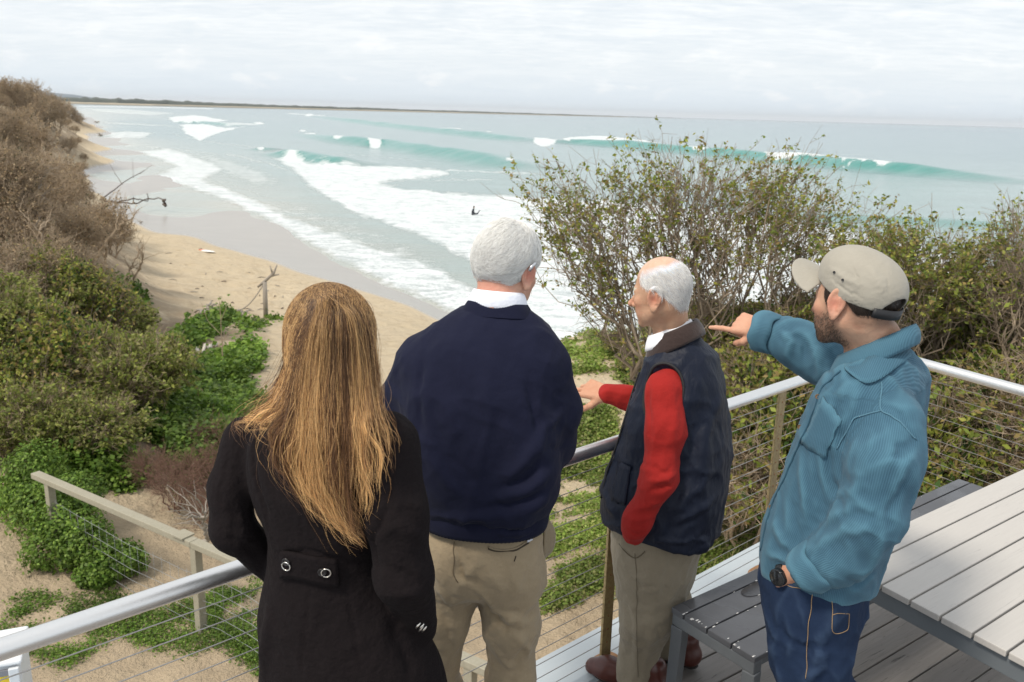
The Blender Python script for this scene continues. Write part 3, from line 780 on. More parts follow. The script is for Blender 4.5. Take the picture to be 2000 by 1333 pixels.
    # body
    def hc_(q, col, eb):
        top = np.clip((q[:, 2]-.045)/.02, 0, 1)[:, None]; col = col*(1-top*V([-.02, .02, .05]))
        nape = np.exp(-((q[:, 1]+.085)**2+(q[:, 2]+.07)**2)/.05**2)[:, None]; col = col*(1-nape*V([0, .16, .14])); col[eb] = (.8, 1.3, 1.6); return col
    inner = [([nc+[0, 0, -.05], P(945, 850, 2.36), P(944, 1080, 2.40)], [.07, .12, .12]), ([P(1000, 690, 2.41), *ra], [.05, .05, .04, .035, .026]), ([P(880, 690, 2.42), *la], [.05, .05, .04, .035, .026])]
    for lp, lr in legs: inner.append((lp, [r_*.6 for r_ in lr]))
    Xr = V([-.35, .9, -.1]); Xl = V([.35, .9, -.1])
    hands = [(lambda p: hand_sdf(p, ra[3]+[0, .03, 0], Xr, [-.6, -.1, .6], HOLD), [ra[3], ra[3]+Xr*.17]), (lambda p: hand_sdf(p, la[3]+[0, .03, 0], Xl, [.6, -.1, .6], dict(HOLD, left=True)), [la[3], la[3]+Xl*.17])]
    bd, hv, hf = body_mesh('body', w, skinA, hc, R, dict(wide=1.05), [hc-R[2]*.04-R[1]*.025, nc+[0, -.012, .01], nc+[0, 0, -.05]], inner, hands, hc_, earbig=1.18)
    # hair
    def hs(p):
        q = to_local(p, hc, R); n = vnoise(q[:, 0]*26, q[:, 1]*26, q[:, 2]*20)*.0035+vnoise(q[:, 0]*60, q[:, 1]*60, q[:, 2]*26+5)*.0015
        d = cran(q, .0125)+n; ax = np.abs(q[:, 0])
        line = np.where(q[:, 1] > .0, -.008+(q[:, 1])*1.0, -.008-np.clip(-q[:, 1]/.05, 0, 1)*.052)
        d = smax(d, line-q[:, 2]+n*1.5, .010)
        d = smax(d, q[:, 1]-.072-.0*q[:, 2], .012)
        earc = to_local(p, hc, R); d = smax(d, -ell(earc*V([1, 1, 1], dtype=np.float32), (.093, -.010, -.010), (.030, .024, .036)), .004)
        return d
    hvv, hff = nets(hs, hc-.16, hc+.16, .0035); hvv = relax(hvv, hff, 2)
    qn = (hvv-hc)@R.T
    pk = np.exp(-((qn[:, 0]+.005)**2+(qn[:, 1]-.0)**2)/.035**2)*np.clip((qn[:, 2]-.06)/.04, 0, 1)
    colh = V([.90, .885, .85])*(1-.55*pk[:, None])+V([.66, .45, .36])*pk[:, None]*.55
    hr = mesh('hair', hvv, hff, hairw, w, True, {'hc': colh})
    def flow(q):
        c = q-V([.0, -.015, .13]); o = V([c[0], c[1]*1., 0])*14+V([.35*np.sign(q[0])*0, -.15, -.9 if q[2] < .1 else -.25]); o = o+V([c[1]*5, -c[0]*5, 0]); return o/np.linalg.norm(o)
    pt = surf_hair(hvv, hff, hc, R, 7500, lambda q: (q[:, 2] > -.05)*1., flow, .058, 8, (.0008, .0060))
    n = len(pt); cc = np.where(rng.random(n)[:, None] < .3, V([.78, .76, .72]), V([.96, .955, .93]))*rng.uniform(.85, 1.12, (n, 1))
    strands('hair_strands', pt, .00036, hairw, hr, cc)
    # hearing aid behind the right ear
    al = plain('hearing_aid_shell', (.55, .56, .58), .25, .8, .05)
    e = lambda x, y, z: from_local(V([x, y, z]), hc, R)
    MB().tube([e(.098, -.030, .004), e(.101, -.027, .018), e(.102, -.018, .028), e(.101, -.009, .030)], [.0045, .0052, .0045, .002], 10).build('hearing_aid', al, w, True)
    return w

# ================================================================ man in red jumper and navy vest
def make_red():
    S = lambda x, y, Y, a, b: (*P(x, y, Y), a, b)
    w = person('balding man in a red jumper and navy vest with his hand in his trouser pocket', (onz(1265, 1345, 0)[0], 2.98, 0))
    t = NT('navy_shell_fabric'); a = t.noise(6, 4); b = t.noise(26, 3, stretch=(1, 1, .35))
    vestm = t.set(t.mix(a, (.0052, .0080, .018), (.0095, .0140, .030)), .55, t.bump(t.math('ADD', b, t.math('MULTIPLY', t.noise(800, 1), .02)), .55, .015), Specular_IOR_Level=.22)
    t = NT('red_knit'); a = t.noise(14, 4); b = t.noise(700, 1)
    redm = t.set(t.mix(t.math('MULTIPLY', b, .5), t.mix(a, (.25, .010, .009), (.32, .016, .013)), (.38, .03, .025)), .9, t.bump(t.math('ADD', t.noise(30, 3), t.math('MULTIPLY', b, .06)), .35, .012), Sheen_Weight=.03, Specular_IOR_Level=.2)
    yaw = D(-62)
    st = smooth_st([S(1318, 648, 2.99, .070, .075), S(1328, 665, 2.99, .105, .090), S(1334, 690, 2.99, .155, .112), S(1335, 730, 2.99, .190, .138), S(1326, 800, 2.98, .200, .170), S(1316, 880, 2.97, .203, .200),
                    S(1300, 950, 2.96, .205, .216), S(1292, 990, 2.96, .210, .218), S(1290, 1026, 2.96, .205, .212), S(1289, 1036, 2.96, .200, .208)], 2)
    sh = P(1296, 742, 2.86)
    la = [P(1300, 765, 2.855), P(1300, 840, 2.80), P(1287, 935, 2.76), P(1244, 1020, 2.765), P(1236, 1048, 2.785)]
    ra = [P(1285, 752, 3.14), P(1262, 800, 3.17), P(1222, 776, 3.16), P(1186, 770, 3.15)]
    hemp = V([math.sin(yaw), math.cos(yaw)])
    def fv(p):
        d = loft(p, st, yaw, 2.3, .012)
        # hem drops towards the back
        d = smax(d, -ell(p, P(1288, 768, 2.79), (.088, .10, .135)), .006)        # near arm hole
        d = smax(d, -ell(p, P(1240, 790, 3.17), (.09, .07, .09)), .010)
        # the front hem is higher than the back one
        u = (p[:, 0]-st[0, 0])*hemp[0]+(p[:, 1]-st[0, 1])*hemp[1]
        d = smax(d, (st[0, 2]+.015+.10*np.clip(u+.05, -.1, .3))-p[:, 2], .012)
        return d
    lo, hi = bbox([V(s[:3]) for s in st], .27); lo[2] = st[0, 2]-.04; hi[2] = st[-1, 2]+.05
    v, fc = nets(fv, lo, hi, .0078); v = relax(v, fc, 2)
    v = folds(v, fc, [([(1415, 760), (1385, 850), (1380, 950)], .007, .022), ([(1420, 900), (1370, 960), (1310, 1010)], .008, .018), ([(1420, 960), (1370, 1005), (1300, 1045)], .008, .015), ([(1400, 990), (1340, 1030), (1290, 1050)], -.007, .012),
                      ([(1360, 700), (1390, 760), (1400, 830)], -.004, .02), ([(1370, 830), (1350, 900), (1335, 960)], -.006, .015), ([(1215, 820), (1200, 880), (1180, 930)], .008, .016), ([(1195, 905), (1215, 915), (1235, 920)], -.006, .008),
                      ([(1205, 830), (1190, 860), (1195, 900)], -.006, .009), ([(1170, 950), (1180, 990), (1200, 1020)], .006, .014), ([(1160, 1022), (1200, 1032), (1225, 1030)], .006, .008), ([(1260, 1062), (1330, 1068), (1415, 1050)], .006, .008)])
    v += normals(v, fc)*(fbm(v[:, 0]*12, v[:, 1]*12, v[:, 2]*8, 3)*.010)[:, None]
    v = crumple(v, fc, .009, 8, ((.2, .2, 1.), (.6, -.3, .6), (-.5, .4, .5)), 2.)
    v = crumple(v, fc, .003, 22, ((.3, .2, 1.), (.9, -.3, .3)), 12.)
    ve = mesh('vest', v, fc, vestm, w)
    # red jumper sleeves and chest under the vest
    def fr(p):
        d = loft(p, st*V([1, 1, 1, .84, .84]), yaw, 2.3, .012)
        d = smax(d, (st[-1, 2]-.5)-p[:, 2], .01)
        al_ = la[4]-la[3]; al_ /= np.linalg.norm(al_); d = smin(d, smax(chain(p, la, [.070, .062, .057, .044, .040], .05), (p-la[4].astype(np.float32))@al_.astype(np.float32)-.012, .006), .02)
        return smin(d, chain(p, ra, [.066, .052, .040, .036], .04), .02)
    lo, hi = bbox([*la, *ra, V(st[-1, :3])], .10); hi[0] += .12; hi[1] += .1; lo[1] -= .03
    rv, rf = nets(fr, lo, hi, .0072); rv = relax(rv, rf, 2)
    rv = folds(rv, rf, [([(1250, 940), (1290, 938), (1330, 930)], .009, .010), ([(1245, 965), (1285, 962), (1325, 950)], -.008, .010), ([(1240, 900), (1280, 915), (1328, 915)], -.006, .010), ([(1225, 990), (1260, 995), (1300, 985)], .006, .010),
                        ([(1262, 740), (1258, 800), (1262, 860)], -.006, .012), ([(1320, 760), (1325, 820), (1318, 880)], .004, .014), ([(1222, 1015), (1250, 1025), (1280, 1015)], .005, .008), ([(1215, 1040), (1240, 1052), (1262, 1045)], -.004, .005)])
    rv += normals(rv, rf)*(fbm(rv[:, 0]*16, rv[:, 1]*16, rv[:, 2]*12, 3)*.006)[:, None]
    rv = crumple(rv, rf, .0045, 13, ((.2, .1, 1.), (1., .3, .2)), 4.)
    mesh('red_jumper', rv, rf, redm, w)
    # piping round the arm hole
    blk = plain('black_binding', (.008, .008, .010), .7)
    c = P(1288, 768, 2.79); e_ = ell(v.astype(np.float32), c, (.088, .10, .135)); nv = normals(v, fc); m_ = (np.abs(e_) < .010) & (((CP-v)*nv).sum(1) > 0) & (v[:, 1] < 2.93); q_ = v[m_]; rim = []
    an = np.arctan2(q_[:, 2]-c[2], (q_[:, 0]-c[0])*1.5)
    for a_ in np.linspace(-math.pi, math.pi, 60):
        k_ = np.abs((an-a_+math.pi) % (2*math.pi)-math.pi) < .16
        if k_.sum() > 2:
            z_ = q_[k_]; rim.append(z_[np.argsort(z_@(c-CP))[:max(2, len(z_)//3)]].mean(0))
    rim = V(rim)
    for _ in range(5): rim = (np.roll(rim, 1, 0)+rim*2+np.roll(rim, -1, 0))/4
    MB().tube([*rim, rim[0]], .0058, 8, False).build('armhole_binding', blk, ve, True)
    hc = P(1292, 572, 2.96); R = frame(D(-56), D(-9), D(2))
    nc = P(1312, 655, 2.985)
    cord = cloth('brown_corduroy', (.030, .018, .016), (.042, .027, .024), 30, .2, 600)
    band('vest_collar', nc+[.014, .0, -.045], nc+[.004, 0, .024], yaw, (.100, .100), (.077, .077), 34, 326, cord, ve, .008, -.62, -.55, 50, 7, .004)
    shirt = plain('white_shirt_cotton', (.78, .79, .82), .8)
    band('shirt_collar', nc+[-.004, 0, -.020], nc+[-.010, 0, .028], yaw, (.084, .084), (.068, .070), 14, 346, shirt, w, .004, -.58, -.52, 40, 5, .003)
    zipm = plain('zip_metal', (.5, .5, .5), .35, .8)
    fz = [surf_at(v, x, y, 8) for x, y in ((1236, 722), (1226, 760), (1214, 800), (1198, 860), (1182, 920), (1168, 975))]
    MB().tube([a+V([-.003, -.004, 0]) for a in fz], .0035, 6).build('zip', blk, ve, True)
    # pocket flap on the vest front
    def patch(name, corners, vv, mat, parent, nx=8, ny=8, th=.005, off=.004):
        c4 = V(corners, float); G = []
        for j in range(ny):
            for i in range(nx):
                s, t_ = i/(nx-1), j/(ny-1); x, y = (c4[0]*(1-s)+c4[1]*s)*(1-t_)+(c4[3]*(1-s)+c4[2]*s)*t_
                G.append(surf_at(vv, x, y, 6))
        G = V(G).reshape(ny, nx, 3)
        for _ in range(3): G[1:-1, 1:-1] = (G[:-2, 1:-1]+G[2:, 1:-1]+G[1:-1, :-2]+G[1:-1, 2:])/4
        o = [a+(CP-a)/np.linalg.norm(CP-a)*off for a in G.reshape(-1, 3)]
        fs = [(j*nx+i, j*nx+i+1, (j+1)*nx+i+1, (j+1)*nx+i) for j in range(ny-1) for i in range(nx-1)]
        ob = mesh(name, o, fs, mat, parent); m = ob.modifiers.new('solid', 'SOLIDIFY'); m.thickness = th; m.offset = 0; return ob
    patch('vest_pocket', [(1203, 905), (1228, 912), (1216, 990), (1190, 978)], v, vestm, ve)
    # trousers
    chino = cloth('olive_beige_chino', (.175, .145, .100), (.235, .20, .145), 16, .3, 900, .85, .15)
    hips = smooth_st([S(1285, 1000, 2.97, .165, .165), S(1284, 1045, 2.97, .172, .168), S(1280, 1100, 2.97, .168, .155), S(1277, 1150, 2.98, .150, .130)], 1)
    f1 = V([P(1250, 1333, 2.93)[0]-.01, 2.93, 0]); f2 = V([P(1300, 1333, 3.1)[0], 3.12, 0])
    legs = [([P(1270, 1100, 2.90), P(1262, 1200, 2.90), V([f1[0]+.01, 2.92, .28]), V([f1[0], 2.93, .05])], [.102, .092, .080, .078]),
            ([P(1300, 1100, 3.05), P(1288, 1190, 3.08), V([f2[0], 3.12, .28]), V([f2[0], 3.12, .06])], [.098, .084, .07, .066])]
    tr, tv, tf = trousers(w, 'trousers', None, hips, legs, chino, [([(1215, 1120), (1245, 1150), (1290, 1150)], -.006, .012), ([(1300, 1090), (1290, 1130), (1270, 1180)], .006, .014), ([(1225, 1180), (1240, 1240), (1235, 1320)], .008, .014),
        ([(1290, 1150), (1275, 1230), (1262, 1320)], .007, .014), ([(1265, 1200), (1290, 1240), (1300, 1290)], -.006, .012), ([(1205, 1170), (1230, 1190), (1270, 1200)], .005, .012), ([(1215, 1250), (1250, 1262), (1290, 1255)], -.005, .012)], yaw=yaw)
    sdm = plain('trouser_seam', (.13, .105, .07), .9)
    def sm_(nm, pts, r=.0013):
        q = []
        for (x0, y0), (x1, y1) in zip(pts[:-1], pts[1:]):
            for t_ in np.linspace(0, 1, max(2, int(math.hypot(x1-x0, y1-y0)/5)), endpoint=False): q.append(surf_at(tv, x0+(x1-x0)*t_, y0+(y1-y0)*t_, 5))
        q = V(q)
        for _ in range(3): q[1:-1] = (q[:-2]+q[1:-1]*2+q[2:])/4
        MB().tube([a+(CP-a)/np.linalg.norm(CP-a)*.0015 for a in q], r, 6).build(nm, sdm, tr, True)
    sm_('side_seam', [(1236, 1078), (1240, 1130), (1241, 1200), (1244, 1270), (1246, 1333)]); sm_('pocket_edge', [(1205, 1062), (1216, 1080), (1236, 1092), (1262, 1078)], .0020)
    br = plain('oxblood_leather', (.075, .020, .014), .35, 0, .3, 60, .2); so = plain('dark_sole_rubber', (.02, .017, .015), .8)
    shoe(w, f1+V([-.015, .005, 0]), D(-62), br, so); shoe(w, f2, D(-60), br, so)
    def hairmask(q):
        n = vnoise(q[:, 0]*40, q[:, 1]*40, q[:, 2]*40)*.006
        low = np.where(q[:, 1] > -.03, .004+(q[:, 1]+.03)*.35, .004-np.clip((-q[:, 1]-.03)/.045, 0, 1)*.062)
        k = np.clip((q[:, 2]-low+n)/.014, 0, 1)*np.clip((.098+.02*np.clip(-q[:, 1]/.08, -1, 1)-q[:, 2]+n)/.030, 0, 1)*np.clip((.056-q[:, 1]+n)/.02, 0, 1)
        er = ((np.abs(q[:, 0])-.088)**2/.022**2+(q[:, 1]+.008)**2/.022**2+(q[:, 2]+.006)**2/.036**2) < 1; return k*np.where(er, 0, 1)
    def hc_(q, col, eb):
        hm_ = hairmask(q)[:, None]*.8; col = col*(1-hm_)+V([1.25, 2.5, 4.5])*hm_
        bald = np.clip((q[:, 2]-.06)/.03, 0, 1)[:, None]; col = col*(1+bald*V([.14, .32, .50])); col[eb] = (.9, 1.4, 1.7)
        st_ = np.exp(-((q[:, 2]+.09)**2)/.03**2)[:, None]*np.clip((q[:, 1]+.02)/.05, 0, 1)[:, None]; col = col*(1-st_*V([.05, .03, .0])); return col
    inner = [([nc+[0, 0, -.06], P(1315, 880, 2.98), P(1285, 1080, 2.98)], [.07, .12, .12]), ([P(1310, 740, 2.93), *la], [.05, .045, .04, .035, .028, .026]), ([P(1300, 745, 3.08), *ra], [.05, .045, .036, .028, .026])]
    for lp, lr in legs: inner.append((lp, [r_*.6 for r_ in lr]))
    X1 = V([-.74, .55, .04]); X2 = V([.12, .46, -.88])
    pose = dict(OPENP)
    hands = [(lambda p: hand_sdf(p, ra[3]+[-.004, 0, 0], X1, [.05, -.75, -.55], pose, 1.04), [ra[3]+[.02, 0, 0], ra[3]+X1*.19, ra[3]+[-.1, -.08, -.05]]),
             (lambda p: hand_sdf(p, la[4]+[.030, .045, .0], X2, [-.8, -.2, .1], dict(curl=[(8, 10, 8)]*4, spread=[0]*4, thumb=[(.045, .036, -.014), (.072, .036, -.016), (.09, .03, -.018)], left=True)), [la[4]+[0, 0, .02], la[4]+X2*.15])]
    bd, hv, hf = body_mesh('body', w, skinB, hc, R, dict(wide=.98, nose=1.03), [hc-R[2]*.035-R[1]*.03, nc+[-.002, 0, .015], nc+[0, 0, -.06]], inner, hands, hc_, earbig=1.2)
    a, b = hv, hf
    def keep(q): return np.clip(hairmask(q), 0, 1)**1.5+1e-7
    fl = lambda q: V([0, -.55-.3*(q[2] > .05), -.8])
    pt = surf_hair(a, b, hc, R, 9000, keep, fl, .022, 4, (.0002, .0040)); n = len(pt)
    strands('hair', pt, .00032, hairw, w, np.where(rng.random(n)[:, None] < .25, V([.66, .63, .60]), V([.95, .94, .92]))*rng.uniform(.85, 1.1, (n, 1)))
    return w

# ================================================================ man in teal corduroy shirt
def cord_mat():
    t = NT('teal_corduroy'); u = t.attr('rib'); a = t.noise(7, 4); b = t.noise(300, 2)
    s = t.math('SINE', t.math('MULTIPLY', u, 2*math.pi/.0044)); s = t.math('MULTIPLY_ADD', s, .5, .5)
    wear = t.attr('wear')
    c = t.mix(a, (.042, .100, .150), (.070, .148, .212)); c = t.mix(t.math('MULTIPLY', t.math('SUBTRACT', 1., s), .55), c, (.010, .042, .072))
    c = t.mix(wear, c, (.12, .27, .35)); c = t.mix(t.math('MULTIPLY', b, .15), c, (.09, .21, .28))
    h = t.math('ADD', t.math('MULTIPLY', s, .22), t.noise(24, 3))
    return t.set(c, .85, t.bump(h, .45, .006), Sheen_Weight=.06, Specular_IOR_Level=.15)
def make_teal():
    S = lambda x, y, Y, a, b: (*P(x, y, Y), a, b)
    w = person('bearded man in a grey cap, teal corduroy shirt and blue jeans pointing', (onz(1580, 1540, 0)[0], 2.15, 0))
    cm = cord_mat(); yaw = D(-48); NC = P(1708, 680, 2.145)
    st = smooth_st([S(1712, 672, 2.14, .075, .072), S(1716, 692, 2.14, .115, .085), S(1714, 720, 2.14, .165, .108), S(1706, 760, 2.14, .188, .125), S(1686, 830, 2.14, .186, .140), S(1664, 910, 2.14, .178, .152),
                    S(1636, 985, 2.14, .172, .160), S(1612, 1050, 2.14, .172, .162), S(1602, 1090, 2.14, .170, .155), S(1599, 1128, 2.14, .165, .148), S(1598, 1146, 2.14, .162, .145)], 2)
    la = [P(1742, 822, 2.00), P(1728, 900, 1.95), P(1700, 1010, 1.93), P(1640, 1085, 1.96), P(1583, 1112, 1.99)]
    ra = [P(1672, 735, 2.32), P(1610, 700, 2.42), P(1555, 670, 2.46), P(1505, 652, 2.50)]
    def f(p):
        d = loft(p, st, yaw, 2.3, .012)
        d = smax(d, (V(st[0, 2])+.02+.14*np.abs((p[:, 0]-st[0, 0])*math.cos(yaw)-(p[:, 1]-st[0, 1])*math.sin(yaw)))-p[:, 2], .01)
        fv_ = (p[:, 0]-NC[0])*math.sin(yaw)+(p[:, 1]-NC[1])*math.cos(yaw); sv_ = (p[:, 0]-NC[0])*math.cos(yaw)-(p[:, 1]-NC[1])*math.sin(yaw); d = smax(d, -smax((NC[2]-.012-.62*fv_)-p[:, 2], np.sqrt(sv_**2+fv_**2)-.125, .01), .008)
        d = smin(d, chain(p, la, [.080, .080, .074, .064, .056], .05), .022)
        return smin(d, chain(p, ra, [.080, .072, .062, .056], .04), .03)
    lo, hi = bbox([*la, *ra, *[V(s[:3]) for s in st]], .13); lo[2] = st[0, 2]-.02
    v, fc = nets(f, lo, hi, .0068); v = relax(v, fc, 2)
    v = folds(v, fc, [([(1620, 860), (1610, 930), (1640, 1000)], -.010, .012), ([(1650, 800), (1622, 850), (1617, 900)], .009, .012), ([(1795, 880), (1760, 930), (1735, 990)], .009, .012), ([(1800, 850), (1765, 870), (1740, 900)], -.007, .012),
                      ([(1700, 780), (1760, 800), (1790, 850)], -.004, .005), ([(1600, 990), (1640, 960), (1700, 950)], .006, .016), ([(1600, 1030), (1650, 1010), (1720, 1000)], -.006, .014), ([(1590, 1060), (1640, 1040), (1710, 1040)], .006, .012),
                      ([(1555, 880), (1560, 960), (1570, 1030)], .008, .013), ([(1575, 860), (1590, 940), (1600, 1010)], -.007, .011), ([(1530, 960), (1545, 1030), (1560, 1080)], -.006, .012), ([(1500, 1010), (1520, 1060), (1550, 1090)], .008, .014),
                      ([(1490, 1080), (1530, 1100), (1560, 1110)], .010, .012), ([(1740, 1030), (1720, 1080), (1690, 1130)], .008, .014), ([(1770, 940), (1745, 1000), (1735, 1060)], -.007, .012), ([(1550, 830), (1580, 880), (1600, 960)], .005, .02),
                      ([(1650, 1140), (1680, 1150), (1720, 1120)], -.006, .010), ([(1520, 640), (1540, 665), (1530, 700)], .008, .010), ([(1545, 640), (1565, 675), (1560, 715)], -.008, .010), ([(1570, 640), (1590, 690), (1590, 735)], .009, .011),
                      ([(1595, 650), (1618, 700), (1612, 750)], -.008, .010), ([(1640, 700), (1650, 740), (1630, 790)], .007, .014), ([(1680, 720), (1660, 790), (1650, 850)], .006, .014), ([(1720, 750), (1760, 730), (1785, 700)], .002, .01),
                      ([(1645, 760), (1625, 800), (1600, 850)], -.006, .012)])
    v = crumple(v, fc, .0042, 11, ((.2, .1, 1.), (.5, .3, -.7)), 6.)
    v = crumple(v, fc, .0026, 24, ((.3, .1, 1.), (.8, .2, -.4)), 9.)
    n0 = normals(v, fc); v += n0*(fbm(v[:, 0]*15, v[:, 1]*15, v[:, 2]*10, 3)*.004)[:, None]
    # cords run along the body and along each sleeve
    p32 = v.astype(np.float32); db = loft(p32, st, yaw, 2.3, .012)
    dl = chain(p32, la, [.080, .080, .074, .064, .056], .05); dr = chain(p32, ra, [.080, .072, .062, .056], .04)
    cx = np.interp(v[:, 2], st[:, 2], st[:, 0]); cy = np.interp(v[:, 2], st[:, 2], st[:, 1])
    ub = np.arctan2(v[:, 1]-cy, v[:, 0]-cx)*.165
    def around(pts, r):
        pts = V(pts); best = np.full(len(v), 9.); u = np.zeros(len(v)); up = V([.3, -1., .5])
        for i in range(len(pts)-1):
            a = pts[i]; ab = pts[i+1]-a; L = np.linalg.norm(ab); t_ = np.clip(((v-a)@ab)/L**2, 0, 1); q = v-a-t_[:, None]*ab; dd = np.linalg.norm(q, axis=1)
            ax = (pts[-1]-pts[0]); ax = ax/np.linalg.norm(ax); e1 = np.cross(ax, up); e1 /= np.linalg.norm(e1); e2 = np.cross(ax, e1)
            m = dd < best; best = np.where(m, dd, best); u = np.where(m, np.arctan2(q@e2, q@e1)*r, u)
        return u
    ul = around(la, .072); ur = around(ra, .064)
    lab = np.where(dl < np.minimum(db-.004, dr), 1, np.where(dr < db-.004, 2, 0))
    rib = np.where(lab == 1, ul, np.where(lab == 2, ur, ub))
    yk = (lab == 0) & (v[:, 2] > st[-1, 2]-.10); rib = np.where(yk, v[:, 0]*.55-v[:, 1]*.80, rib)
    # worn pale edges along the folds: local height of the surface
    sm = relax(v, fc, 14, .6); hh = ((v-sm)*n0).sum(1); wear = relax(np.stack([np.clip(hh/.0030, 0, 1)]*3, 1), fc, 3)[:, 0]*.42
    sh = mesh('shirt', v, fc, cm, w, True, {'rib': rib, 'wear': wear})
    def seam(name, pts, r, mat, parent, off=.0015, vv=v):
        q = []
        for (x0, y0), (x1, y1) in zip(pts[:-1], pts[1:]):
            k = max(2, int(math.hypot(x1-x0, y1-y0)/5))
            for t_ in np.linspace(0, 1, k, endpoint=False): q.append(surf_at(vv, x0+(x1-x0)*t_, y0+(y1-y0)*t_, 5))
        q = V(q+[surf_at(vv, *pts[-1], 5)])
        for _ in range(3): q[1:-1] = (q[:-2]+q[1:-1]*2+q[2:])/4
        return MB().tube([a+(CP-a)/np.linalg.norm(CP-a)*off for a in q], r, 6).build(name, mat, parent, True, attrs=None)
    pale = plain('pale_worn_edge', (.075, .17, .235), .9, 0, .3, 200); dkt = plain('dark_seam_teal', (.02, .07, .11), .9)
    def sf(name, pts, r=.0018, mat=pale): return seam(name, pts, r, mat, sh)
    sf('shoulder_seam', [(1722, 745), (1719, 770), (1716, 800), (1760, 822), (1790, 855)], .0020)
    sf('armhole_seam', [(1716, 800), (1690, 806), (1665, 815), (1648, 850), (1630, 880)], .0020)
    sf('placket_edge', [(1640, 722), (1600, 757), (1590, 790), (1575, 830), (1552, 880), (1530, 930), (1505, 980), (1490, 1030), (1482, 1075)], .0026, dkt)
    # rolled cuffs
    def cuff(c, X, r0, r1, L, th, sq=1.):
        X = V(X)/np.linalg.norm(X); a = np.cross(X, [0, 0, 1.]); a /= np.linalg.norm(a); b = np.cross(X, a); vs = []; fs = []; N = 48
        prof = [(-L/2, r0*.90), (-L/2-.004, r0+th*.6), (-L*.3, r0+th), (0, (r0+r1)/2+th), (L*.3, r1+th), (L/2, r1+th*.7), (L/2+.003, r1*.96), (L/2-.006, r1*.84), (0, r0*.8)]
        rb = []
        for j, (x, rr) in enumerate(prof):
            for k in range(N):
                q = 2*math.pi*k/N; wob = 1+.045*math.sin(2*q+1)+.03*math.sin(5*q+j*.8)
                vs.append(V(c)+X*(x+.007*math.sin(q*2+.5)+.004*math.sin(5*q))+(a*math.cos(q)*sq+b*math.sin(q))*rr*wob); rb.append(q*rr*1.1)
        for j in range(len(prof)-1):
            for k in range(N): fs.append((j*N+k, j*N+(k+1) % N, (j+1)*N+(k+1) % N, (j+1)*N+k))
        return mesh('rolled_cuff', vs, fs, cm, sh, True, {'rib': V(rb), 'wear': V([.45 if j in (1, 4, 5, 6) else .18 for j in range(len(prof)) for k in range(N)])})
    cuff(P(1494, 649, 2.505), ra[3]-ra[2], .058, .060, .055, .006); cuff(P(1590, 1108, 1.985), la[4]-la[3]+V([0, 0, -.01]), .062, .060, .06, .006)
    # collar
    nc = P(1708, 680, 2.145)
    o = band('collar', nc+[.0, 0, -.044], nc+[.002, .002, .020], yaw, (.102, .099), (.081, .084), 26, 334, cm, sh, .006, -.74, -.66, 60, 7, .006)
    n_ = len(o.data.vertices)
    for nm, val in (('rib', [v_.co.x*.8-v_.co.y*.8 for v_ in o.data.vertices]), ('wear', [.25]*n_)):
        at = o.data.attributes.new(nm, 'FLOAT', 'POINT'); at.data.foreach_set('value', val)
    lo_e = V([(1646, 716), (1688, 750), (1725, 733), (1760, 710), (1784, 692)], float); up_e = V([(1650, 700), (1688, 694), (1720, 686), (1752, 676), (1776, 664)], float); vs = []; N_ = 17; M_ = 6
    for j_ in range(M_):
        for i_ in range(N_):
            t_ = i_/(N_-1)*4; a_ = V([np.interp(t_, range(5), lo_e[:, k]) for k in (0, 1)]); b_ = V([np.interp(t_, range(5), up_e[:, k]) for k in (0, 1)]); q = a_*(1-j_/(M_-1))+b_*j_/(M_-1); vs.append(surf_at(v, q[0], q[1], 7))
    G = V(vs).reshape(M_, N_, 3)
    for _ in range(4): G[1:-1] = (G[:-2]+2*G[1:-1]+G[2:])/4; G[:, 1:-1] = (G[:, :-2]+2*G[:, 1:-1]+G[:, 2:])/4
    vs = V([a+(CP-a)/np.linalg.norm(CP-a)*(.009+.004*(k//N_)/(M_-1)) for k, a in enumerate(G.reshape(-1, 3))])
    lo_ = mesh('collar_leaf', vs, [(a*N_+b, a*N_+b+1, (a+1)*N_+b+1, (a+1)*N_+b) for a in range(M_-1) for b in range(N_-1)], cm, sh, True, {'rib': vs[:, 0]*.8-vs[:, 1]*.6, 'wear': V([.45 if (k//N_ == 0 or k % N_ == 0) else .12 for k in range(len(vs))])}); m = lo_.modifiers.new('solid', 'SOLIDIFY'); m.thickness = .005; m.offset = 0
    tee = plain('white_tee_cotton', (.74, .68, .72), .85); band('tee_neckline', nc+[-.008, 0, -.034], nc+[-.008, 0, -.008], yaw, (.086, .090), (.078, .084), -70, 70, tee, w, .004, -.72, -.72, 20, 4)
    # chest pocket and buttons
    G = []; nx, ny = 9, 10; c4 = V([(1604, 775), (1640, 822), (1606, 898), (1560, 868)], float)
    for j in range(ny):
        for i in range(nx):
            s, t_ = i/(nx-1), j/(ny-1); x, y = (c4[0]*(1-s)+c4[1]*s)*(1-t_)+(c4[3]*(1-s)+c4[2]*s)*t_; G.append(surf_at(v, x, y, 6))
    G = V(G).reshape(ny, nx, 3)
    for _ in range(3): G[1:-1, 1:-1] = (G[:-2, 1:-1]+G[2:, 1:-1]+G[1:-1, :-2]+G[1:-1, 2:])/4
    oo = V([a+(CP-a)/np.linalg.norm(CP-a)*.004 for a in G.reshape(-1, 3)])
    pk = mesh('chest_pocket', oo, [(j*nx+i, j*nx+i+1, (j+1)*nx+i+1, (j+1)*nx+i) for j in range(ny-1) for i in range(nx-1)], cm, sh, True, {'rib': np.arctan2(oo[:, 1]-cy.mean(), oo[:, 0]-cx.mean())*.165, 'wear': V([.4 if (i in (0, nx-1) or j in (0, 1, ny-1)) else .05 for j in range(ny) for i in range(nx)])})
    m = pk.modifiers.new('solid', 'SOLIDIFY'); m.thickness = .004; m.offset = 0
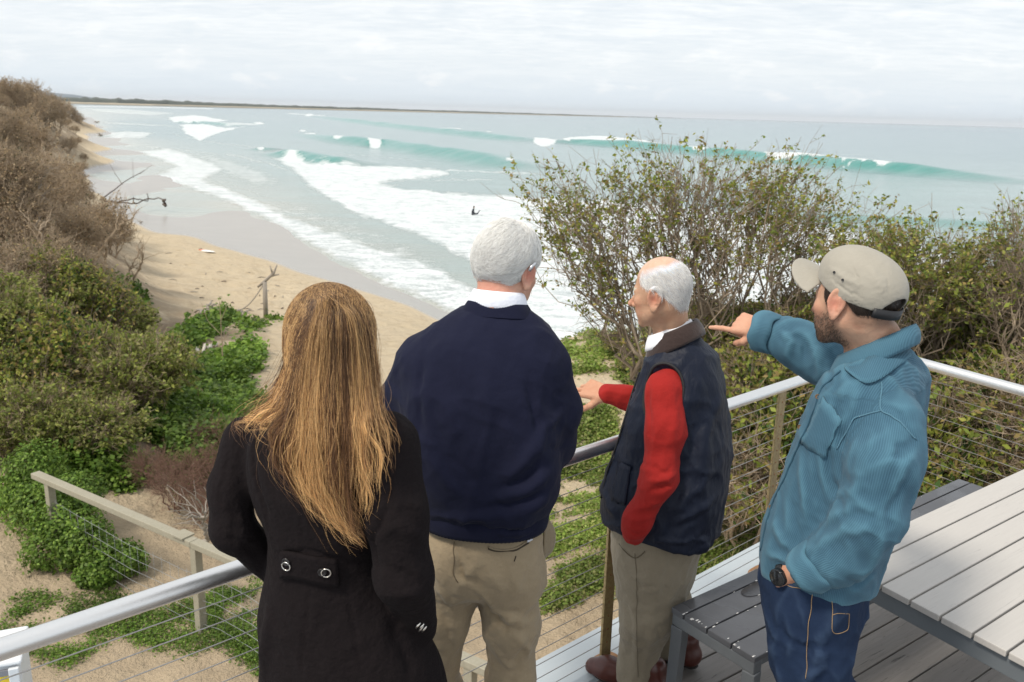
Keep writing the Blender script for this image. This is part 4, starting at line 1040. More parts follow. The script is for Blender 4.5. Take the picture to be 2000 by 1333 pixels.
    horn = plain('horn_button', (.16, .09, .04), .4)
    for x, y in ((1590, 776), (1556, 832), (1500, 990)): button('shirt_button', v, x, y, .0062, horn, sh, .003)
    # jeans
    t = NT('blue_denim'); a = t.noise(10, 4); b = t.noise(650, 1); dn = t.math('SINE', t.math('MULTIPLY', t.attr('twill'), 2500.)); wr = t.attr('wear')
    c = t.mix(a, (.0085, .0165, .040), (.018, .033, .072)); c = t.mix(t.math('MULTIPLY', b, .3), c, (.028, .046, .088)); c = t.mix(t.math('MULTIPLY', wr, .55), c, (.06, .095, .16))
    denim = t.set(c, .85, t.bump(t.math('ADD', t.noise(22, 4), t.math('MULTIPLY', b, .08)), .35, .01), Specular_IOR_Level=.1)
    hips = smooth_st([S(1592, 1090, 2.14, .158, .128), S(1592, 1130, 2.14, .164, .132), S(1590, 1180, 2.14, .160, .128), S(1588, 1230, 2.14, .145, .110)], 1)
    f1 = V([onz(1560, 1600, 0)[0], 2.06, 0]); f2 = V([onz(1600, 1560, 0)[0]-.02, 2.26, 0])
    legs = [([P(1585, 1180, 2.07), P(1582, 1290, 2.07), V([f1[0], 2.06, .45]), V([f1[0], 2.08, .06])], [.105, .095, .070, .062]), ([P(1590, 1180, 2.2), P(1582, 1290, 2.22), V([f2[0], 2.24, .45]), V([f2[0], 2.26, .06])], [.10, .09, .068, .062])]
    jn, jv, jf = trousers(w, 'jeans', None, hips, legs, denim, [([(1520, 1190), (1540, 1250), (1530, 1320)], .007, .014), ([(1600, 1230), (1590, 1290), (1580, 1333)], .007, .014), ([(1510, 1230), (1560, 1270), (1610, 1270)], -.006, .012), ([(1625, 1270), (1600, 1310), (1560, 1330)], .006, .012), ([(1540, 1150), (1560, 1200), (1570, 1260)], .005, .012)], yaw=yaw)
    sm = relax(jv, jf, 14, .6); hh = ((jv-sm)*normals(jv, jf)).sum(1); wa = np.clip((hh-.001)/.006, 0, .5)
    at = jn.data.attributes.new('wear', 'FLOAT', 'POINT'); at.data.foreach_set('value', wa.astype(np.float32))
    stitch = plain('orange_stitch', (.34, .22, .11), .8)
    def sj(name, pts, r=.0009, off=.002): return seam(name, pts, r, stitch, jn, off, jv)
    sj('side_seam', [(1586, 1150), (1582, 1180), (1577, 1230), (1574, 1280), (1573, 1330)])
    sj('pocket_stitch', [(1625, 1165), (1624, 1200), (1625, 1236), (1640, 1242), (1658, 1236), (1664, 1200)]); sj('pocket_stitch', [(1625, 1203), (1643, 1199), (1662, 1201)])
    sj('pocket_stitch', [(1505, 1118), (1515, 1135), (1540, 1146), (1575, 1148)])
    cop = plain('copper_rivet', (.55, .22, .10), .35, .8); button('rivet', jv, 1579, 1147, .0045, cop, jn, .002)
    bt = plain('tan_leather', (.10, .05, .03), .5); so = plain('pale_sole', (.3, .28, .25), .8)
    shoe(w, f1+V([-.01, .0, 0]), D(-50), bt, so); shoe(w, f2, D(-55), bt, so)
    # head
    hc = P(1670, 586, 2.145); R = frame(D(-31), D(-6), D(-3))
    def hc_(q, col, eb):
        beard = np.clip((q[:, 1]+.02)/.03, 0, 1)*np.clip((-.028-q[:, 2]+.25*np.clip(.06-q[:, 1], 0, .1))/.02, 0, 1)*np.clip((q[:, 2]+.135)/.02, 0, 1)
        mous = np.exp(-((q[:, 2]+.055)**2/.008**2+(q[:, 0]/.028)**2))*(q[:, 1] > .085)
        side = np.exp(-((q[:, 1]-.022)**2/.012**2))*(q[:, 2] > -.05)*(q[:, 2] < .03)
        nn = .5+.5*vnoise(q[:, 0]*400, q[:, 1]*400, q[:, 2]*400)
        k = (np.clip(np.maximum(np.maximum(beard*.75, mous*.7), side*.8), 0, 1)*(.65+.5*nn))[:, None]; k = np.clip(k, 0, .92)
        col = col*(1-k)+V([.20, .20, .22])*k
        nape = (np.clip((-.02-q[:, 1])/.03, 0, 1)*np.clip((q[:, 2]+.072)/.02, 0, 1)*(q[:, 2] < .05)*.6)[:, None]; col = col*(1-nape)+V([.14, .13, .13])*nape
        col[eb] = (.10, .10, .10); return col
    inner = [([nc+[0, 0, -.06], P(1660, 900, 2.14), P(1595, 1130, 2.14)], [.07, .10, .10]), ([P(1710, 770, 2.10), *la], [.05, .05, .045, .042, .034, .028]), ([P(1690, 740, 2.25), *ra], [.05, .05, .042, .034, .030])]
    for lp, lr in legs: inner.append((lp, [r_*.6 for r_ in lr]))
    wr_ = P(1489, 643, 2.52); X1 = V([-.74, .62, .05]); X1 /= np.linalg.norm(X1)
    X2 = V([.36, .36, -.85]); X2 /= np.linalg.norm(X2); w2 = P(1540, 1119, 2.045)
    def h1(p): return smin(hand_sdf(p, wr_, X1, [.0, -.72, -.62], POINT, .93), rc(p, wr_+X1*.012, ra[3], .0255, .036, [0, .6, -.4], .85), .02)
    def h2(p): return smin(hand_sdf(p, w2, X2, [-.6, -.45, .2], dict(curl=[(8, 10, 8)]*4, spread=[0]*4, thumb=[(.045, .034, -.014), (.070, .032, -.016), (.088, .026, -.018)], left=True), .94), rc(p, w2, la[4], .027, .036), .02)
    hands = [(h1, [wr_+X1*.18, ra[3], wr_+[0, -.06, -.07]]), (h2, [w2+X2*.15, la[4], w2])]
    bd, hv, hf = body_mesh('body', w, skinC, hc, R, dict(wide=1.02), [hc-R[2]*.045-R[1]*.03, nc+[-.004, 0, .02], nc+[0, 0, -.06]], inner, hands, hc_, earbig=1.1, nr=(.056, .062, .078))
    # stubble
    def kb(q): return (np.clip((q[:, 1]+.015)/.03, 0, 1)*np.clip((-.035-q[:, 2]+.2*np.clip(.06-q[:, 1], 0, .1))/.02, 0, 1)*np.clip((q[:, 2]+.128)/.02, 0, 1)*(np.abs(q[:, 0]) > .012))+1e-6
    pt = surf_hair(hv, hf, hc, R, 3200, kb, lambda q: V([0, .4, -.9]), .007, 3, (.0, .0022)); n = len(pt)
    strands('beard', pt, .00030, hairm, w, np.where(rng.random(n)[:, None] < .3, V([.22, .17, .13]), V([.035, .024, .018])))
    def hs(p):
        q = to_local(p, hc, R); n = vnoise(q[:, 0]*50, q[:, 1]*50, q[:, 2]*50)*.0014; d = cran(q, .0075)+n
        low = np.where(q[:, 1] > -.03, .012, .012-np.clip((-q[:, 1]-.03)/.04, 0, 1)*.075); low = np.where((q[:, 1] > .012) & (q[:, 1] < .034), -.022, low)
        d = smax(d, low-q[:, 2]+n*3, .006); d = smax(d, q[:, 1]-.036-n*3, .006); return smax(d, q[:, 2]-.035, .01)
    a, b = nets(hs, hc-.15, hc+.15, .0033); a = relax(a, b, 1); hr = mesh('hair', a, b, hairm, w, True, {'hc': np.tile(V([.022, .014, .010]), (len(a), 1))})
    pt = surf_hair(a, b, hc, R, 3000, lambda q: (q[:, 2] < .05)*1.+1e-6, lambda q: V([0, -.25, -1.]), .016, 4, (.0004, .003)); n = len(pt)
    strands('hair_strands', pt, .0004, hairm, hr, V([.030, .018, .012])*rng.uniform(.6, 1.8, (n, 1)))
    # ---- five panel cap
    t = NT('grey_washed_cotton'); a_ = t.noise(20, 4); b_ = t.noise(900, 1)
    capm = t.set(t.mix(t.math('MULTIPLY', b_, .4), t.mix(a_, (.270, .248, .205), (.335, .31, .26)), (.40, .37, .31)), .85, t.bump(t.math('ADD', t.noise(45, 3), t.math('MULTIPLY', b_, .05)), .35, .008), Sheen_Weight=.1)
    Rc = frame(D(-34), D(12), D(-3)); cc = hc+R[2]*.0
    def cp(p):
        q = to_local(p, cc, Rc)
        o_ = ell(q, (0, -.008, .040), (.0895, .1130, .0905)); o_ = smin(o_, ell(q, (0, .03, .064), (.077, .082, .064)), .02)
        i_ = ell(q, (0, -.008, .038), (.0845, .108, .0855))
        d = smax(o_, -i_, .002)
        low = .010+np.clip(q[:, 1], 0, 1)*.18; d = smax(d, low-q[:, 2], .002)
        # opening above the strap at the back
        d = smax(d, -ell(q, (0, -.13, .000), (.052, .06, .052)), .003)
        return d
    cv, cf = nets(cp, hc-.19, hc+.19, .003); cv = relax(cv, cf, 2, .4)
    rad_ = cv-(hc+R[2]*.04); rad_ /= np.linalg.norm(rad_, axis=1)[:, None]
    cv = folds(cv, cf, [([(1612, 520), (1640, 545), (1680, 562)], .0035, .008), ([(1615, 545), (1640, 568), (1680, 588)], -.0025, .004), ([(1655, 505), (1668, 540), (1675, 590)], -.0018, .002), ([(1730, 520), (1735, 560), (1730, 580)], -.0018, .002),
                        ([(1690, 510), (1710, 545), (1720, 575)], .004, .012)], nn=rad_)
    cap = mesh('cap', cv, cf, capm, w)
    # brim
    def br_(p):
        q = to_local(p, cc, Rc); q = q.copy(); z = q[:, 2]-.028+q[:, 0]**2*4.2-(q[:, 1]-.10)*.10
        r = np.sqrt((q[:, 0]/.090)**2+((q[:, 1]-.085)/.108)**2)
        d = smax((r-1)*.085, np.abs(z)-.0036, .002); d = smax(d, -(q[:, 1]-.075), .003); return smax(d, -ell(q, (0, -.008, .040), (.0875, .109, .088)), .001)
    bv_, bf_ = nets(br_, hc-.26, hc+.22, .003); bv_ = relax(bv_, bf_, 2, .4); mesh('brim', bv_, bf_, capm, cap)
    dkb = plain('black_strap', (.012, .012, .014), .55)
    def fl(q): return from_local(V(q), cc, Rc)
    vs = []; fs = []
    for j in range(2):
        for i in range(21):
            q = D(-42+84*i/20); vs.append(fl((.0895*math.sin(q)*.98, -.008-.1140*math.cos(q)*.985, -.004+.024*j)))
    fs = [(i, i+1, i+22, i+21) for i in range(20)]
    o = mesh('strap', vs, fs, dkb, cap); m = o.modifiers.new('s', 'SOLIDIFY'); m.thickness = .003
    for x, y in ((1623, 535), (1640, 549)): button('eyelet', cv, x, y, .0033, dkb, cap, .0012)
    # watch
    blk = plain('black_watch_resin', (.010, .010, .011), .35); gls = plain('watch_glass', (.015, .016, .018), .08)
    X = (w2-la[4]); X /= np.linalg.norm(X); c0 = w2+X*.006; a1 = np.cross(X, [0, 0, 1.]); a1 /= np.linalg.norm(a1); b1 = np.cross(X, a1)
    vs = []; fs = []; N = 40
    for x in (-.012, -.010, .010, .012):
        for k in range(N):
            q = 2*math.pi*k/N; r = .0325 if abs(x) < .011 else .0305; vs.append(c0+X*x+(a1*math.cos(q)+b1*math.sin(q))*r)
    fs = [(j*N+k, j*N+(k+1) % N, (j+1)*N+(k+1) % N, (j+1)*N+k) for j in range(3) for k in range(N)]
    wt = mesh('watch', vs, fs, blk, w); m = wt.modifiers.new('s', 'SOLIDIFY'); m.thickness = .003
    d = CP-c0; d = d-X*(d@X); d /= np.linalg.norm(d); d = d+V([0, 0, -.25]); d -= X*(d@X); d /= np.linalg.norm(d); pc = c0+d*.035; e = np.cross(d, X)
    vs = []; prof = [(0, .0075), (.0175, .0075), (.0195, .006), (.0220, .007), (.0235, .004), (.0235, -.008)]
    for rr, z in prof:
        for k in range(32):
            q = 2*math.pi*k/32; vs.append(pc+d*z+rr*(math.cos(q)*X+math.sin(q)*e))
    mesh('watch_face', vs, [(j*32+k, j*32+(k+1) % 32, (j+1)*32+(k+1) % 32, (j+1)*32+k) for j in range(len(prof)-1) for k in range(32)], gls, wt)
    return w
# ================================================================== TERRAIN
def U2(x, y): return np.arctan2(x, y), np.log(np.hypot(x, y))
TP = [(260,300,-9.85),(232,300,-9.75),(200,300,-9.6),(240,283,-9.9),(215,262,-9.95),(196,250,-9.85),(200,275,-9.75),(178,302,-9.5),(176,264,-9.6),(190,238,-10.0),(178,228,-10.2),(176,330,-9.45),(186,370,-9.45),(220,398,-9.4),(252,425,-9.4),(178,285,-9.5),(176,250,-9.5),(215,330,-9.75),(240,370,-9.75),(0,1333,-3.95),(0,1150,-3.95),(300,1250,-4),(600,1330,-4.05),(900,1333,-4.1),(1100,1250,-4.1),(0,1000,-3.75),(150,1130,-3.92),(395,1205,-3.95),(330,1050,-4.0),
      (600,1000,-4.2),(450,900,-4.25),(250,900,-3.7),(250,780,-3.5),(100,700,-2.9),(0,600,-2.0),(0,800,-3.1),(350,720,-4.6),(450,700,-5.2),(500,680,-5.7),(430,640,-6.2),(520,622,-7.5),(580,650,-6.9),(330,640,-5.5),
      (380,600,-7.6),(300,560,-7.4),(400,530,-8.4),(500,560,-8.6),(300,500,-8.2),(560,580,-8.5),(640,600,-8.4),(740,620,-8.4),(740,660,-7.0),(650,680,-5.6),
      (800,610,-8.95),(700,575,-8.95),(600,545,-8.95),(500,510,-8.95),(430,490,-8.95),(350,465,-8.95),(270,450,-8.95),(812,598,-9.35),(705,563,-9.35),(605,533,-9.35),(505,499,-9.35),(435,479,-9.35),(355,455,-9.35),(285,438,-9.35),
      (860,603,-10.),(760,560,-10.),(640,500,-10.),(560,450,-10.),(460,400,-10.),(350,362,-10.),(270,345,-10.),(300,318,-10.),(230,270,-10.),(185,235,-10.),
      (1000,560,-10.9),(800,480,-10.9),(700,440,-10.9),(600,380,-11),(450,340,-11),(350,290,-11),(400,240,-12),(260,235,-11),(900,400,-12),(600,300,-12.5),(1200,300,-14),(1800,300,-14),(600,230,-14),
      (1120,662,-4.6),(1150,650,-4.5),(1150,1000,-4.3),(1100,1150,-4.15),(1150,800,-4.35),(1225,700,-4.0),
      (1450,1060,-2.7),(1330,1060,-3.3),(1250,900,-4.0),(1450,900,-2.0),(1450,760,-1.35),(1450,665,-.85),(1330,760,-2.0),(1340,680,-1.4),(1600,650,-.75),(1650,800,-1.5),(1650,950,-2.1),(1900,1000,-2.0),(1900,850,-1.4),(2000,760,-.95),(1950,690,-.75),(1800,650,-.75),(1780,900,-1.8),
      (0,500,-1.6),(100,560,-3.5),(200,560,-5.6),(150,450,-4.0),(250,520,-7.2),(0,400,-0.6),(100,400,-2.8),(180,420,-6.8),(0,300,.8),(80,300,-2.2),(120,340,-5.8),(148,395,-7.8),(0,230,1.6),(60,212,.6),(100,232,-2.2),(130,224,-3.0),(155,240,-7.5),
      (165,241,-9.),(160,280,-9.),(152,330,-9.),(167,370,-9.),(202,400,-9.),(237,430,-9.)]
TW = [(-3,3,-4),(0,4,-4.05),(2.5,5,-3.8),(4,4,-3),(6,6,-2.2),(9,9,-.9),(16,16,-3.6),(5,16,-3.2),(8,17,-3.4),(10,20,-5.5),(5,23,-5.8),(3,33,-7.6),(4,42,-9.9),(6,56,-10.8),(12,27,-6.0),(14,36,-10.2),(24,26,-5.5),(28,36,-10.5),(20,60,-12),(40,60,-13),(40,36,-9.5),
      (-9,6,-3.6),(-16,12,-1.8),(-30,20,.5),(-50,40,1.9),(-90,75,2.6),(-160,200,1.5),(-300,420,.5),(-420,560,-1),(60,60,-13),(200,200,-16),(0,300,-15),(-200,600,-15),(-120,420,-14)]
tp = V([list(onz(x, y, z)[:2])+[z] for x, y, z in TP]+[list(t) for t in TW])
ta, tl_ = U2(tp[:, 0], tp[:, 1]); TS = 1.35
TX = np.stack([ta*TS, tl_*.62], 1)
def tpsk(r2): return .5*r2*np.log(r2+1e-12)
_n = len(tp); K = tpsk(((TX[:, None]-TX[None])**2).sum(-1))+np.eye(_n)*2e-5
A = np.zeros((_n+3, _n+3)); A[:_n, :_n] = K; A[:_n, _n] = 1; A[:_n, _n+1:] = TX; A[_n, :_n] = 1; A[_n+1:, :_n] = TX.T
tw = np.linalg.solve(A, np.concatenate([tp[:, 2], [0, 0, 0]]))
def T0(x, y):
    x = np.atleast_1d(np.asarray(x, float)); y = np.atleast_1d(np.asarray(y, float)); a, l = U2(x, y); q = np.stack([a*TS, l*.62], 1); o = np.empty(len(x))
    for s in range(0, len(x), 20000):
        e = slice(s, s+20000); o[e] = tpsk(((q[e, None]-TX[None])**2).sum(-1))@tw[:_n]+tw[_n]+q[e]@tw[_n+1:]
    return o
def T(x, y):
    x = np.atleast_1d(np.asarray(x, float)); y = np.atleast_1d(np.asarray(y, float))
    z = np.clip(T0(x, y), -15, 3.2); d = np.hypot(x, y)
    dry = np.clip((z+9.05)/.25, 0, 1)
    z = z+dry*(fbm(x*.5, y*.5, 3., 3)*.10*np.clip(d/14, .5, 2.5)+fbm(x*1.3, y*1.3, 1., 3)*.085)
    return z
NA, NL = 760, 720
az = np.linspace(D(-56), D(50), NA); lr = np.linspace(math.log(2.2), math.log(760), NL)
gx = (np.sin(az)[:, None]*np.exp(lr)[None]).ravel(); gy = (np.cos(az)[:, None]*np.exp(lr)[None]).ravel(); gz = T(gx, gy)
def gridf(a, b):
    i = np.arange(a-1)[:, None]*b+np.arange(b-1)[None]; return np.stack([i, i+b, i+b+1, i+1], -1).reshape(-1, 4)[:, ::-1]
GZ = gz.reshape(NA, NL)
def Tq(x, y):
    a, l = U2(np.asarray(x, float), np.asarray(y, float)); fi = np.clip((a-az[0])/(az[1]-az[0]), 0, NA-1.001); fj = np.clip((l-lr[0])/(lr[1]-lr[0]), 0, NL-1.001)
    i = fi.astype(int); j = fj.astype(int); u = fi-i; v = fj-j
    return GZ[i, j]*(1-u)*(1-v)+GZ[i+1, j]*u*(1-v)+GZ[i, j+1]*(1-u)*v+GZ[i+1, j+1]*u*v
def hit(px, py):
    """where the line of sight through a photo point meets the ground"""
    px = np.atleast_1d(np.asarray(px, float)); py = np.atleast_1d(np.asarray(py, float))
    d = _f[None]+CR[None]*((px-1000)/FPX)[:, None]-CU[None]*((py-666.5)/FPX)[:, None]
    ts = np.exp(np.linspace(math.log(3.0), math.log(700), 900)); res = np.full(len(px), ts[-1]); done = np.zeros(len(px), bool); pt = np.full(len(px), ts[0])
    for t in ts:
        p = CP+d*t; below = (p[:, 2] < Tq(p[:, 0], p[:, 1])) & ~done
        res[below] = (t+pt[below])/2; done |= below; pt[~done] = t
        if done.all(): break
    p = CP+d*res[:, None]; p[:, 2] = Tq(p[:, 0], p[:, 1]); return p
t = NT('sand')
co = t.tex('Object'); n1 = t.noise(.35, 5, .6, co); n2 = t.noise(2.6, 6, .62, co); n3 = t.noise(30, 4, .7, co); n4 = t.noise(1.6, 7, .70, co, .8)
dry = t.mix(n1, (.52, .42, .275), (.63, .53, .38)); dry = t.mix(t.math('MULTIPLY', n3, .35), dry, (.41, .32, .21))
dry = t.mix(t.ramp(n4, [(.50, (0, 0, 0)), (.68, (1, 1, 1))]), dry, (.43, .335, .22))
wetc = t.mix(n1, (.285, .26, .225), (.35, .32, .275))
w_ = t.attr('wet'); path = t.attr('path'); lit = t.attr('litter')
dry = t.mix(path, dry, t.mix(n2, (.34, .26, .17), (.49, .39, .265)))
dry = t.mix(t.math('MULTIPLY', lit, t.ramp(t.noise(.5, 6, .7, co, .8), [(.36, (0, 0, 0)), (.52, (1, 1, 1))])), dry, t.mix(n3, (.20, .145, .09), (.36, .27, .175)))
col = t.mix(w_, dry, wetc)
h = t.math('ADD', t.math('MULTIPLY', n2, .7), t.math('MULTIPLY', n3, .12)); h = t.math('ADD', h, t.math('MULTIPLY', n4, .6))
hb = t.math('MULTIPLY', h, t.math('SUBTRACT', 1., w_))
rg = t.math('MULTIPLY_ADD', w_, -.68, .95)
SAND = t.set(col, rg, t.bump(hb, .9, .30), Specular_IOR_Level=.5)
wet = np.clip((-9.10-gz)/.12, 0, 1)*1.0
dist = np.hypot(gx, gy); path = np.clip((16-dist)/4, 0, 1)
mesh('beach_ground', np.stack([gx, gy, gz], 1), gridf(NA, NL), SAND, None, True, {'wet': wet, 'path': path, 'litter': np.clip((gz+8.3)/1.5, 0, 1)*np.clip((D(-15)-np.arctan2(gx, gy))/.06, 0, 1)*np.clip((dist-13)/4, 0, 1)})['kind'] = 'structure'
# ================================================================== SEA
SA, SL = 640, 1500
sa = np.linspace(D(-46), D(44), SA); sl_ = np.linspace(math.log(30), math.log(26000), SL)
# finer rows where the surf is
u_ = np.linspace(0, 1, SL); sl_ = math.log(30)+(math.log(26000)-math.log(30))*(u_**1.55)
sx = (np.sin(sa)[:, None]*np.exp(sl_)[None]).ravel(); sy = (np.cos(sa)[:, None]*np.exp(sl_)[None]).ravel()
la_, ll_ = U2(sx, sy)
JN = [fbm(la_*70, ll_*26, 1.5, 5), fbm(la_*70, ll_*26, 7.5, 5)]
JX = la_+.0055*JN[0]+.002*fbm(la_*400, ll_*160, 3., 3); JY = (ll_+.045*JN[1]+.012*fbm(la_*400, ll_*160, 9., 3))*.16
def wpoly(pts, z=-10.): return V([onz(x, y, z)[:2] for x, y in pts])
def psd(poly):
    """signed distance (inside positive) in azimuth / log-range units"""
    a, l = U2(poly[:, 0], poly[:, 1]); px, py = a, l*.16; qx, qy = JX, JY
    pad = .03; m = (qx > px.min()-pad) & (qx < px.max()+pad) & (qy > py.min()-pad) & (qy < py.max()+pad)
    X = qx[m]; Y = qy[m]; d = np.full(len(X), 9.); ins = np.zeros(len(X), bool)
    for i in range(len(px)):
        x0, y0, x1, y1 = px[i-1], py[i-1], px[i], py[i]; ex, ey = x1-x0, y1-y0; tt = np.clip(((X-x0)*ex+(Y-y0)*ey)/(ex*ex+ey*ey+1e-15), 0, 1)
        d = np.minimum(d, np.hypot(X-x0-tt*ex, Y-y0-tt*ey)); c = ((y0 > Y) != (y1 > Y)) & (X < (x1-x0)*(Y-y0)/(y1-y0+1e-15)+x0); ins ^= c
    o = np.full(len(qx), -.03); o[m] = np.where(ins, d, -d); return np.clip(o, -.03, .03)
foam = np.zeros(len(sx)); thick = np.zeros(len(sx))
def addfoam(pts, soft, amt):
    global foam
    s = psd(wpoly(pts)); foam = np.maximum(foam, amt*np.clip(.5+s/soft, 0, 1))
addfoam([(535,308),(570,302),(600,317),(660,321),(750,324),(860,330),(880,340),(800,352),(740,356),(790,368),(900,378),(1060,384),(1300,400),(1600,440),(1800,480),(2000,560),(2060,760),(1000,760),(1000,600),(930,520),(880,490),(820,462),(760,440),(700,420),(640,388),(600,362),(585,345),(560,325)], .010, .86)
addfoam([(262,296),(330,290),(400,312),(440,330),(400,350),(470,378),(560,420),(650,452),(740,485),(850,520),(930,570),(1010,660),(930,650),(850,600),(760,562),(690,524),(640,502),(560,452),(460,402),(370,368),(285,350),(340,325)], .012, .80)
addfoam([(850,520),(930,570),(1010,660),(850,600),(760,562),(700,500),(780,480)], .02, .62)
addfoam([(328,230),(380,225),(445,236),(400,241),(340,240)], .004, 1.); addfoam([(350,244),(400,242),(440,251),(480,248),(420,262),(392,276),(362,262)], .004, 1.)
addfoam([(420,238),(520,243),(470,247),(430,245)], .005, .7); addfoam([(150,212),(250,214),(345,222),(300,226),(200,220)], .006, .62); addfoam([(200,262),(240,256),(300,260),(280,270),(210,272)], .008, .72)
addfoam([(330,300),(420,300),(520,330),(560,360),(500,372),(430,345),(400,320)], .03, .55); addfoam([(620,330),(800,345),(760,358),(900,386),(1060,400),(1000,420),(820,392),(680,356)], .02, .35)
addfoam([(500,375),(620,400),(760,455),(880,510),(960,560),(850,540),(700,480),(560,425)], .03, .44)
def foamline(pts, th, amt=.8, soft=.006):
    P_ = [V(p, float) for p in pts]; addfoam([(p[0], p[1]-th/2) for p in P_]+[(p[0], p[1]+th/2) for p in P_[::-1]], soft, amt)
for pts_, th_, am_ in (([(870,333),(960,336),(1045,341)], 3, .85), ([(740,350),(850,353),(960,352)], 3, .7), ([(330,262),(400,276),(480,286),(520,291)], 3, .55), ([(440,300),(520,320),(560,332)], 5, .6), ([(480,392),(600,425),(700,465),(800,510),(880,545)], 6, .62),
                       ([(560,402),(680,432),(780,476)], 4, .5), ([(150,208),(300,210),(420,213)], 1.6, .8), ([(560,222),(640,227)], 1.4, .8), ([(620,300),(740,306),(860,318)], 2.5, .5), ([(1000,352),(1050,355),(1100,352)], 4, .7), ([(300,330),(420,352),(540,392)], 5, .5), ([(200,240),(330,246),(350,250)], 3, .6), ([(240,285),(330,292),(430,302)], 4, .55)): foamline(pts_, th_, am_)
for x, y, a, b in ((505,241,10,2.5),(604,225,9,2.5),(607,263,12,3),(663,274,14,4),(733,283,14,4.5),(512,291,9,3),(1063,278,20,8),(995,323,9,3),(875,252,30,1.6),(940,258,20,1.4),(590,256,8,2)):
    addfoam([(x+a*math.cos(q), y+b*math.sin(q)) for q in np.linspace(0, 2*math.pi, 12, endpoint=False)], .004, 1.)
addfoam([(1075,278),(1110,268),(1180,266),(1260,275),(1330,290),(1400,298),(1380,302),(1290,292),(1180,280),(1110,280)], .004, .95)
addfoam([(1480,308),(1600,314),(1720,326),(1800,336),(1720,334),(1600,322),(1500,316)], .003, .85)
sz = np.full(len(sx), -10.)
teal = np.zeros(len(sx))
def wave(pts, h, wf, wb):
    global sz, teal
    c = wpoly(pts); best = np.full(len(sx), 1e9); tt_ = np.zeros(len(sx)); sg = np.ones(len(sx)); L = len(c)
    pad = 60; m = (sx > c[:, 0].min()-pad) & (sx < c[:, 0].max()+pad) & (sy > c[:, 1].min()-pad) & (sy < c[:, 1].max()+pad); X = sx[m]; Y = sy[m]
    b = best[m]; tq = tt_[m]; s = sg[m]
    for i in range(L-1):
        e = c[i+1]-c[i]; u = np.clip(((X-c[i, 0])*e[0]+(Y-c[i, 1])*e[1])/(e@e), 0, 1); dx = X-c[i, 0]-u*e[0]; dy = Y-c[i, 1]-u*e[1]; d = np.hypot(dx, dy); k = d < b
        cr = e[0]*dy-e[1]*dx; b = np.where(k, d, b); tq = np.where(k, (i+u)/(L-1), tq); s = np.where(k, np.sign(cr), s)
    env = np.clip(np.minimum(tq, 1-tq)*5, 0, 1)**.8; wob = 1+.25*vnoise(X*.06, Y*.06, h)
    d = b*s; w = np.where(d < 0, wf, wb); z = h*wob*env*np.exp(-(d/w)**2); z -= .18*h*env*np.exp(-((d+wf*1.8)/wf)**2)
    o = np.zeros(len(sx)); o[m] = z; sz += o
    o = np.zeros(len(sx)); o[m] = env*np.exp(-((d+wf*.55)/(wf*1.05))**2); teal = np.maximum(teal, o*min(1, h/1.4))
wave([(600,226),(700,239),(800,251),(900,262),(1000,273),(1060,279)], 2.0, 7, 16)
wave([(1050,279),(1120,280),(1200,285),(1350,298),(1500,312),(1700,331),(1850,344),(2050,362)], 2.4, 5.0, 12)
wave([(590,262),(663,275),(733,284),(760,284),(850,300),(930,312),(1000,326),(1060,334)], 2.1, 5, 10)
wave([(540,300),(580,306),(640,318),(700,324)], 1.6, 3.4, 7)
wave([(340,240),(400,241),(470,247)], 1.2, 6, 12); wave([(1500,420),(1700,430),(1900,440),(2060,446)], .6, 3, 6); wave([(500,292),(540,294)], .7, 3, 5)
fz = np.clip(foam, 0, 1); sz += fz*(.14+.12*fbm(sx*.6, sy*.6, 0, 3))*np.clip((psd(wpoly([(0,200),(2000,200),(2000,900),(0,900)]))+.03)/.03, 0, 1)
dd = np.hypot(sx, sy); sz += .10*np.exp(-(dd/900)**2)*fbm(sx*.09, sy*.16, 2., 3)
shal = np.exp(-np.clip(T0(sx, sy)*-1-10, 0, 20)/.9)
rs_ = np.maximum(np.hypot(sx, sy), 1.)
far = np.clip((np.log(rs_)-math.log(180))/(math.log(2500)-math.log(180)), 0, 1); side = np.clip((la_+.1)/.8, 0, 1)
t = NT('sea_water'); co = t.tex('Object')
fo = t.attr('foam'); sh_ = t.attr('shallow'); fr_ = t.attr('far'); te = t.attr('face')
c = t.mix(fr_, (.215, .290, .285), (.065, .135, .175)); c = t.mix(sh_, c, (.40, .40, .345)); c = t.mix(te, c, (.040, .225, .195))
strk = t.noise(.12, 4, .6, co, 0, (.35, 1.6, 1)); c = t.mix(t.math('MULTIPLY', t.math('SUBTRACT', strk, .42), 1.1), c, (.30, .42, .42))
nf = t.noise(.55, 9, .80, co, 1.2, (.75, 1.25, .2)); nf2 = t.noise(5, 5, .7, co, .4)
m_ = t.math('ADD', fo, t.math('MULTIPLY', t.math('SUBTRACT', nf, .5), 1.25)); m_ = t.math('ADD', m_, t.math('MULTIPLY', t.math('SUBTRACT', nf2, .5), .55))
m_ = t.math('MULTIPLY', t.ramp(m_, [(.34, (0, 0, 0)), (.52, (.45, .45, .45)), (.78, (1, 1, 1))]), t.ramp(fo, [(.05, (0, 0, 0)), (.3, (1, 1, 1))]))
c = t.mix(m_, c, t.mix(t.ramp(t.math('ADD', t.math('MULTIPLY', nf, .6), t.math('MULTIPLY', nf2, .4)), [(.44, (0, 0, 0)), (.60, (1, 1, 1))]), (.46, .51, .52), (.78, .79, .79)))
rg = t.math('MULTIPLY_ADD', m_, .55, .17)
w1 = t.noise(.5, 6, .6, co, .3, (.5, 1.3, 1)); w2 = t.noise(3.2, 4, .6, co, .2, (.7, 1.2, 1))
hh = t.math('ADD', t.math('MULTIPLY', w1, 1.), t.math('MULTIPLY', w2, .22)); hh = t.math('ADD', hh, t.math('MULTIPLY', m_, .35))
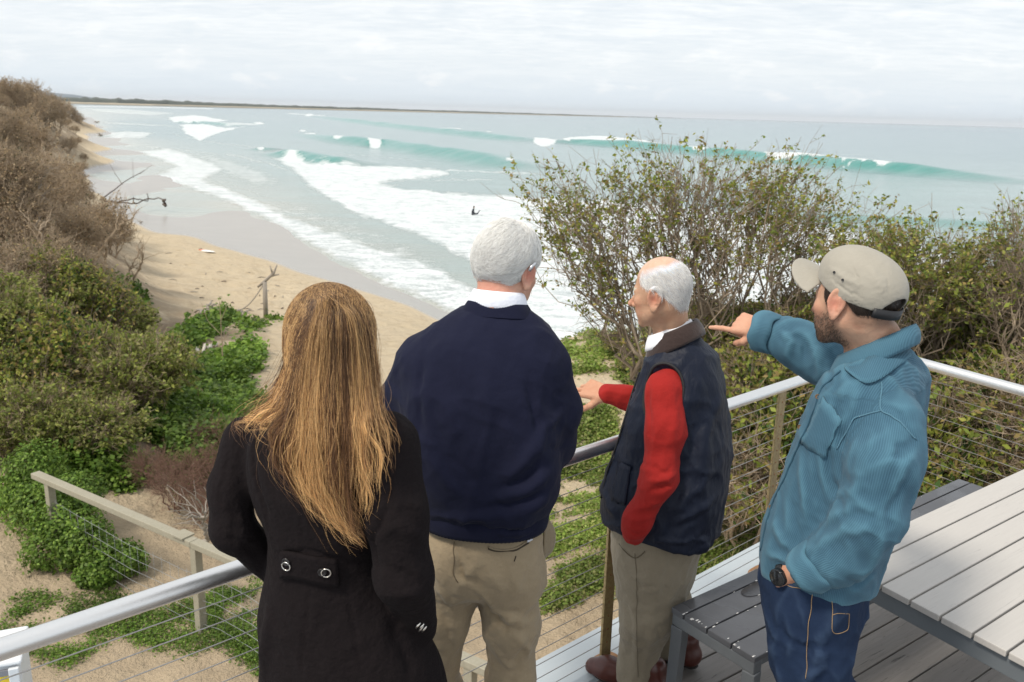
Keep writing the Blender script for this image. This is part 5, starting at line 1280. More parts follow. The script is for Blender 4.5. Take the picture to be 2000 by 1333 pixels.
SEA = t.set(c, rg, t.bump(hh, .55, .5), IOR=1.33, Specular_IOR_Level=.5)
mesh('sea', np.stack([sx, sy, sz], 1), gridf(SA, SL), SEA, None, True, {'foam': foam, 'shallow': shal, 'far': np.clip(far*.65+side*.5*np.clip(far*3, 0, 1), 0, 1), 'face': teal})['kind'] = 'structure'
# ---- far coast: beach line, wooded ridge and a mountain coloured haze blue behind
def ridge(name, pts, depth, mat, zb=-10., label=None, kind='structure', seed=0., n=700, rough=.25):
    """pts: photo x, ground y, top y (at range set by the shore) -> a long low landform with real depth"""
    P3 = []
    xs = np.linspace(pts[0][0], pts[-1][0], n); yb = np.interp(xs, [p[0] for p in pts], [p[1] for p in pts]); yt = np.interp(xs, [p[0] for p in pts], [p[2] for p in pts]); rr = np.interp(xs, [p[0] for p in pts], [p[3] for p in pts])
    rows = 6; vs = np.zeros((rows, n, 3))
    for i in range(n):
        d = ray(xs[i], yb[i]); d = d/np.hypot(d[0], d[1]); b = V([d[0]*rr[i], d[1]*rr[i], zb])
        dt = ray(xs[i], yt[i]); zt = CAMH+dt[2]/np.hypot(dt[0], dt[1])*rr[i]; hgt = max(zt-zb, .5); hgt *= 1+rough*fbm(V([xs[i]*.09]), V([seed]), V([0.]), 5)[0]
        o = V([d[0], d[1], 0])*depth
        for j, (f_, g) in enumerate(((0, 0), (.02, .75), (.12, .93), (.35, 1.0), (.7, .9), (1, 0))): vs[j, i] = b+o*f_+V([0, 0, hgt*g])
    o = mesh(name, vs.reshape(-1, 3), gridf(rows, n), mat); o['kind'] = kind; return o
woods = plain('far_woodland', (.085, .10, .085), .95, 0, .5, .02); fsand = plain('far_beach_sand', (.50, .42, .31), .9, 0, .1, .01); mtn = plain('distant_mountain_haze_blue', (.06, .10, .14), .95, 0, .15, .0004)  # the mountain's blue is distance haze put into its colour
def hy(x): return 220.7+(x-1012)*.0279
def rp(rows): return [(x, hy(x)+6, hy(x)-(h-20655/r), r) for x, h, r in rows]
ridge('far_beach', rp([(90,3.2,3300),(300,2.8,3500),(600,2.2,4200),(900,1.5,5200),(1100,1.0,6500),(1230,.5,8200)]), 60, fsand, seed=3., rough=.1)
ridge('far_woodland', rp([(90,12.5,3420),(150,13,3440),(230,12.5,3500),(330,11,3750),(430,8.5,3900),(520,7.2,4050),(600,6.6,4300),(700,6,4700),(800,5,5100),(900,4.2,5500),(1000,3.6,6000),(1080,2.8,6800),(1160,1.9,7800),(1250,.9,9500),(1330,.3,12000)]), 300, woods, seed=5., rough=.22)
ridge('distant_mountain', [(-150,205,196,15000),(0,205,190,15000),(60,205,182,15000),(100,205,180,15000),(140,205,184,15000),(190,205,191,15000),(260,205,197,15000)], 3000, mtn, -10., seed=8., rough=.04)
# ================================================================== SKY
W = bpy.data.worlds.new('World'); SC.world = W; W.use_nodes = True; nt = W.node_tree; nt.nodes.clear()
class WN(NT):
    def __init__(s, t): s.t = t
w = WN(nt); out = w.n('ShaderNodeOutputWorld')
sky = w.n('ShaderNodeTexSky'); sky.sky_type = 'NISHITA'; sky.sun_disc = False; sky.sun_elevation = D(48); sky.sun_rotation = D(-35); sky.air_density = 1.2; sky.dust_density = 2.5
bg1 = w.n('ShaderNodeBackground'); w.l(sky.outputs[0], bg1.inputs[0]); bg1.inputs[1].default_value = .10
tc = w.n('ShaderNodeTexCoord').outputs['Generated']; sp = w.n('ShaderNodeSeparateXYZ'); w.l(tc, sp.inputs[0])
zc = w.math('MAXIMUM', sp.outputs[2], 0.); zz = w.math('ADD', zc, .10)
cb = w.n('ShaderNodeCombineXYZ'); w.l(w.math('DIVIDE', sp.outputs[0], zz), cb.inputs[0]); w.l(w.math('DIVIDE', sp.outputs[1], zz), cb.inputs[1])
pl = cb.outputs[0]
na = w.noise(1.3, 7, .64, pl, .5, (1.0, 1.7, 1)); nb = w.noise(5.5, 6, .66, pl, .4, (1, 2.2, 1)); ncu = w.noise(16, 5, .6, tc, .3, (1, 1, 2.6))
base = w.ramp(w.math('ADD', w.math('MULTIPLY', na, .6), w.math('MULTIPLY', nb, .4)), [(.36, (.60, .655, .71)), (.47, (.70, .735, .765)), (.58, (.83, .84, .845))])
low = w.ramp(zc, [(.0, (1, 1, 1)), (.15, (0, 0, 0))])
cum = w.math('MULTIPLY', w.ramp(ncu, [(.56, (0, 0, 0)), (.68, (1, 1, 1))]), w.ramp(zc, [(.005, (0, 0, 0)), (.02, (1, 1, 1)), (.085, (1, 1, 1)), (.13, (0, 0, 0))]))
hz = w.mix(low, base, w.ramp(zc, [(0, (.61, .70, .78)), (.05, (.69, .745, .79)), (.15, (.73, .77, .81))]))
hz = w.mix(w.math('MULTIPLY', cum, .35), hz, (.93, .92, .91))
bg2 = w.n('ShaderNodeBackground'); w.l(hz, bg2.inputs[0]); bg2.inputs[1].default_value = 1.0
mx = w.n('ShaderNodeMixShader'); mx.inputs[0].default_value = .90; w.l(bg1.outputs[0], mx.inputs[1]); w.l(bg2.outputs[0], mx.inputs[2]); w.l(mx.outputs[0], out.inputs[0])
sn = bpy.data.lights.new('sun', 'SUN'); sno = bpy.data.objects.new('sun', sn); COL.objects.link(sno); sn.energy = 2.4; sn.angle = D(11); sn.color = (1, .92, .80)
sd = V([math.sin(D(-35))*math.cos(D(48)), -.15, math.sin(D(48))]); sd = V([-.48, -.38, .80])
sno.rotation_euler = Vector(sd).to_track_quat('Z', 'Y').to_euler()
sky.sun_elevation = math.asin(sd[2]/np.linalg.norm(sd)); sky.sun_rotation = math.atan2(sd[0], sd[1])
SC.view_settings.view_transform = 'Standard'; SC.view_settings.look = 'None'; SC.view_settings.exposure = .42; SC.view_settings.gamma = 1
SC.cycles.use_denoising = True
SC.cycles.max_bounces = 8; SC.cycles.transparent_max_bounces = 8

# ---- thin sea air
t = NT('sea_air'); t.t.nodes.remove(t.b); pv = t.n('ShaderNodeVolumePrincipled'); pv.inputs['Color'].default_value = (.97, .985, 1., 1); pv.inputs['Density'].default_value = 4e-5; pv.inputs['Anisotropy'].default_value = .2; t.l(pv.outputs[0], t.out.inputs['Volume'])
m = MB(); m.box((0, 9000, 60), (32000, 0, 0), (0, 32000, 0), (0, 0, 80)); hz_ = m.build('haze', t.m); hz_['kind'] = 'stuff'
# ================================================================== DECK, RAILING, TABLE, BENCH
def dirv(a): return V([math.cos(D(a)), math.sin(D(a)), 0.])
ZU = V([0, 0, 1.])
RA = V([-1.12, 1.699, 0.]); RC = V([1.993, 4.511, 0.]); RB = V([2.385, 3.881, 0.]); RD = (RC-RA)/np.linalg.norm(RC-RA); RB2 = (RB-RC)/np.linalg.norm(RB-RC)
NO = V([-RD[1], RD[0], 0.]); NB = V([-RB2[1], RB2[0], 0.])
if NB@(V([0, 0, 0])-RC) > 0: NB = -NB
steel = None
t = NT('brushed_stainless_steel'); a = t.noise(3, 4); b = t.noise(240, 2, .5, None, 0, (1, 1, 1)); sp_ = t.noise(70, 6, .7)
steel = t.set(t.mix(t.ramp(sp_, [(.62, (0, 0, 0)), (.80, (1, 1, 1))]), (.80, .79, .775), (.66, .64, .61)), t.math('MULTIPLY_ADD', sp_, .14, .30), t.bump(t.math('ADD', b, sp_), .06, .002), Metallic=1.)
t = NT('bronze_anodised_metal'); a = t.noise(9, 6, .65); b = t.noise(60, 5, .7)
bronze = t.set(t.mix(t.ramp(b, [(.45, (0, 0, 0)), (.7, (1, 1, 1))]), t.mix(a, (.29, .215, .095), (.37, .285, .135)), (.22, .13, .06)), t.math('MULTIPLY_ADD', a, .3, .3), t.bump(b, .12, .002), Metallic=.2)
rust = plain('rust_stained_plate', (.33, .17, .075), .55, .4, .4, 60, .2)
cable = plain('stainless_cable', (.42, .40, .38), .4, .85, .1, 200)
t = NT('composite_board'); co = t.tex('Object'); g = t.noise(5, 6, .65, co, .4); bi = t.attr('tone')
mp = t.n('ShaderNodeMapping'); mp.inputs['Rotation'].default_value = (0, 0, -D(36.5)); t.l(co, mp.inputs[0]); mp2 = t.n('ShaderNodeMapping'); mp2.inputs['Scale'].default_value = (2.0, 42, 8); t.l(mp.outputs[0], mp2.inputs[0])
gr = t.noise(1.6, 7, .68, mp2.outputs[0], .5)
c = t.mix(gr, (.135, .120, .108), (.33, .305, .285)); c = t.mix(t.math('MULTIPLY', g, .5), c, (.25, .235, .225)); c = t.mix(t.math('MULTIPLY', bi, .5), c, (.13, .12, .11))
c = t.mix(t.ramp(t.noise(2.2, 7, .75, mp2.outputs[0], 1.), [(.58, (0, 0, 0)), (.66, (1, 1, 1))]), c, (.075, .066, .06))
board = t.set(c, t.math('MULTIPLY_ADD', g, .3, .45), t.bump(gr, .35, .004))
def slab(mb, p, u, L, v, W_, z0, z1):
    p = V(p); mb.box(p+u*L/2+v*W_/2+ZU*(z0+z1)/2-ZU*p[2]*1., u*L/2, v*W_/2, ZU*(z1-z0)/2)
# deck boards run at 36.5 degrees; the deck edge follows the railings
bd = dirv(36.5); bn = V([-bd[1], bd[0], 0.]); off0 = (V([1.365, 3.01, 0])@bn)
E1 = RA+NO*(-.03); E2 = RC
def clip_line(c):
    """the stretch of line c + s*bd lying inside the deck"""
    lo, hi = -9., 9.
    for p, n in ((RA-NO*.055, NO), (RC-NB*.055, NB), (V([-3., 0, 0]), V([-1., 0, 0])), (V([0, -2.5, 0]), V([0, -1., 0])), (V([6., 0, 0]), V([1., 0, 0]))):
        a = (c-p)@n; b = bd@n      # want a+s*b<=0
        if abs(b) < 1e-9: continue
        s = -a/b
        if b > 0: hi = min(hi, s)
        else: lo = max(lo, s)
    return lo, hi
pitch = .142; mb_v = []; mb_f = []; tone = []
root = empty('deck', (0, 0, 0), kind='structure')
for k in range(-34, 12):
    c0 = bn*(off0+k*pitch+.004); c1 = bn*(off0+(k+1)*pitch-.004)
    a0, a1 = clip_line(c0); b0, b1 = clip_line(c1)
    if a1-a0 < .02 or b1-b0 < .02: continue
    b = len(mb_v); r_ = random.random()
    for z in (0., -.024):
        for q in (c0+bd*a0, c0+bd*a1, c1+bd*b1, c1+bd*b0): mb_v.append(q+ZU*z); tone.append(r_)
    mb_f += [(b, b+1, b+2, b+3), (b+7, b+6, b+5, b+4), (b, b+4, b+5, b+1), (b+1, b+5, b+6, b+2), (b+2, b+6, b+7, b+3), (b+3, b+7, b+4, b)]
o = mesh('deck_boards', mb_v, mb_f, board, None, False, {'tone': tone}); o['kind'] = 'structure'; bpy.data.objects.remove(root)
m = o.modifiers.new('bevel', 'BEVEL'); m.width = .002; m.segments = 1
under = plain('deck_frame_timber', (.05, .045, .04), .8)
mb = MB()
for s in np.arange(-.5, 4.2, .45): mb.box(RA+RD*s-NO*1.6+ZU*-.12, NO*1.4, RD*.022, ZU*.09)
o = mb.build('deck_joists', under); o['kind'] = 'structure'
fas = plain('pale_grey_edge_board', (.40, .445, .475), .55, 0, .05, 8, .05)
mb = MB(); mb.box(RA+RD*1.9+NO*.075+ZU*-.012, RD*2.42, NO*.115, ZU*.016); mb.box(RA+RD*1.9+NO*.188+ZU*-.16, RD*2.42, NO*.006, ZU*.13)
Lb = 3.0
mb.box(RC+RB2*(Lb/2-.03)+NB*.075+ZU*-.0125, RB2*(Lb/2+.0), NB*.115, ZU*.016)
o = mb.build('deck_edge_board', fas, None, False, .003); o['kind'] = 'structure'
# ---- railings: handrail, flat posts on base plates, fifteen cables
def railing(name, label, A0, d, L, posts, n_out):
    r = empty(name, tuple(A0), label=label, cat='railing')
    s0 = .96
    MB().tube([A0+d*s+ZU*s0 for s in np.linspace(0, L, 12)], .0255, 28).build('handrail', steel, r, True)
    for k, s in enumerate(posts):
        b = A0+d*s; pm = MB(); pm.box(b+ZU*.47, d*.0275, n_out*.006, ZU*.464)
        p = pm.build('post', bronze, r, False, .0015)
        for i in range(15): MB().tube([b+n_out*-.0075+ZU*(.045+.06*i), b+n_out*.0075+ZU*(.045+.06*i)], .0048, 10).build('ferrule', rust, p, True)
        # rounded base plate with four screws
        vs = []; N = 32
        for z in (.0, .009):
            for i in range(N):
                q = 2*math.pi*i/N; c, s_ = math.cos(q), math.sin(q); e = 3.2; rr = (abs(c)**e+abs(s_)**e)**(-1/e); vs.append(b+d*c*rr*.078+n_out*s_*rr*.052+ZU*(z+.001))
        bp = mesh('base_plate', vs, [tuple(range(N-1, -1, -1)), tuple(range(N, 2*N))]+[(i, (i+1) % N, N+(i+1) % N, N+i) for i in range(N)], rust, p, False)
        for u, v_ in ((-.058, -.028), (.058, -.028), (-.058, .028), (.058, .028)):
            MB().tube([b+d*u+n_out*v_+ZU*.010, b+d*u+n_out*v_+ZU*.0145], [.0075, .0055], 10).build('screw', steel, bp, True)
    for i in range(15):
        z = .045+.06*i
        MB().tube([A0+d*s+ZU*z for s in (-.0, L)], .0017, 6).build('cable', cable, r, True)
    return r
railing('cable_railing', 'long stainless handrail with bronze flat posts and thin cables crossing in front of the people', RA-RD*1.6, RD, 1.6+4.193, [.28, 1.6-.175, 1.6+.955, 1.6+2.062, 1.6+3.205], NO)
railing('cable_railing', 'shorter stainless handrail with thin cables behind the picnic table, beyond the capped man', RC+RB2*.0, RB2, 3.2, [.06, 1.35, 2.6], NB)
MB().tube([RC-RD*.03+ZU*.96, RC+ZU*.96, RC+RB2*.03+ZU*.96], .0257, 28).build('handrail_corner', steel, [o_ for o_ in COL.objects if o_.name == 'cable_railing'][0], True)
# ---- picnic bench
t = NT('charcoal_aluminium_slat'); co = t.tex('Object'); a = t.noise(14, 6, .7); wetm = t.noise(3.1, 4, .55, co, .6)
dark = t.set(t.mix(a, (.060, .062, .070), (.095, .098, .108)), t.ramp(wetm, [(.44, (.42, .42, .42)), (.56, (.16, .16, .16))]), t.bump(a, .05, .001), Metallic=.15)
frm = plain('grey_powder_coat', (.115, .125, .135), .45, .2, .1, 30)
def furn(name, label, cat, O, u, v, L, widths, zt, th, mat, frame_mat, leg_s, gap=.006, apron=.045, lip=.0):
    r = empty(name, tuple(O), label=label, cat=cat); off = 0
    for k, w in enumerate(widths):
        m = MB(); m.box(O+u*L/2+v*(off+w/2)+ZU*(zt-th/2), u*(L/2), v*(w/2-gap/2), ZU*th/2); m.build('slat', mat, r, False, .003); off += w
    Wd = off; z = zt-th-.0015
    for s in leg_s:
        fr_ = MB(); fr_.box(O+u*s+v*Wd/2+ZU*(z-apron/2), u*.022, v*(Wd/2-.006), ZU*apron/2); fr_.build('cross_frame', frame_mat, r, False, .004)
        for q, sg in ((.028, -1), (Wd-.028, 1)):
            lm = MB(); top = z-apron-.0005; c = O+u*s+v*q; lm.tube([c+ZU*top, c+ZU*(top-.06), c+v*sg*.012+ZU*.02, c+v*sg*.012+ZU*.001], [.034, .033, .029, .029], 4); lm.build('leg', frame_mat, r, False, .004)
    fr_ = MB(); fr_.box(O+u*L/2+v*(.035)+ZU*(z-apron/2-.001), u*(L/2-.05), v*.012, ZU*apron*.42); fr_.build('side_rail', frame_mat, r, False, .003)
    fr_ = MB(); fr_.box(O+u*L/2+v*(Wd-.035)+ZU*(z-apron/2-.001), u*(L/2-.05), v*.012, ZU*apron*.42); fr_.build('side_rail', frame_mat, r, False, .003)
    return r
bu = dirv(37.2); bv_ = -V([-bu[1], bu[0], 0.])
furn('bench', 'dark charcoal slatted bench with worn white flecks between the two men on the right', 'bench', V([.597, 2.786, 0]), bu, bv_, 2.06, [.062, .106, .106, .100], .45, .022, dark, frm, [.026, 2.03])
# moulded hollow with water standing on the second slat
hol = plain('wet_hollow_film', (.035, .036, .042), .05); c = onz(1490, 1145, .4512)
vs = []; N = 36
for rr in (1., .6):
    for i in range(N):
        q = 2*math.pi*i/N; e = 2.6; cs, sn_ = math.cos(q), math.sin(q); k = (abs(cs)**e+abs(sn_)**e)**(-1/e); vs.append(c+bu*cs*k*.115*rr+bv_*sn_*k*.034*rr+ZU*(.0012))
bo = [o_ for o_ in COL.objects if o_.name == 'bench'][0]
mesh('puddle', vs, [(i, (i+1) % N, N+(i+1) % N, N+i) for i in range(N)]+[tuple(range(N, 2*N))], hol, bo)
fl = MB(); wp = plain('chipped_paint', (.6, .6, .6), .6)
for k in range(46):
    s = rng.uniform(0, .42); q = rng.choice([.060, .066, .165, .172, .272, .278, .370])+rng.normal()*.0015
    if k < 16: s = rng.uniform(.0, .015); q = rng.uniform(.05, .37)
    if k > 36: s = rng.uniform(.28, .40); q = rng.uniform(.10, .16)
    r_ = rng.uniform(.0012, .0042); c = V([.597, 2.786, 0])+bu*s+bv_*q+ZU*.4512
    fl.box(c, bu*r_*1.6, bv_*r_*.6, ZU*.0005)
fl.build('paint_chip', wp, bo)
# ---- table
t = NT('pale_grey_composite_slat'); co = t.tex('Object'); mp = t.n('ShaderNodeMapping'); mp.inputs['Rotation'].default_value = (0, 0, -D(36.6)); t.l(co, mp.inputs[0]); mp2 = t.n('ShaderNodeMapping'); mp2.inputs['Scale'].default_value = (3.0, 60, 8); t.l(mp.outputs[0], mp2.inputs[0])
g1 = t.noise(2.2, 7, .7, mp2.outputs[0], .3); g2 = t.noise(4, 5, .6, co); g3 = t.noise(1.3, 7, .75, mp2.outputs[0], 1.2)
c = t.mix(g1, (.40, .38, .355), (.52, .495, .465)); c = t.mix(t.math('MULTIPLY', g2, .35), c, (.42, .395, .365)); c = t.mix(t.math('MULTIPLY', t.ramp(g3, [(.60, (0, 0, 0)), (.70, (1, 1, 1))]), .7), c, (.26, .25, .24))
pale = t.set(c, .6, t.bump(g1, .15, .002))
tu = dirv(36.6); tv_ = dirv(36.6-94.5); tO = V([1.071, 2.622, 0])
frm2 = plain('blue_grey_powder_coat', (.165, .185, .20), .4, .25, .06, 20)
r = furn('picnic_table', 'large table with pale grey slats and a grey frame at the lower right corner', 'table', tO, tu, tv_, 1.6, [.100]*8, .75, .021, pale, frm2, [.10, 1.50], .007, .050)
MB().box(tO+tu*.030+tv_*.40+ZU*(.75-.021-.033), tu*.012, tv_*.395, ZU*.0305).build('end_apron', frm2, r, False, .003)
# ================================================================== VEGETATION
def quads(name, c, n, size, mat, parent, col, aspect=1.9, attrs=True):
    """leaves: centre c (N,3), facing n (N,3), size (N,)"""
    N = len(c); n = n/(np.linalg.norm(n, axis=1)[:, None]+1e-9); r_ = rng.normal(size=(N, 3)); a = np.cross(n, r_); a /= np.linalg.norm(a, axis=1)[:, None]+1e-9; b = np.cross(n, a)
    s = size[:, None]; L = s*aspect
    v = np.stack([c-a*L*.5, c+b*s*.5+n*s*.10, c+a*L*.5, c-b*s*.5+n*s*.10], 1).reshape(-1, 3)
    f = np.arange(N*4).reshape(N, 4)
    return mesh(name, v, f, mat, parent, False, {'hc': np.repeat(col, 4, 0)})
def leaf_mat(name, rough=.55, trans=.38):
    t = NT(name); c = t.attr('hc', 'Color'); t.set(c, rough, Specular_IOR_Level=.3)
    tr = t.n('ShaderNodeBsdfTranslucent'); t.l(c, tr.inputs[0]); mx_ = t.n('ShaderNodeMixShader'); mx_.inputs[0].default_value = trans
    t.l(t.b.outputs[0], mx_.inputs[1]); t.l(tr.outputs[0], mx_.inputs[2]); t.l(mx_.outputs[0], t.out.inputs[0]); return t.m
LEAF = leaf_mat('leaf_green'); 
def bark_mat(name, a, b):
    t = NT(name); n_ = t.noise(6, 5, .7); return t.set(t.mix(n_, a, b), .9, t.bump(t.noise(60, 4, .7), .5, .01))
BARK = bark_mat('bark_brown', (.19, .14, .095), (.34, .27, .20)); BARKG = bark_mat('bark_grey_brown', (.28, .205, .135), (.46, .365, .26)); BARKT = bark_mat('bark_tea_tree', (.20, .15, .10), (.37, .29, .21)); BARKR = bark_mat('bark_red_brown', (.17, .085, .06), (.28, .18, .13)); DRIFT = bark_mat('driftwood_grey', (.22, .19, .16), (.42, .38, .33))
def shrub_mesh(seed, base, ells, nl=8, ns=40, nt=300, nf=6, nff=2, fl=.35, r0=.055, leaf=(.03, 4, .5), cols=None, leaf_low=.15, wild=.35, up=.6, twr=.0045, gnarl=.10):
    """returns branch paths/radii and leaf centres for one shrub that fills the ellipsoids ells [(centre, radii, weight)]"""
    g = np.random.default_rng(seed); base = V(base, float)
    w = V([e[2] for e in ells], float); w /= w.sum()
    def samp(n, shell=.6):
        k = g.choice(len(ells), n, p=w); d = g.normal(size=(n, 3)); d /= np.linalg.norm(d, axis=1)[:, None]; d[:, 2] = np.where(d[:, 2] < -.3, -d[:, 2]*.6, d[:, 2])
        r = g.uniform(shell**3, 1, n)**(1/3); return V([ells[i][0] for i in k])+d*r[:, None]*V([ells[i][1] for i in k])
    allc = samp(nt, .35)
    def km(P_, k):
        c = P_[g.choice(len(P_), k, replace=False)]
        for _ in range(4):
            i = ((P_[:, None]-c[None])**2).sum(-1).argmin(1)
            for j in range(k):
                if (i == j).any(): c[j] = P_[i == j].mean(0)
        return c, ((P_[:, None]-c[None])**2).sum(-1).argmin(1)
    ls, _ = km(allc, nl); ls = base+(ls-base)*.62; ls[:, 2] -= .08*np.linalg.norm(ls-base, axis=1)
    sc_, it_ = km(allc, ns); sub = sc_-(sc_-base)*.16
    K_ = 7; paths = []; rads = []
    def curve(a, b, ra, rb, bow, out=None):
        t_ = np.linspace(0, 1, K_)[:, None]; mid = (a+b)/2+bow; p = a*(1-t_)**2+2*mid*t_*(1-t_)+b*t_**2; L = np.linalg.norm(b-a)
        nn = g.normal(size=(K_, 3))*gnarl*L*.45; nn[0] = 0; nn[-1] = 0; p = p+nn; paths.append(p); rads.append(np.linspace(ra, rb, K_)); return p
    limb = []
    for l in ls:
        b0 = base+V([*g.normal(size=2)*r0*1.6, 0]); limb.append(curve(b0, l, r0, r0*.5, V([*(l-base)[:2]*.10, -abs(l-base)[2]*.05])+g.normal(size=3)*.12*np.linalg.norm(l-base)*.5))
    sp_ = []
    for s in sub:
        j = ((ls-s)**2).sum(1).argmin(); L_ = limb[j]; a = L_[g.integers(3, K_)]; sp_.append(curve(a, s, r0*.42, r0*.2, V([0, 0, -.10*np.linalg.norm(s-a)])))
    tw_ = []
    for q, i in zip(allc, it_):
        a = sp_[i][g.integers(2, K_)]; tw_.append(curve(a, q, r0*.17, r0*.07, g.normal(size=3)*.06))
    main = (V(paths), V(rads)); 
    # fine twigs (vectorised)
    tw_ = V(tw_); idx = np.repeat(np.arange(nt), nf); st = g.integers(2, K_, len(idx)); a = tw_[idx, st]; cen = allc.mean(0)
    o = a-cen; o /= np.linalg.norm(o, axis=1)[:, None]+1e-9; d = o*.6+V([0, 0, up])+g.normal(size=a.shape)*wild; d /= np.linalg.norm(d, axis=1)[:, None]
    L = fl*g.uniform(.4, 1.3, len(a)); K2 = 4; t_ = np.linspace(0, 1, K2)[None, :, None]
    f1 = a[:, None]+d[:, None]*L[:, None, None]*t_+g.normal(size=(len(a), K2, 3))*.03*L[:, None, None]*(t_ > 0)
    f1[..., 2] += (t_[..., 0]**2)*L[:, None]*.12
    i2 = np.repeat(np.arange(len(a)), nff); k2 = g.integers(1, K2, len(i2)); a2 = f1[i2, k2]; d2 = d[i2]+g.normal(size=a2.shape)*.55; d2 /= np.linalg.norm(d2, axis=1)[:, None]; L2 = L[i2]*g.uniform(.25, .6, len(i2))
    f2 = a2[:, None]+d2[:, None]*L2[:, None, None]*t_
    fine = np.concatenate([f1, f2]); fr = np.concatenate([np.tile(np.linspace(twr, twr*.55, K2), (len(f1), 1)), np.tile(np.linspace(twr*.6, twr*.35, K2), (len(f2), 1))])
    # leaves
    sz, per, dens = leaf; src = np.concatenate([f1, f2]); hgt = (src[:, -1, 2]-base[2])/(allc[:, 2].max()-base[2]); cl = .5+.9*fbm(src[:, -1, 0]*1.6+seed, src[:, -1, 1]*1.6, src[:, -1, 2]*1.6, 3)
    pr = dens*np.clip(leaf_low+(1-leaf_low)*np.clip((hgt-.35)/.4, 0, 1), 0, 1)*np.clip(cl*1.5, 0, 1.6); m = g.random(len(src)) < pr; src = src[m]
    ii = np.repeat(np.arange(len(src)), per); tt = g.uniform(.25, 1, len(ii)); kk = tt*(K2-1); k0 = np.clip(kk.astype(int), 0, K2-2); u = (kk-k0)[:, None]; lc = src[ii, k0]*(1-u)+src[ii, k0+1]*u+g.normal(size=(len(ii), 3))*sz*.6
    ln = g.normal(size=lc.shape)+V([0, 0, .8]); cols = cols or [(.07, .10, .025), (.035, .06, .018), (.12, .13, .035)]; cv = V(cols)[g.integers(0, len(cols), len(lc))]*g.uniform(.7, 1.25, (len(lc), 1))
    return main, (fine, fr), (lc, ln, sz*g.uniform(.6, 1.25, len(lc)), cv)
def build_shrub(name, label, group, data, bark, leafm=None, base=(0, 0, 0), cat='shrub', trunk_name='trunk'):
    r = empty(name, tuple(base), label=label, cat=cat, group=group); (mp_, mr), (fp, fr), (lc, ln, ls, cv) = data
    strands(trunk_name, mp_, mr, bark, r, None, 5); strands('twigs', fp, fr, bark, r, None, 3)
    if len(lc): quads('foliage', lc, ln, ls, leafm or LEAF, r, cv)
    return r
def clone(src, loc, rz, sc, label=None, group=None):
    r = src.copy(); COL.objects.link(r); r.location = loc; r.rotation_euler = (0, 0, rz); r.scale = (sc, sc, sc) if np.ndim(sc) == 0 else sc
    if label: r['label'] = label
    if group: r['group'] = group
    for ch in src.children: c = ch.copy(); COL.objects.link(c); c.parent = r
    return r
def place(protos, pix, size, group, labels, grounded=.08, jit=.18, app=False):
    """one shrub where each photo point meets the ground; first copy of each prototype is the prototype itself"""
    g = hit([p[0] for p in pix], [p[1] for p in pix]); used = {}
    for i, p in enumerate(g):
        k = i % len(protos); s = np.clip(pix[i][2]/FPX*np.linalg.norm(p-CP), .5, 9.)*random.uniform(.75, 1.25) if app else (pix[i][2] if len(pix[i]) > 2 else size)*random.uniform(1-jit, 1+jit); sc = (s, s, s*random.uniform(.85, 1.15)); loc = (p[0], p[1], p[2]-grounded*s); rz = random.uniform(0, 6.28)
        if k not in used:
            o = protos[k]; used[k] = 1; o.location = loc; o.rotation_euler = (0, 0, rz); o.scale = sc
        else: o = clone(protos[k], loc, rz, sc)
        o['label'] = labels[k % len(labels)]; o['group'] = group
brown = [(.46, .34, .20), (.35, .25, .145), (.52, .40, .25)]; olive = [(.25, .285, .065), (.17, .215, .045), (.33, .35, .085), (.24, .22, .09)]; grn = [(.055, .12, .018), (.035, .085, .012), (.09, .17, .03)]
mix_ = [(.27, .31, .055), (.19, .24, .045), (.36, .36, .075), (.32, .24, .09)]
unit = [((0, 0, .62), (.55, .55, .42), 1.)]
def proto(seed, **k):
    return shrub_mesh(seed, (0, 0, -.05), k.pop('ells', unit), **{**dict(nl=5, ns=16, nt=90, nf=7, nff=3, fl=.20, r0=.022, twr=.0042, wild=.5), **k})
# -- brown scrub of the eroding bluff, in plain sizes of about one metre, scaled when placed
PX = None
PB = [build_shrub('scrub_bush', 'x', 'x', proto(s, nt=70, nff=3, leaf=(.022, 3, .45), cols=brown+[(.10, .10, .05)], leaf_low=.5, up=.3, twr=.0050), BARKG) for s in (1, 2, 3)]
PO = [build_shrub('dense_shrub', 'x', 'x', proto(s, nt=130, nf=7, nff=3, leaf=(.032, 5, .85), cols=olive, leaf_low=.55, up=.4, fl=.18), BARKG) for s in (4, 5, 6)]
PG = [build_shrub('green_shrub', 'x', 'x', proto(s, nt=110, nf=7, nff=3, leaf=(.036, 4, .8), cols=mix_+[(.05, .10, .02)], leaf_low=.45, up=.5, fl=.22), BARK) for s in (7, 8)]
PR = [build_shrub('bare_shrub', 'x', 'x', proto(s, nt=70, nf=6, nff=3, leaf=(.02, 1, .12), cols=grn, leaf_low=.5, up=.7, fl=.34, wild=.6), BARKR) for s in (9, 10)]
PT = [build_shrub('tangled_shrub', 'x', 'x', proto(s, nt=90, nf=7, nff=4, leaf=(.030, 3, .5), cols=mix_+[(.06, .11, .02), (.2, .14, .08)], leaf_low=.7, up=.15, wild=.9, fl=.24, twr=.0040), BARKG) for s in (11, 12, 13)]
def inpoly(poly, n):
    p = V(poly, float); lo, hi = p.min(0), p.max(0); out = []
    while len(out) < n:
        q = rng.uniform(lo, hi, (n*3, 2)); c = np.zeros(len(q), bool)
        for i in range(len(p)):
            x0, y0 = p[i-1]; x1, y1 = p[i]; c ^= ((y0 > q[:, 1]) != (y1 > q[:, 1])) & (q[:, 0] < (x1-x0)*(q[:, 1]-y0)/(y1-y0+1e-12)+x0)
        out += list(q[c])
    return V(out[:n])
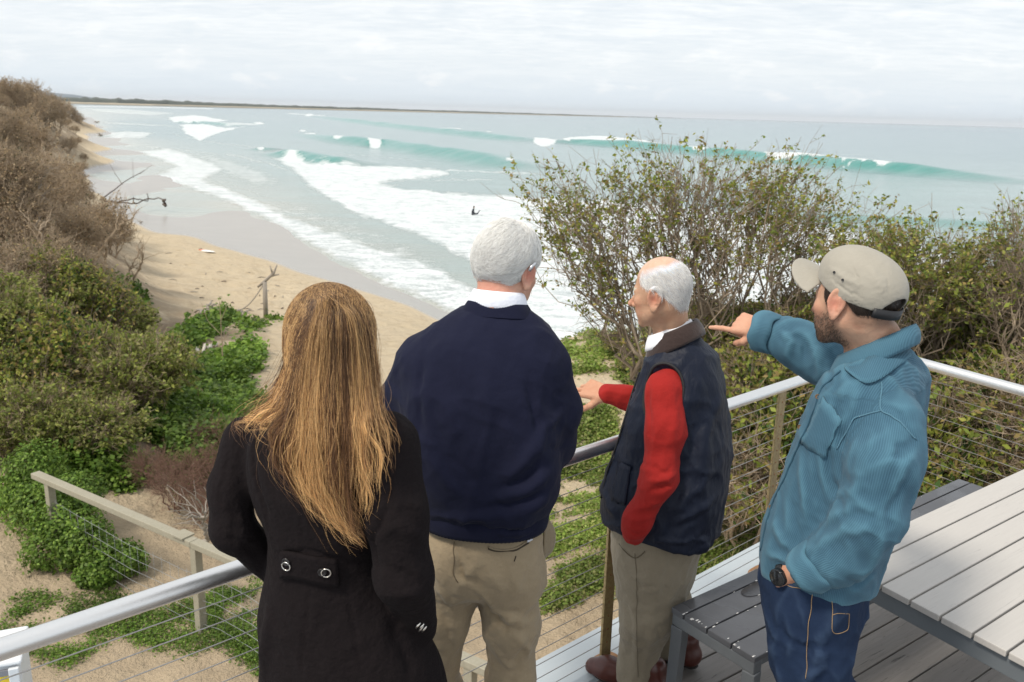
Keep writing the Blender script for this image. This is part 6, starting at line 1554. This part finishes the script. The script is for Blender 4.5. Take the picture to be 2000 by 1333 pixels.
# bluff scrub
pix = [(x, y, np.interp(y, [190, 230, 300, 400, 560], [24, 37, 55, 74, 92])) for x, y in inpoly([(-60,200),(30,208),(75,224),(108,240),(120,300),(115,360),(150,430),(215,470),(270,540),(300,600),(-60,640)], 92)]
place(PB, pix, 2.2, 'brown scrub bushes on the eroding bluff', ['brown leafless scrub bush among many on the eroding bluff at the left'], app=True)
bpx = [(0,199,48),(18,202,44),(35,206,40),(52,209,38),(70,212,34),(85,214,30),(98,217,28),(110,220,26),(122,223,24),(133,227,22),(142,232,22),(150,238,20),(157,243,16),(95,232,28),(115,240,26),(130,250,22),(146,262,20),(150,285,22),(135,300,30),(160,338,22),(145,362,30),(172,398,22),(165,318,14),(152,345,18)]
PB2 = [clone(PB[0], (0, 0, 0), 0, 1.)]
place(PB2, bpx, 3., 'dark scrub clumps at the seaward edge of the bluff', ['dark brown scrub clump at the crest or foot of the bluff beside the beach'], app=True)
# olive shrubs of the left middle ground
pix = [(x, y, np.interp(y, [560, 700, 900], [75, 105, 130])) for x, y in inpoly([(-40,600),(120,585),(230,620),(290,680),(320,740),(290,840),(250,900),(160,915),(-40,900)], 46)]
place(PO+PG[:1]+PO[:1], pix[:46], 2., 'olive green shrubs on the slope at the left', ['dense grey green shrub on the slope below the bluff at the left'], app=True)
pix = [(420,900,.7),(300,950,.7),(380,960,.7),(440,950,.7),(340,1000,.6),(410,1010,.7),(480,900,.7),(450,1000,.7),(500,960,.8),(430,1050,.6)]
place(PR, pix, .9, 'bare red brown shrubs behind the timber fence', ['bare red brown twiggy shrub behind the timber fence at the left'])
# tangle right of the deck, seen through the cables
pts_ = [(x, y, np.interp(y, [640, 760, 900, 1080], [80, 130, 170, 190])) for x, y in inpoly([(1290,700),(1350,675),(1500,660),(1700,655),(1900,660),(2080,680),(2080,1000),(1800,1060),(1550,1090),(1400,1080),(1330,980),(1300,860)], 64)]
place(PT, pts_[:44], 1.5, 'tangled shrubs below the deck at the right', ['tangled twiggy shrub with scattered green leaves below the deck at the right'], app=True)
place(PG, pts_[44:]+[(1240,740,60),(1210,700,50),(1290,690,70)], 1.3, 'green shrubs in the tangle at the right', ['leafy green shrub in the tangle below the deck at the right'], app=True)
# -- the two large coastal shrubs against the sea
def big(name, label, x, y, Y, seed, ells, **k):
    b = P(x, y, Y); b[2] = Tq(b[0:1], b[1:2])[0]-.1
    E_ = [((*P(ex, ey, Y+dy),), r_, w_) for ex, ey, dy, r_, w_ in ells]
    d = shrub_mesh(seed, b, E_, **k); return build_shrub(name, label, None, d, BARKT, base=(b[0], b[1], b[2]))
YB = 10.9
big('coastal_tea_tree', 'large twiggy tea tree against the surf, its crown spreading above the balding man', 1400, 660, YB, 21,
    [(1310, 385, 0, (.50, .5, .38), .12), (1220, 415, 0, (.65, .7, .38), .13), (1420, 400, .2, (.7, .8, .42), .13), (1530, 420, .3, (.7, .8, .40), .12), (1140, 450, -.2, (.55, .6, .34), .10), (1350, 490, .3, (1.7, 1.1, .26), .12), (1090, 420, -.1, (.42, .5, .34), .06), (1630, 460, .4, (.6, .7, .34), .08), (1120, 520, -.3, (.6, .6, .25), .06), (1150, 590, -.4, (.5, .5, .16), .04),
     (1312, 335, 0, (.14, .2, .18), .03), (1235, 365, 0, (.2, .2, .18), .025), (1385, 350, .1, (.22, .2, .18), .025), (1545, 350, .2, (.16, .2, .18), .025), (1100, 375, 0, (.15, .2, .18), .02), (1470, 365, .2, (.2, .2, .18), .025)],
    nl=12, ns=50, nt=270, nf=5, nff=3, fl=.42, r0=.052, leaf=(.031, 6, .48), cols=[(.27, .30, .05), (.19, .235, .042), (.37, .35, .065), (.31, .22, .075), (.16, .21, .036)], leaf_low=.10, wild=.5, up=.8, twr=.0042, gnarl=.16)
big('coastal_shrub', 'rounded twiggy shrub with sparse leaves against the sea behind the man in the cap', 1790, 660, 10.2, 22,
    [(1790, 520, 0, (.8, .7, .36), .4), (1690, 530, 0, (.6, .6, .35), .25), (1900, 540, .1, (.6, .7, .38), .25), (1850, 590, 0, (1.2, .9, .25), .3)],
    nl=10, ns=36, nt=210, nf=6, nff=3, fl=.34, r0=.042, leaf=(.032, 6, .62), cols=mix_+[(.14, .19, .04), (.26, .24, .07)], leaf_low=.3, wild=.5, up=.75, twr=.0040, gnarl=.15)
big('coastal_shrub', 'upright brown twiggy shrub cut by the right edge of the photo, sea behind it', 2010, 700, 9.6, 23,
    [(1985, 500, 0, (.30, .5, .42), .3), (2030, 560, 0, (.5, .6, .4), .4), (1960, 600, 0, (.5, .6, .3), .3)],
    nl=8, ns=22, nt=120, nf=6, nff=3, fl=.34, r0=.035, leaf=(.028, 4, .4), cols=mix_+[(.14, .18, .04)], leaf_low=.3, wild=.45, up=.85, twr=.0040, gnarl=.15)
# dead branch with small cones that reaches left in front of the surf
def gbranch(name, label, cat, polys, mat, parent=None, group=None):
    r = empty(name, tuple(polys[0][0][0]), label=label, cat=cat, group=group)
    m = MB()
    for pts, ra, rb in polys:
        pts = V(pts); k = np.linspace(0, len(pts)-1, len(pts)*4); q = np.stack([np.interp(k, range(len(pts)), pts[:, a]) for a in range(3)], 1); q[1:-1] += rng.normal(size=(len(q)-2, 3))*rb*1.2
        m.tube(list(q), list(np.linspace(ra, rb, len(q))), 6)
    m.build('branches', mat, r, True); return r
# -- ground cover
def cover(name, polys, n, sz, cols, hgt=.05, label=None, clump=None, thr=.0, shear=.0):
    C_, N_ = [], []
    for poly, wgt in polys:
        k = int(n*wgt); px = inpoly(poly, k); g = hit(px[:, 0], px[:, 1]); f_ = fbm(g[:, 0]*(clump or 1.2), g[:, 1]*(clump or 1.2), 4.+wgt, 4); g = g[f_ > thr]; f_ = f_[f_ > thr]
        per = 5; q = np.repeat(g, per, 0); dist_ = np.hypot(q[:, 0], q[:, 1])[:, None]; q[:, :2] += rng.normal(size=(len(q), 2))*.07*np.clip(dist_/12, .6, 3); q[:, 2] = Tq(q[:, 0], q[:, 1])+np.abs(rng.normal(size=len(q)))*hgt*(1+1.5*np.repeat(f_, per)) ; C_.append(q)
    c = np.concatenate(C_); d_ = np.hypot(c[:, 0], c[:, 1]); s = sz*np.clip(d_/12, .8, 3.)*rng.uniform(.6, 1.3, len(c)); cv = V(cols)[rng.integers(0, len(cols), len(c))]*rng.uniform(.65, 1.3, (len(c), 1)); nz = fbm(c[:, 0]*.9, c[:, 1]*.9, 9., 3)[:, None]; cv = cv*(1+.8*nz)
    o = quads(name, c, rng.normal(size=c.shape)*.6+V([0, 0, 1.]), s, LEAF, None, np.clip(cv, .005, 1), 1.3); tag(o, label, None, None, 'stuff'); return o
G1 = [(.15, .25, .035), (.10, .185, .028), (.21, .31, .055), (.13, .21, .035)]; G2 = [(.19, .27, .05), (.25, .32, .075), (.14, .21, .035), (.28, .29, .10)]
cover('ground_cover', [([(230,700),(330,740),(430,700),(500,690),(470,740),(520,800),(540,900),(500,960),(420,900),(330,880),(240,840),(200,760)], .42), ([(330,870),(420,880),(540,890),(545,960),(470,985),(400,950),(340,930)], .12), ([(60,900),(220,900),(300,930),(250,960),(120,950)], .05), ([(325,700),(375,648),(440,615),(452,624),(388,662),(345,700)], .05), ([(190,560),(260,555),(280,590),(230,600)], .03), ([(470,641),(538,622),(544,630),(480,649)], .008), ([(430,700),(500,680),(500,720),(450,740)], .05)], 34000, .055, G1, .16, 'bright green creeping plants on the dune slope', 1.1, -.22)
cover('ground_cover', [([(0,1200),(60,1160),(130,1170),(210,1150),(280,1190),(330,1150),(480,1080),(510,1100),(480,1250),(380,1280),(300,1270),(230,1240),(130,1310),(60,1280),(0,1250)], .4), ([(400,1180),(520,1120),(520,1330),(450,1280)], .12), ([(0,1180),(40,1170),(60,1195),(0,1215)], .03)], 12000, .028, G1, .035, 'patches of green weeds on the sandy path below the railing', 1.9, -.02)
cover('ground_cover', [([(1085,660),(1150,640),(1230,650),(1260,720),(1240,760),(1180,720),(1120,735),(1100,700)], .25), ([(1060,900),(1120,870),(1200,880),(1230,940),(1200,1190),(1120,1180),(1060,1200),(1040,1000)], .5), ([(1330,1130),(1400,1000),(1500,1010),(1470,1060),(1350,1130)], .1), ([(1120,790),(1200,800),(1200,850),(1120,870)], .05)], 16000, .040, G2, .05, 'yellow green weeds over the sand beyond the railing', 1.6, -.10)
# -- dune grass straw at the right edge
def straw(name, poly, n, h, cols, label, lay=.9):
    px = inpoly(poly, n); g = hit(px[:, 0], px[:, 1]); d = rng.normal(size=(n, 3))*V([1, 1, .25]); d[:, 2] = np.abs(d[:, 2])+.25; d /= np.linalg.norm(d, axis=1)[:, None]; K_ = 4; t_ = np.linspace(0, 1, K_)[None, :, None]; L = h*rng.uniform(.5, 1.3, n)
    p = g[:, None]+d[:, None]*L[:, None, None]*t_; p[..., 2] -= (t_[..., 0]**2)*L[:, None]*.35
    m_ = hair_mat('dry_straw', .8, .2); o = strands(name, p, .004, m_, None, V(cols)[rng.integers(0, len(cols), n)]*rng.uniform(.7, 1.2, (n, 1))); tag(o, label, None, None, 'stuff')
straw('dry_grass', [(1870,720),(1950,680),(2060,660),(2060,830),(1980,790),(1900,760)], 4200, .5, [(.42, .31, .18), (.30, .22, .13), (.5, .4, .26)], 'dry straw coloured grass at the right edge')
straw('dry_grass', [(1420,900),(1500,880),(1560,960),(1480,1060),(1400,1060)], 900, .5, [(.30, .25, .14), (.2, .2, .09)], 'dry grass stalks among the shrubs beyond the cables')
# -- vine covered mound on the timber fence
def vine(lumps, n, label):
    g = hit([l[0] for l in lumps], [l[1] for l in lumps]); c0 = g.mean(0); Q = []; NN = []
    for (x, y, h_, r), p in zip(lumps, g):
        d = rng.normal(size=(n, 3)); d /= np.linalg.norm(d, axis=1)[:, None]; lump = 1+.45*fbm(d[:, 0]*2.4, d[:, 1]*2.4, d[:, 2]*2.4+x, 4); q = p+V([0, 0, h_])+d*V([r, r, r*.8])*lump[:, None]*rng.uniform(.7, 1.04, (n, 1)); k = q[:, 2] > Tq(q[:, 0], q[:, 1])-.03; Q.append(q[k]); NN.append(d[k])
    Q = np.concatenate(Q); NN = np.concatenate(NN); b0 = V([c0[0], c0[1], float(Tq(c0[0:1], c0[1:2])[0])])
    rt = empty('climbing_vine', tuple(b0), label=label, cat='vine'); cv = V(G1)[rng.integers(0, 4, len(Q))]*rng.uniform(.55, 1.35, (len(Q), 1))*(1+.5*fbm(Q[:, 0]*4, Q[:, 1]*4, Q[:, 2]*4, 3))[:, None]
    quads('foliage', Q, NN+rng.normal(size=Q.shape)*.6+V([0, 0, .5]), .034*rng.uniform(.6, 1.3, len(Q)), LEAF, rt, np.clip(cv, .005, 1), 1.5)
    e = Q[rng.integers(0, len(Q), 60)]; t_ = np.linspace(0, 1, 5)[None, :, None]; strands('stem', b0+(e-b0)[:, None]*t_*.9+rng.normal(size=(60, 5, 3))*.03, .005, BARK, rt)
vine([(95, 1050, .45, .50), (60, 1010, .35, .45), (140, 1080, .45, .46), (110, 1100, .25, .42), (170, 1110, .35, .42), (75, 985, .65, .42), (30, 985, .2, .35), (150, 1040, .6, .40)], 2600, 'bright green vine mound climbing over the near end of the timber fence')
vine([(215, 1128, .22, .34), (245, 1120, .22, .30), (190, 1138, .12, .26)], 2200, 'small rounded green vine clump in front of the timber fence wires')
# ================================================================== FENCE, BOARDS, DRIFTWOOD, SURFER
t = NT('weathered_timber'); n_ = t.noise(3, 6, .7, None, .5, (1, 1, 1)); n2_ = t.noise(40, 5, .7)
timber = t.set(t.mix(n2_, t.mix(n_, (.30, .275, .21), (.47, .44, .36)), (.22, .20, .14)), .85, t.bump(n2_, .4, .006))
wire = plain('galvanised_wire', (.33, .34, .34), .5, .7)
fa = V([-6.35, 10.94, 0]); fb = V([-.05, 6.93, 0]); fd = (fb-fa)/np.linalg.norm(fb-fa); fn_ = V([-fd[1], fd[0], 0]); LF = np.linalg.norm(fb-fa)
fr = empty('timber_fence', tuple(fa), label='weathered timber rail fence with wire mesh crossing the sand below the deck', cat='fence')
def gz1(p): return float(Tq(V([p[0]]), V([p[1]]))[0])
zt = -2.80; ss = [.18, 3.22, 5.3, LF-.3]
for s in ss:
    b = fa+fd*s+fn_*.0; g = gz1(b); m = MB(); m.box(b+V([0, 0, (g-.3+zt-.062)/2]), fd*.05, fn_*.05, ZU*((zt-.062-g+.3)/2)); m.build('post', timber, fr, False, .008)
for a_, b_ in ((-.15, 3.20), (3.205, LF+.8)):
    m = MB(); m.box(fa+fd*(a_+b_)/2+ZU*(zt-.02), fd*(b_-a_)/2, fn_*.062, ZU*.04); m.build('top_rail', timber, fr, False, .008)
m = MB(); m.box(fa+fd*3.0-fn_*.0+ZU*(zt+.03), fd*.10, fn_*.09, ZU*.009); m.build('post_cap', timber, fr)
m = MB()
for z in (.12, .28, .44, .60, .78): m.tube([fa+fd*s+V([0, 0, gz1(fa+fd*s)+z+.0]) for s in np.linspace(.2, LF, 14)], .0028, 5)
for s in np.arange(.3, LF, .16):
    p = fa+fd*s; g = gz1(p); m.tube([p+ZU*(g+.06), p+ZU*(g+.82)], .0018, 4)
m.build('wire_mesh', wire, fr, True)
# yellow panel in a white case below the railing, bottom left corner
wh = plain('white_painted_metal', (.66, .68, .70), .4, 0, .08, 12); ye = plain('yellow_panel', (.72, .52, .02), .45, 0, .06, 20); dk_ = plain('grey_scratched_edge', (.2, .2, .22), .5)
c = P(30, 1330, 3.6); bx = V([.92, .39, 0.]); by = V([-.39, .92, 0.]); br_ = empty('signal_box', (c[0], c[1], gz1(c)), label='white metal case with a yellow side panel below the railing in the lower left corner', cat='sign box')
topz = P(22, 1268, 3.6)[2]
def bb(cx, cy, z0, z1, hx, hy, nm, mt, bev=.012): m = MB(); m.box(c+bx*cx+by*cy+ZU*((z0+z1)/2-c[2]), bx*hx, by*hy, ZU*(z1-z0)/2); return m.build(nm, mt, br_, False, bev)
bb(-.16, .04, topz-.75, topz-.024, .205, .145, 'case', wh, .02); bb(-.16, .04, topz-.022, topz, .215, .155, 'lid', wh, .01)
bb(-.16, -.107, topz-.70, topz-.07, .165, .004, 'yellow_panel', ye, .001); bb(.020, -.115, topz-.75, topz-.03, .022, .012, 'edge_trim', wh, .004); bb(-.16, .04, gz1(c)-.2, topz-.752, .04, .04, 'post', wh, .004)
bb(-.02, -.113, topz-.065, topz-.035, .020, .006, 'latch', dk_, .001)
# surfboard on the sand
def surfboard(): 
    a = hit([383], [491])[0]; b = hit([426], [499])[0]; u = b-a; L = 1.95; u = u/np.linalg.norm(u); v = np.cross([0, 0, 1.], u); v /= np.linalg.norm(v); n = np.cross(u, v); ce = (a+b)/2+n*.12+V([0, 0, .05])
    r = empty('surfboard', tuple(ce), label='white surfboard with an orange end lying on the sand above the wet beach', cat='surfboard')
    def mk(x0, x1, mat, nm):
        N = 26; M_ = 12; vs = []; 
        for i in range(N):
            x = x0+(x1-x0)*i/(N-1); w_ = .27*max(0., 1-abs(x/(L*.5+.01))**2.3)**.62+.004; h_ = .035*max(0, 1-abs(x/(L*.5+.01))**3)**.5+.004
            for k in range(M_):
                q = 2*math.pi*k/M_; vs.append(ce+u*x+v*w_*math.cos(q)+n*(h_*math.sin(q)+.10*(abs(x)/L)**2))
        fs = [(i*M_+k, i*M_+(k+1) % M_, (i+1)*M_+(k+1) % M_, (i+1)*M_+k) for i in range(N-1) for k in range(M_)]+[tuple(range(M_-1, -1, -1)), tuple((N-1)*M_+k for k in range(M_))]
        return mesh(nm, vs, fs, mat, r)
    mk(-L/2, -L*.22, plain('orange_board_resin', (.75, .16, .03), .3), 'orange_tail'); mk(-L*.22, L/2, plain('white_board_resin', (.82, .82, .80), .25), 'deck_panel')
    for s in (-.09, 0, .09):
        p = ce-u*L*.42+v*s+n*.03; mesh('fin', [p, p+u*.10, p-u*.03+n*.11, p+v*.008, p+u*.10+v*.008, p-u*.03+n*.11+v*.008], [(0, 1, 2), (3, 5, 4), (0, 3, 4, 1), (1, 4, 5, 2), (2, 5, 3, 0)], plain('fin_black', (.03, .03, .03), .4), r, False)
surfboard()
# surfer sitting in the white water
def surfer():
    c = onz(924, 418, -9.85); w = empty('person', tuple(c), label='surfer in a dark wetsuit sitting on a board in the white water', cat='person')
    k = lambda x, y, z: c+V([x, y, z])
    def f(p):
        d = chain(p, [k(-.05, 0, -.05), k(-.03, 0, .25), k(.03, 0, .52)], [.15, .15, .12], .05); d = smin(d, ell(p, k(.10, 0, .80), (.10, .10, .12)), .04); d = smin(d, rc(p, k(.05, 0, .55), k(.09, 0, .70), .055, .05), .04)
        for s in (-1, 1):
            d = smin(d, chain(p, [k(.02, .17*s, .48), k(.02, .24*s, .25), k(.22, .2*s, .08)], [.055, .045, .035], .03), .04)
            d = smin(d, chain(p, [k(0, .1*s, 0), k(.55, .22*s, .05), k(.75, .2*s, .38)], [.09, .065, .045], .03), .05)
            d = smin(d, chain(p, [k(.75, .2*s, .38), k(.86, .2*s, .42)], [.045, .03], .02), .03)
        return d
    v, fc = nets(f, c-[.4, .5, .25], c+[1.1, .5, 1.], .03); sk = (v[:, 2] > c[2]+.70)[:, None]; cl = np.where(sk, V([.30, .17, .11]), V([.02, .025, .035]))
    t = NT('wetsuit_and_skin'); t.set(t.attr('hc', 'Color'), .5); mesh('body', v, fc, t.m, w, True, {'hc': cl})
    hv, hf2 = nets(lambda p: ell(p, k(.085, 0, .85), (.105, .105, .10)), c+[-.1, -.2, .6], c+[.3, .2, 1.05], .03); mesh('hair', hv, hf2, plain('wet_dark_hair', (.03, .02, .015), .4), w)
    b = empty('surfboard', tuple(c), label='pale surfboard under the surfer sitting in the white water', cat='surfboard'); m = MB(); N = 20; vs = []
    for i in range(N):
        x = -1.1+2.3*i/(N-1); ww = .26*max(0, 1-abs((x-.05)/1.17)**2.4)**.6+.004
        for q in range(10): a = 2*math.pi*q/10; vs.append(c+V([x, ww*math.cos(a), .03*math.sin(a)-.16+.1*abs(x/1.2)**3]))
    mesh('board_deck', vs, [(i*10+q, i*10+(q+1) % 10, (i+1)*10+(q+1) % 10, (i+1)*10+q) for i in range(N-1) for q in range(10)]+[tuple(range(9, -1, -1)), tuple((N-1)*10+q for q in range(10))], plain('board_foam_white', (.75, .78, .78), .35), b)
surfer()
# fallen dead tree on the wet sand, bare branches, stumps, rope post
def L3(pts, z): return [onz(x, y, z) for x, y in pts]
def up(p, dz): return V(p)+V([0, 0, dz])
d0 = plain('wet_dark_wood', (.11, .085, .07), .8, 0, .35, 4, .3)
q = L3([(196,400),(225,402),(262,404),(290,400),(324,403)], -9.35)
gbranch('fallen_dead_tree', 'dark fallen dead tree lying on the wet sand with upright stubs', 'driftwood', [([up(q[0], .5), up(q[1], .35), up(q[2], .25), up(q[3], .7), up(q[4], .75)], .10, .06), ([up(q[1], .3), up(q[2], .9), up(q[3], .4)], .09, .05), ([up(q[2], .3), up(q[2], 1.1)], .07, .04), ([up(q[3], .5), up(q[3], 1.3)], .07, .04), ([up(q[4], .0), up(q[4], .8)], .16, .10), ([up(q[0], .4), up(L3([(245, 372)], -9.3)[0], 1.2), up(L3([(286, 358)], -9.3)[0], 1.9)], .09, .03), ([up(L3([(240, 376)], -9.3)[0], 1.), up(L3([(215, 352)], -9.3)[0], 2.6)], .05, .02), ([up(L3([(262, 366)], -9.3)[0], 1.3), up(L3([(262, 345)], -9.3)[0], 2.9)], .04, .015), ([up(L3([(275, 362)], -9.3)[0], 1.6), up(L3([(300, 357)], -9.3)[0], 2.6)], .04, .015)], d0)
def stub(x, y, s, label, grp=None):
    p = hit([x], [y])[0]; n = 9; L = []
    for k in range(n):
        a = rng.uniform(0, 6.28); e = p+V([math.cos(a)*s*rng.uniform(.4, 1.1), math.sin(a)*s*rng.uniform(.4, 1.1), s*rng.uniform(.15, .8)]); L.append(([p+V([0, 0, s*.15]), (p+e)/2+V([0, 0, s*.25]), e], s*.13, s*.03))
    gbranch('driftwood_stump', label, 'driftwood', L, DRIFT, group=grp)
stub(400, 618, .8, 'large grey tangled driftwood stump at the edge of the green dune plants'); stub(470, 622, .6, 'smaller grey driftwood root ball on the sand beside the rope post')
g = 'dark driftwood pieces scattered along the foot of the bluff'
for x, y, s in ((197,267,1.6),(275,437,.35),(212,432,.5),(190,241,2.),(150,345,1.),(165,350,1.),(128,326,1.2)): stub(x, y, s, 'dark driftwood piece on the sand along the foot of the bluff', g)
pp = hit([519], [621])[0]; rp = empty('rope_post', tuple(pp), label='leaning wooden post with a knotted branch and rope on the beach left of the woman', cat='post')
hgt = P(0, 0, 1)[0]*0+1.75
MB().tube([pp-V([0, 0, .3]), pp+V([.02, 0, .9]), pp+V([.03, 0, hgt])], [.12, .115, .10], 8).build('post', DRIFT, rp, True)
m = MB(); tp_ = pp+V([.03, 0, hgt]); m.tube([tp_+V([-.35, 0, -.25]), tp_+V([0, .1, .05]), tp_+V([.45, 0, .45]), tp_+V([.62, 0, .85])], [.05, .08, .07, .03], 6); m.tube([tp_+V([.3, 0, .3]), tp_+V([.7, 0, .4])], [.06, .03], 6); m.tube([tp_+V([.4, 0, .42]), tp_+V([.28, 0, .8])], [.05, .02], 6); m.build('knotted_branch', DRIFT, rp, True)
e = hit([440], [618])[0]; m = MB(); m.tube([tp_*(1-s)+(e+V([0, 0, .3]))*s-V([0, 0, .55*math.sin(math.pi*s)]) for s in np.linspace(0, 1, 12)], .03, 6); m.build('rope', DRIFT, rp, True)
a = hit([388], [696])[0]; b = hit([424], [676])[0]; gbranch('driftwood_stick', 'pale bleached driftwood stick lying on the bare dune sand', 'driftwood', [([up(a, .05), up(a*.5+b*.5, .12), up(b, .08)], .06, .045)], plain('bleached_wood', (.55, .50, .43), .8, 0, .15, 10))
# slender bare sapling on the dune and gnarled dead trees on the bluff
a = hit([437], [725])[0]; gbranch('bare_sapling', 'thin leafless sapling standing in the green plants of the dune', 'sapling', [([a, up(a, 1.0), up(a, 2.1)], .02, .006), ([up(a, 1.0), up(a, 1.4)+V([-.35, 0, 0]), up(a, 1.9)+V([-.5, 0, 0])], .01, .004), ([up(a, .8), up(a, 1.3)+V([.3, 0, 0])], .009, .004), ([up(a, 1.4), up(a, 1.9)+V([.2, .1, 0])], .008, .003)], BARKG)
def dead(x, y, s, lean, label):
    p = hit([x], [y])[0]; r_ = rng; L = []; s = s/FPX*np.linalg.norm(p-CP) if s > 10 else s; c0 = p.copy(); pts = [p]; d = V([lean, 0, 1.])
    for k in range(4): d = d+r_.normal(size=3)*.25; d[2] = abs(d[2]); pts.append(pts[-1]+d/np.linalg.norm(d)*s*.25)
    L.append((pts, s*.035, s*.015))
    for k in range(9):
        st_ = pts[rng.integers(1, 5)]; d2 = V([*r_.normal(size=2), .5+r_.random()]); d2 /= np.linalg.norm(d2); e = st_+d2*s*.4; L.append(([st_, (st_+e)/2+r_.normal(size=3)*s*.04, e], s*.013, s*.004)); 
        for j in range(3): d3 = d2+r_.normal(size=3)*.5; d3 /= np.linalg.norm(d3); L.append(([e-d2*s*.15*j, e-d2*s*.15*j+d3*s*.25], s*.005, s*.002))
    gbranch('dead_tree', label, 'dead tree', L, DRIFT if s < 1.4 else BARKG)
dead(85, 575, 1.5, .3, 'gnarled dead tree with a forked dark trunk at the left edge of the shrubs'); dead(140, 480, 1.6, .5, 'leafless dead tree leaning toward the beach on the bluff'); dead(15, 590, 1.3, -.3, 'small weathered dead tree at the left photo edge'); dead(250, 560, 1.7, .4, 'thin bare dead tree at the lower end of the bluff above the sand')
dead(390, 1080, 1.1, .1, 'pale branching dead shrub behind the timber fence near the coat sleeve')

for x_, y_, s_ in ((40,300,42),(110,330,40),(60,430,70),(190,505,80),(232,480,60),(20,480,70),(120,395,50),(80,360,46),(260,560,70)): dead(x_, y_, s_, .4, 'pale leafless branch standing in the brown scrub of the bluff')
for o_ in COL.objects:
    if o_.get('label') == 'pale leafless branch standing in the brown scrub of the bluff': o_['group'] = 'bare branches in the scrub of the bluff'
# washed up sticks and dark debris on the dune and beach sand
for k, (x_, y_) in enumerate(inpoly([(300,480),(420,500),(560,560),(600,600),(560,620),(430,600),(330,560)], 26)):
    p_ = hit([x_], [y_])[0]; a_ = rng.uniform(0, 6.28); l_ = rng.uniform(.15, .6); d_ = V([math.cos(a_), math.sin(a_), 0])*l_
    MB_ = MB().tube([p_+ZU*.02-d_/2, p_+ZU*rng.uniform(.03, .08), p_+ZU*.02+d_/2], [.02, .03, .012], 5); o_ = MB_.build('driftwood_stick', d0 if k % 2 else DRIFT, None, True); tag(o_, 'small driftwood stick lying on the trampled beach sand', 'driftwood', 'small sticks scattered on the trampled beach sand')
who = "wnrt"
if 'w' in who: make_woman()
if 'n' in who: make_navy()
if 'r' in who: make_red()
if 't' in who: make_teal()
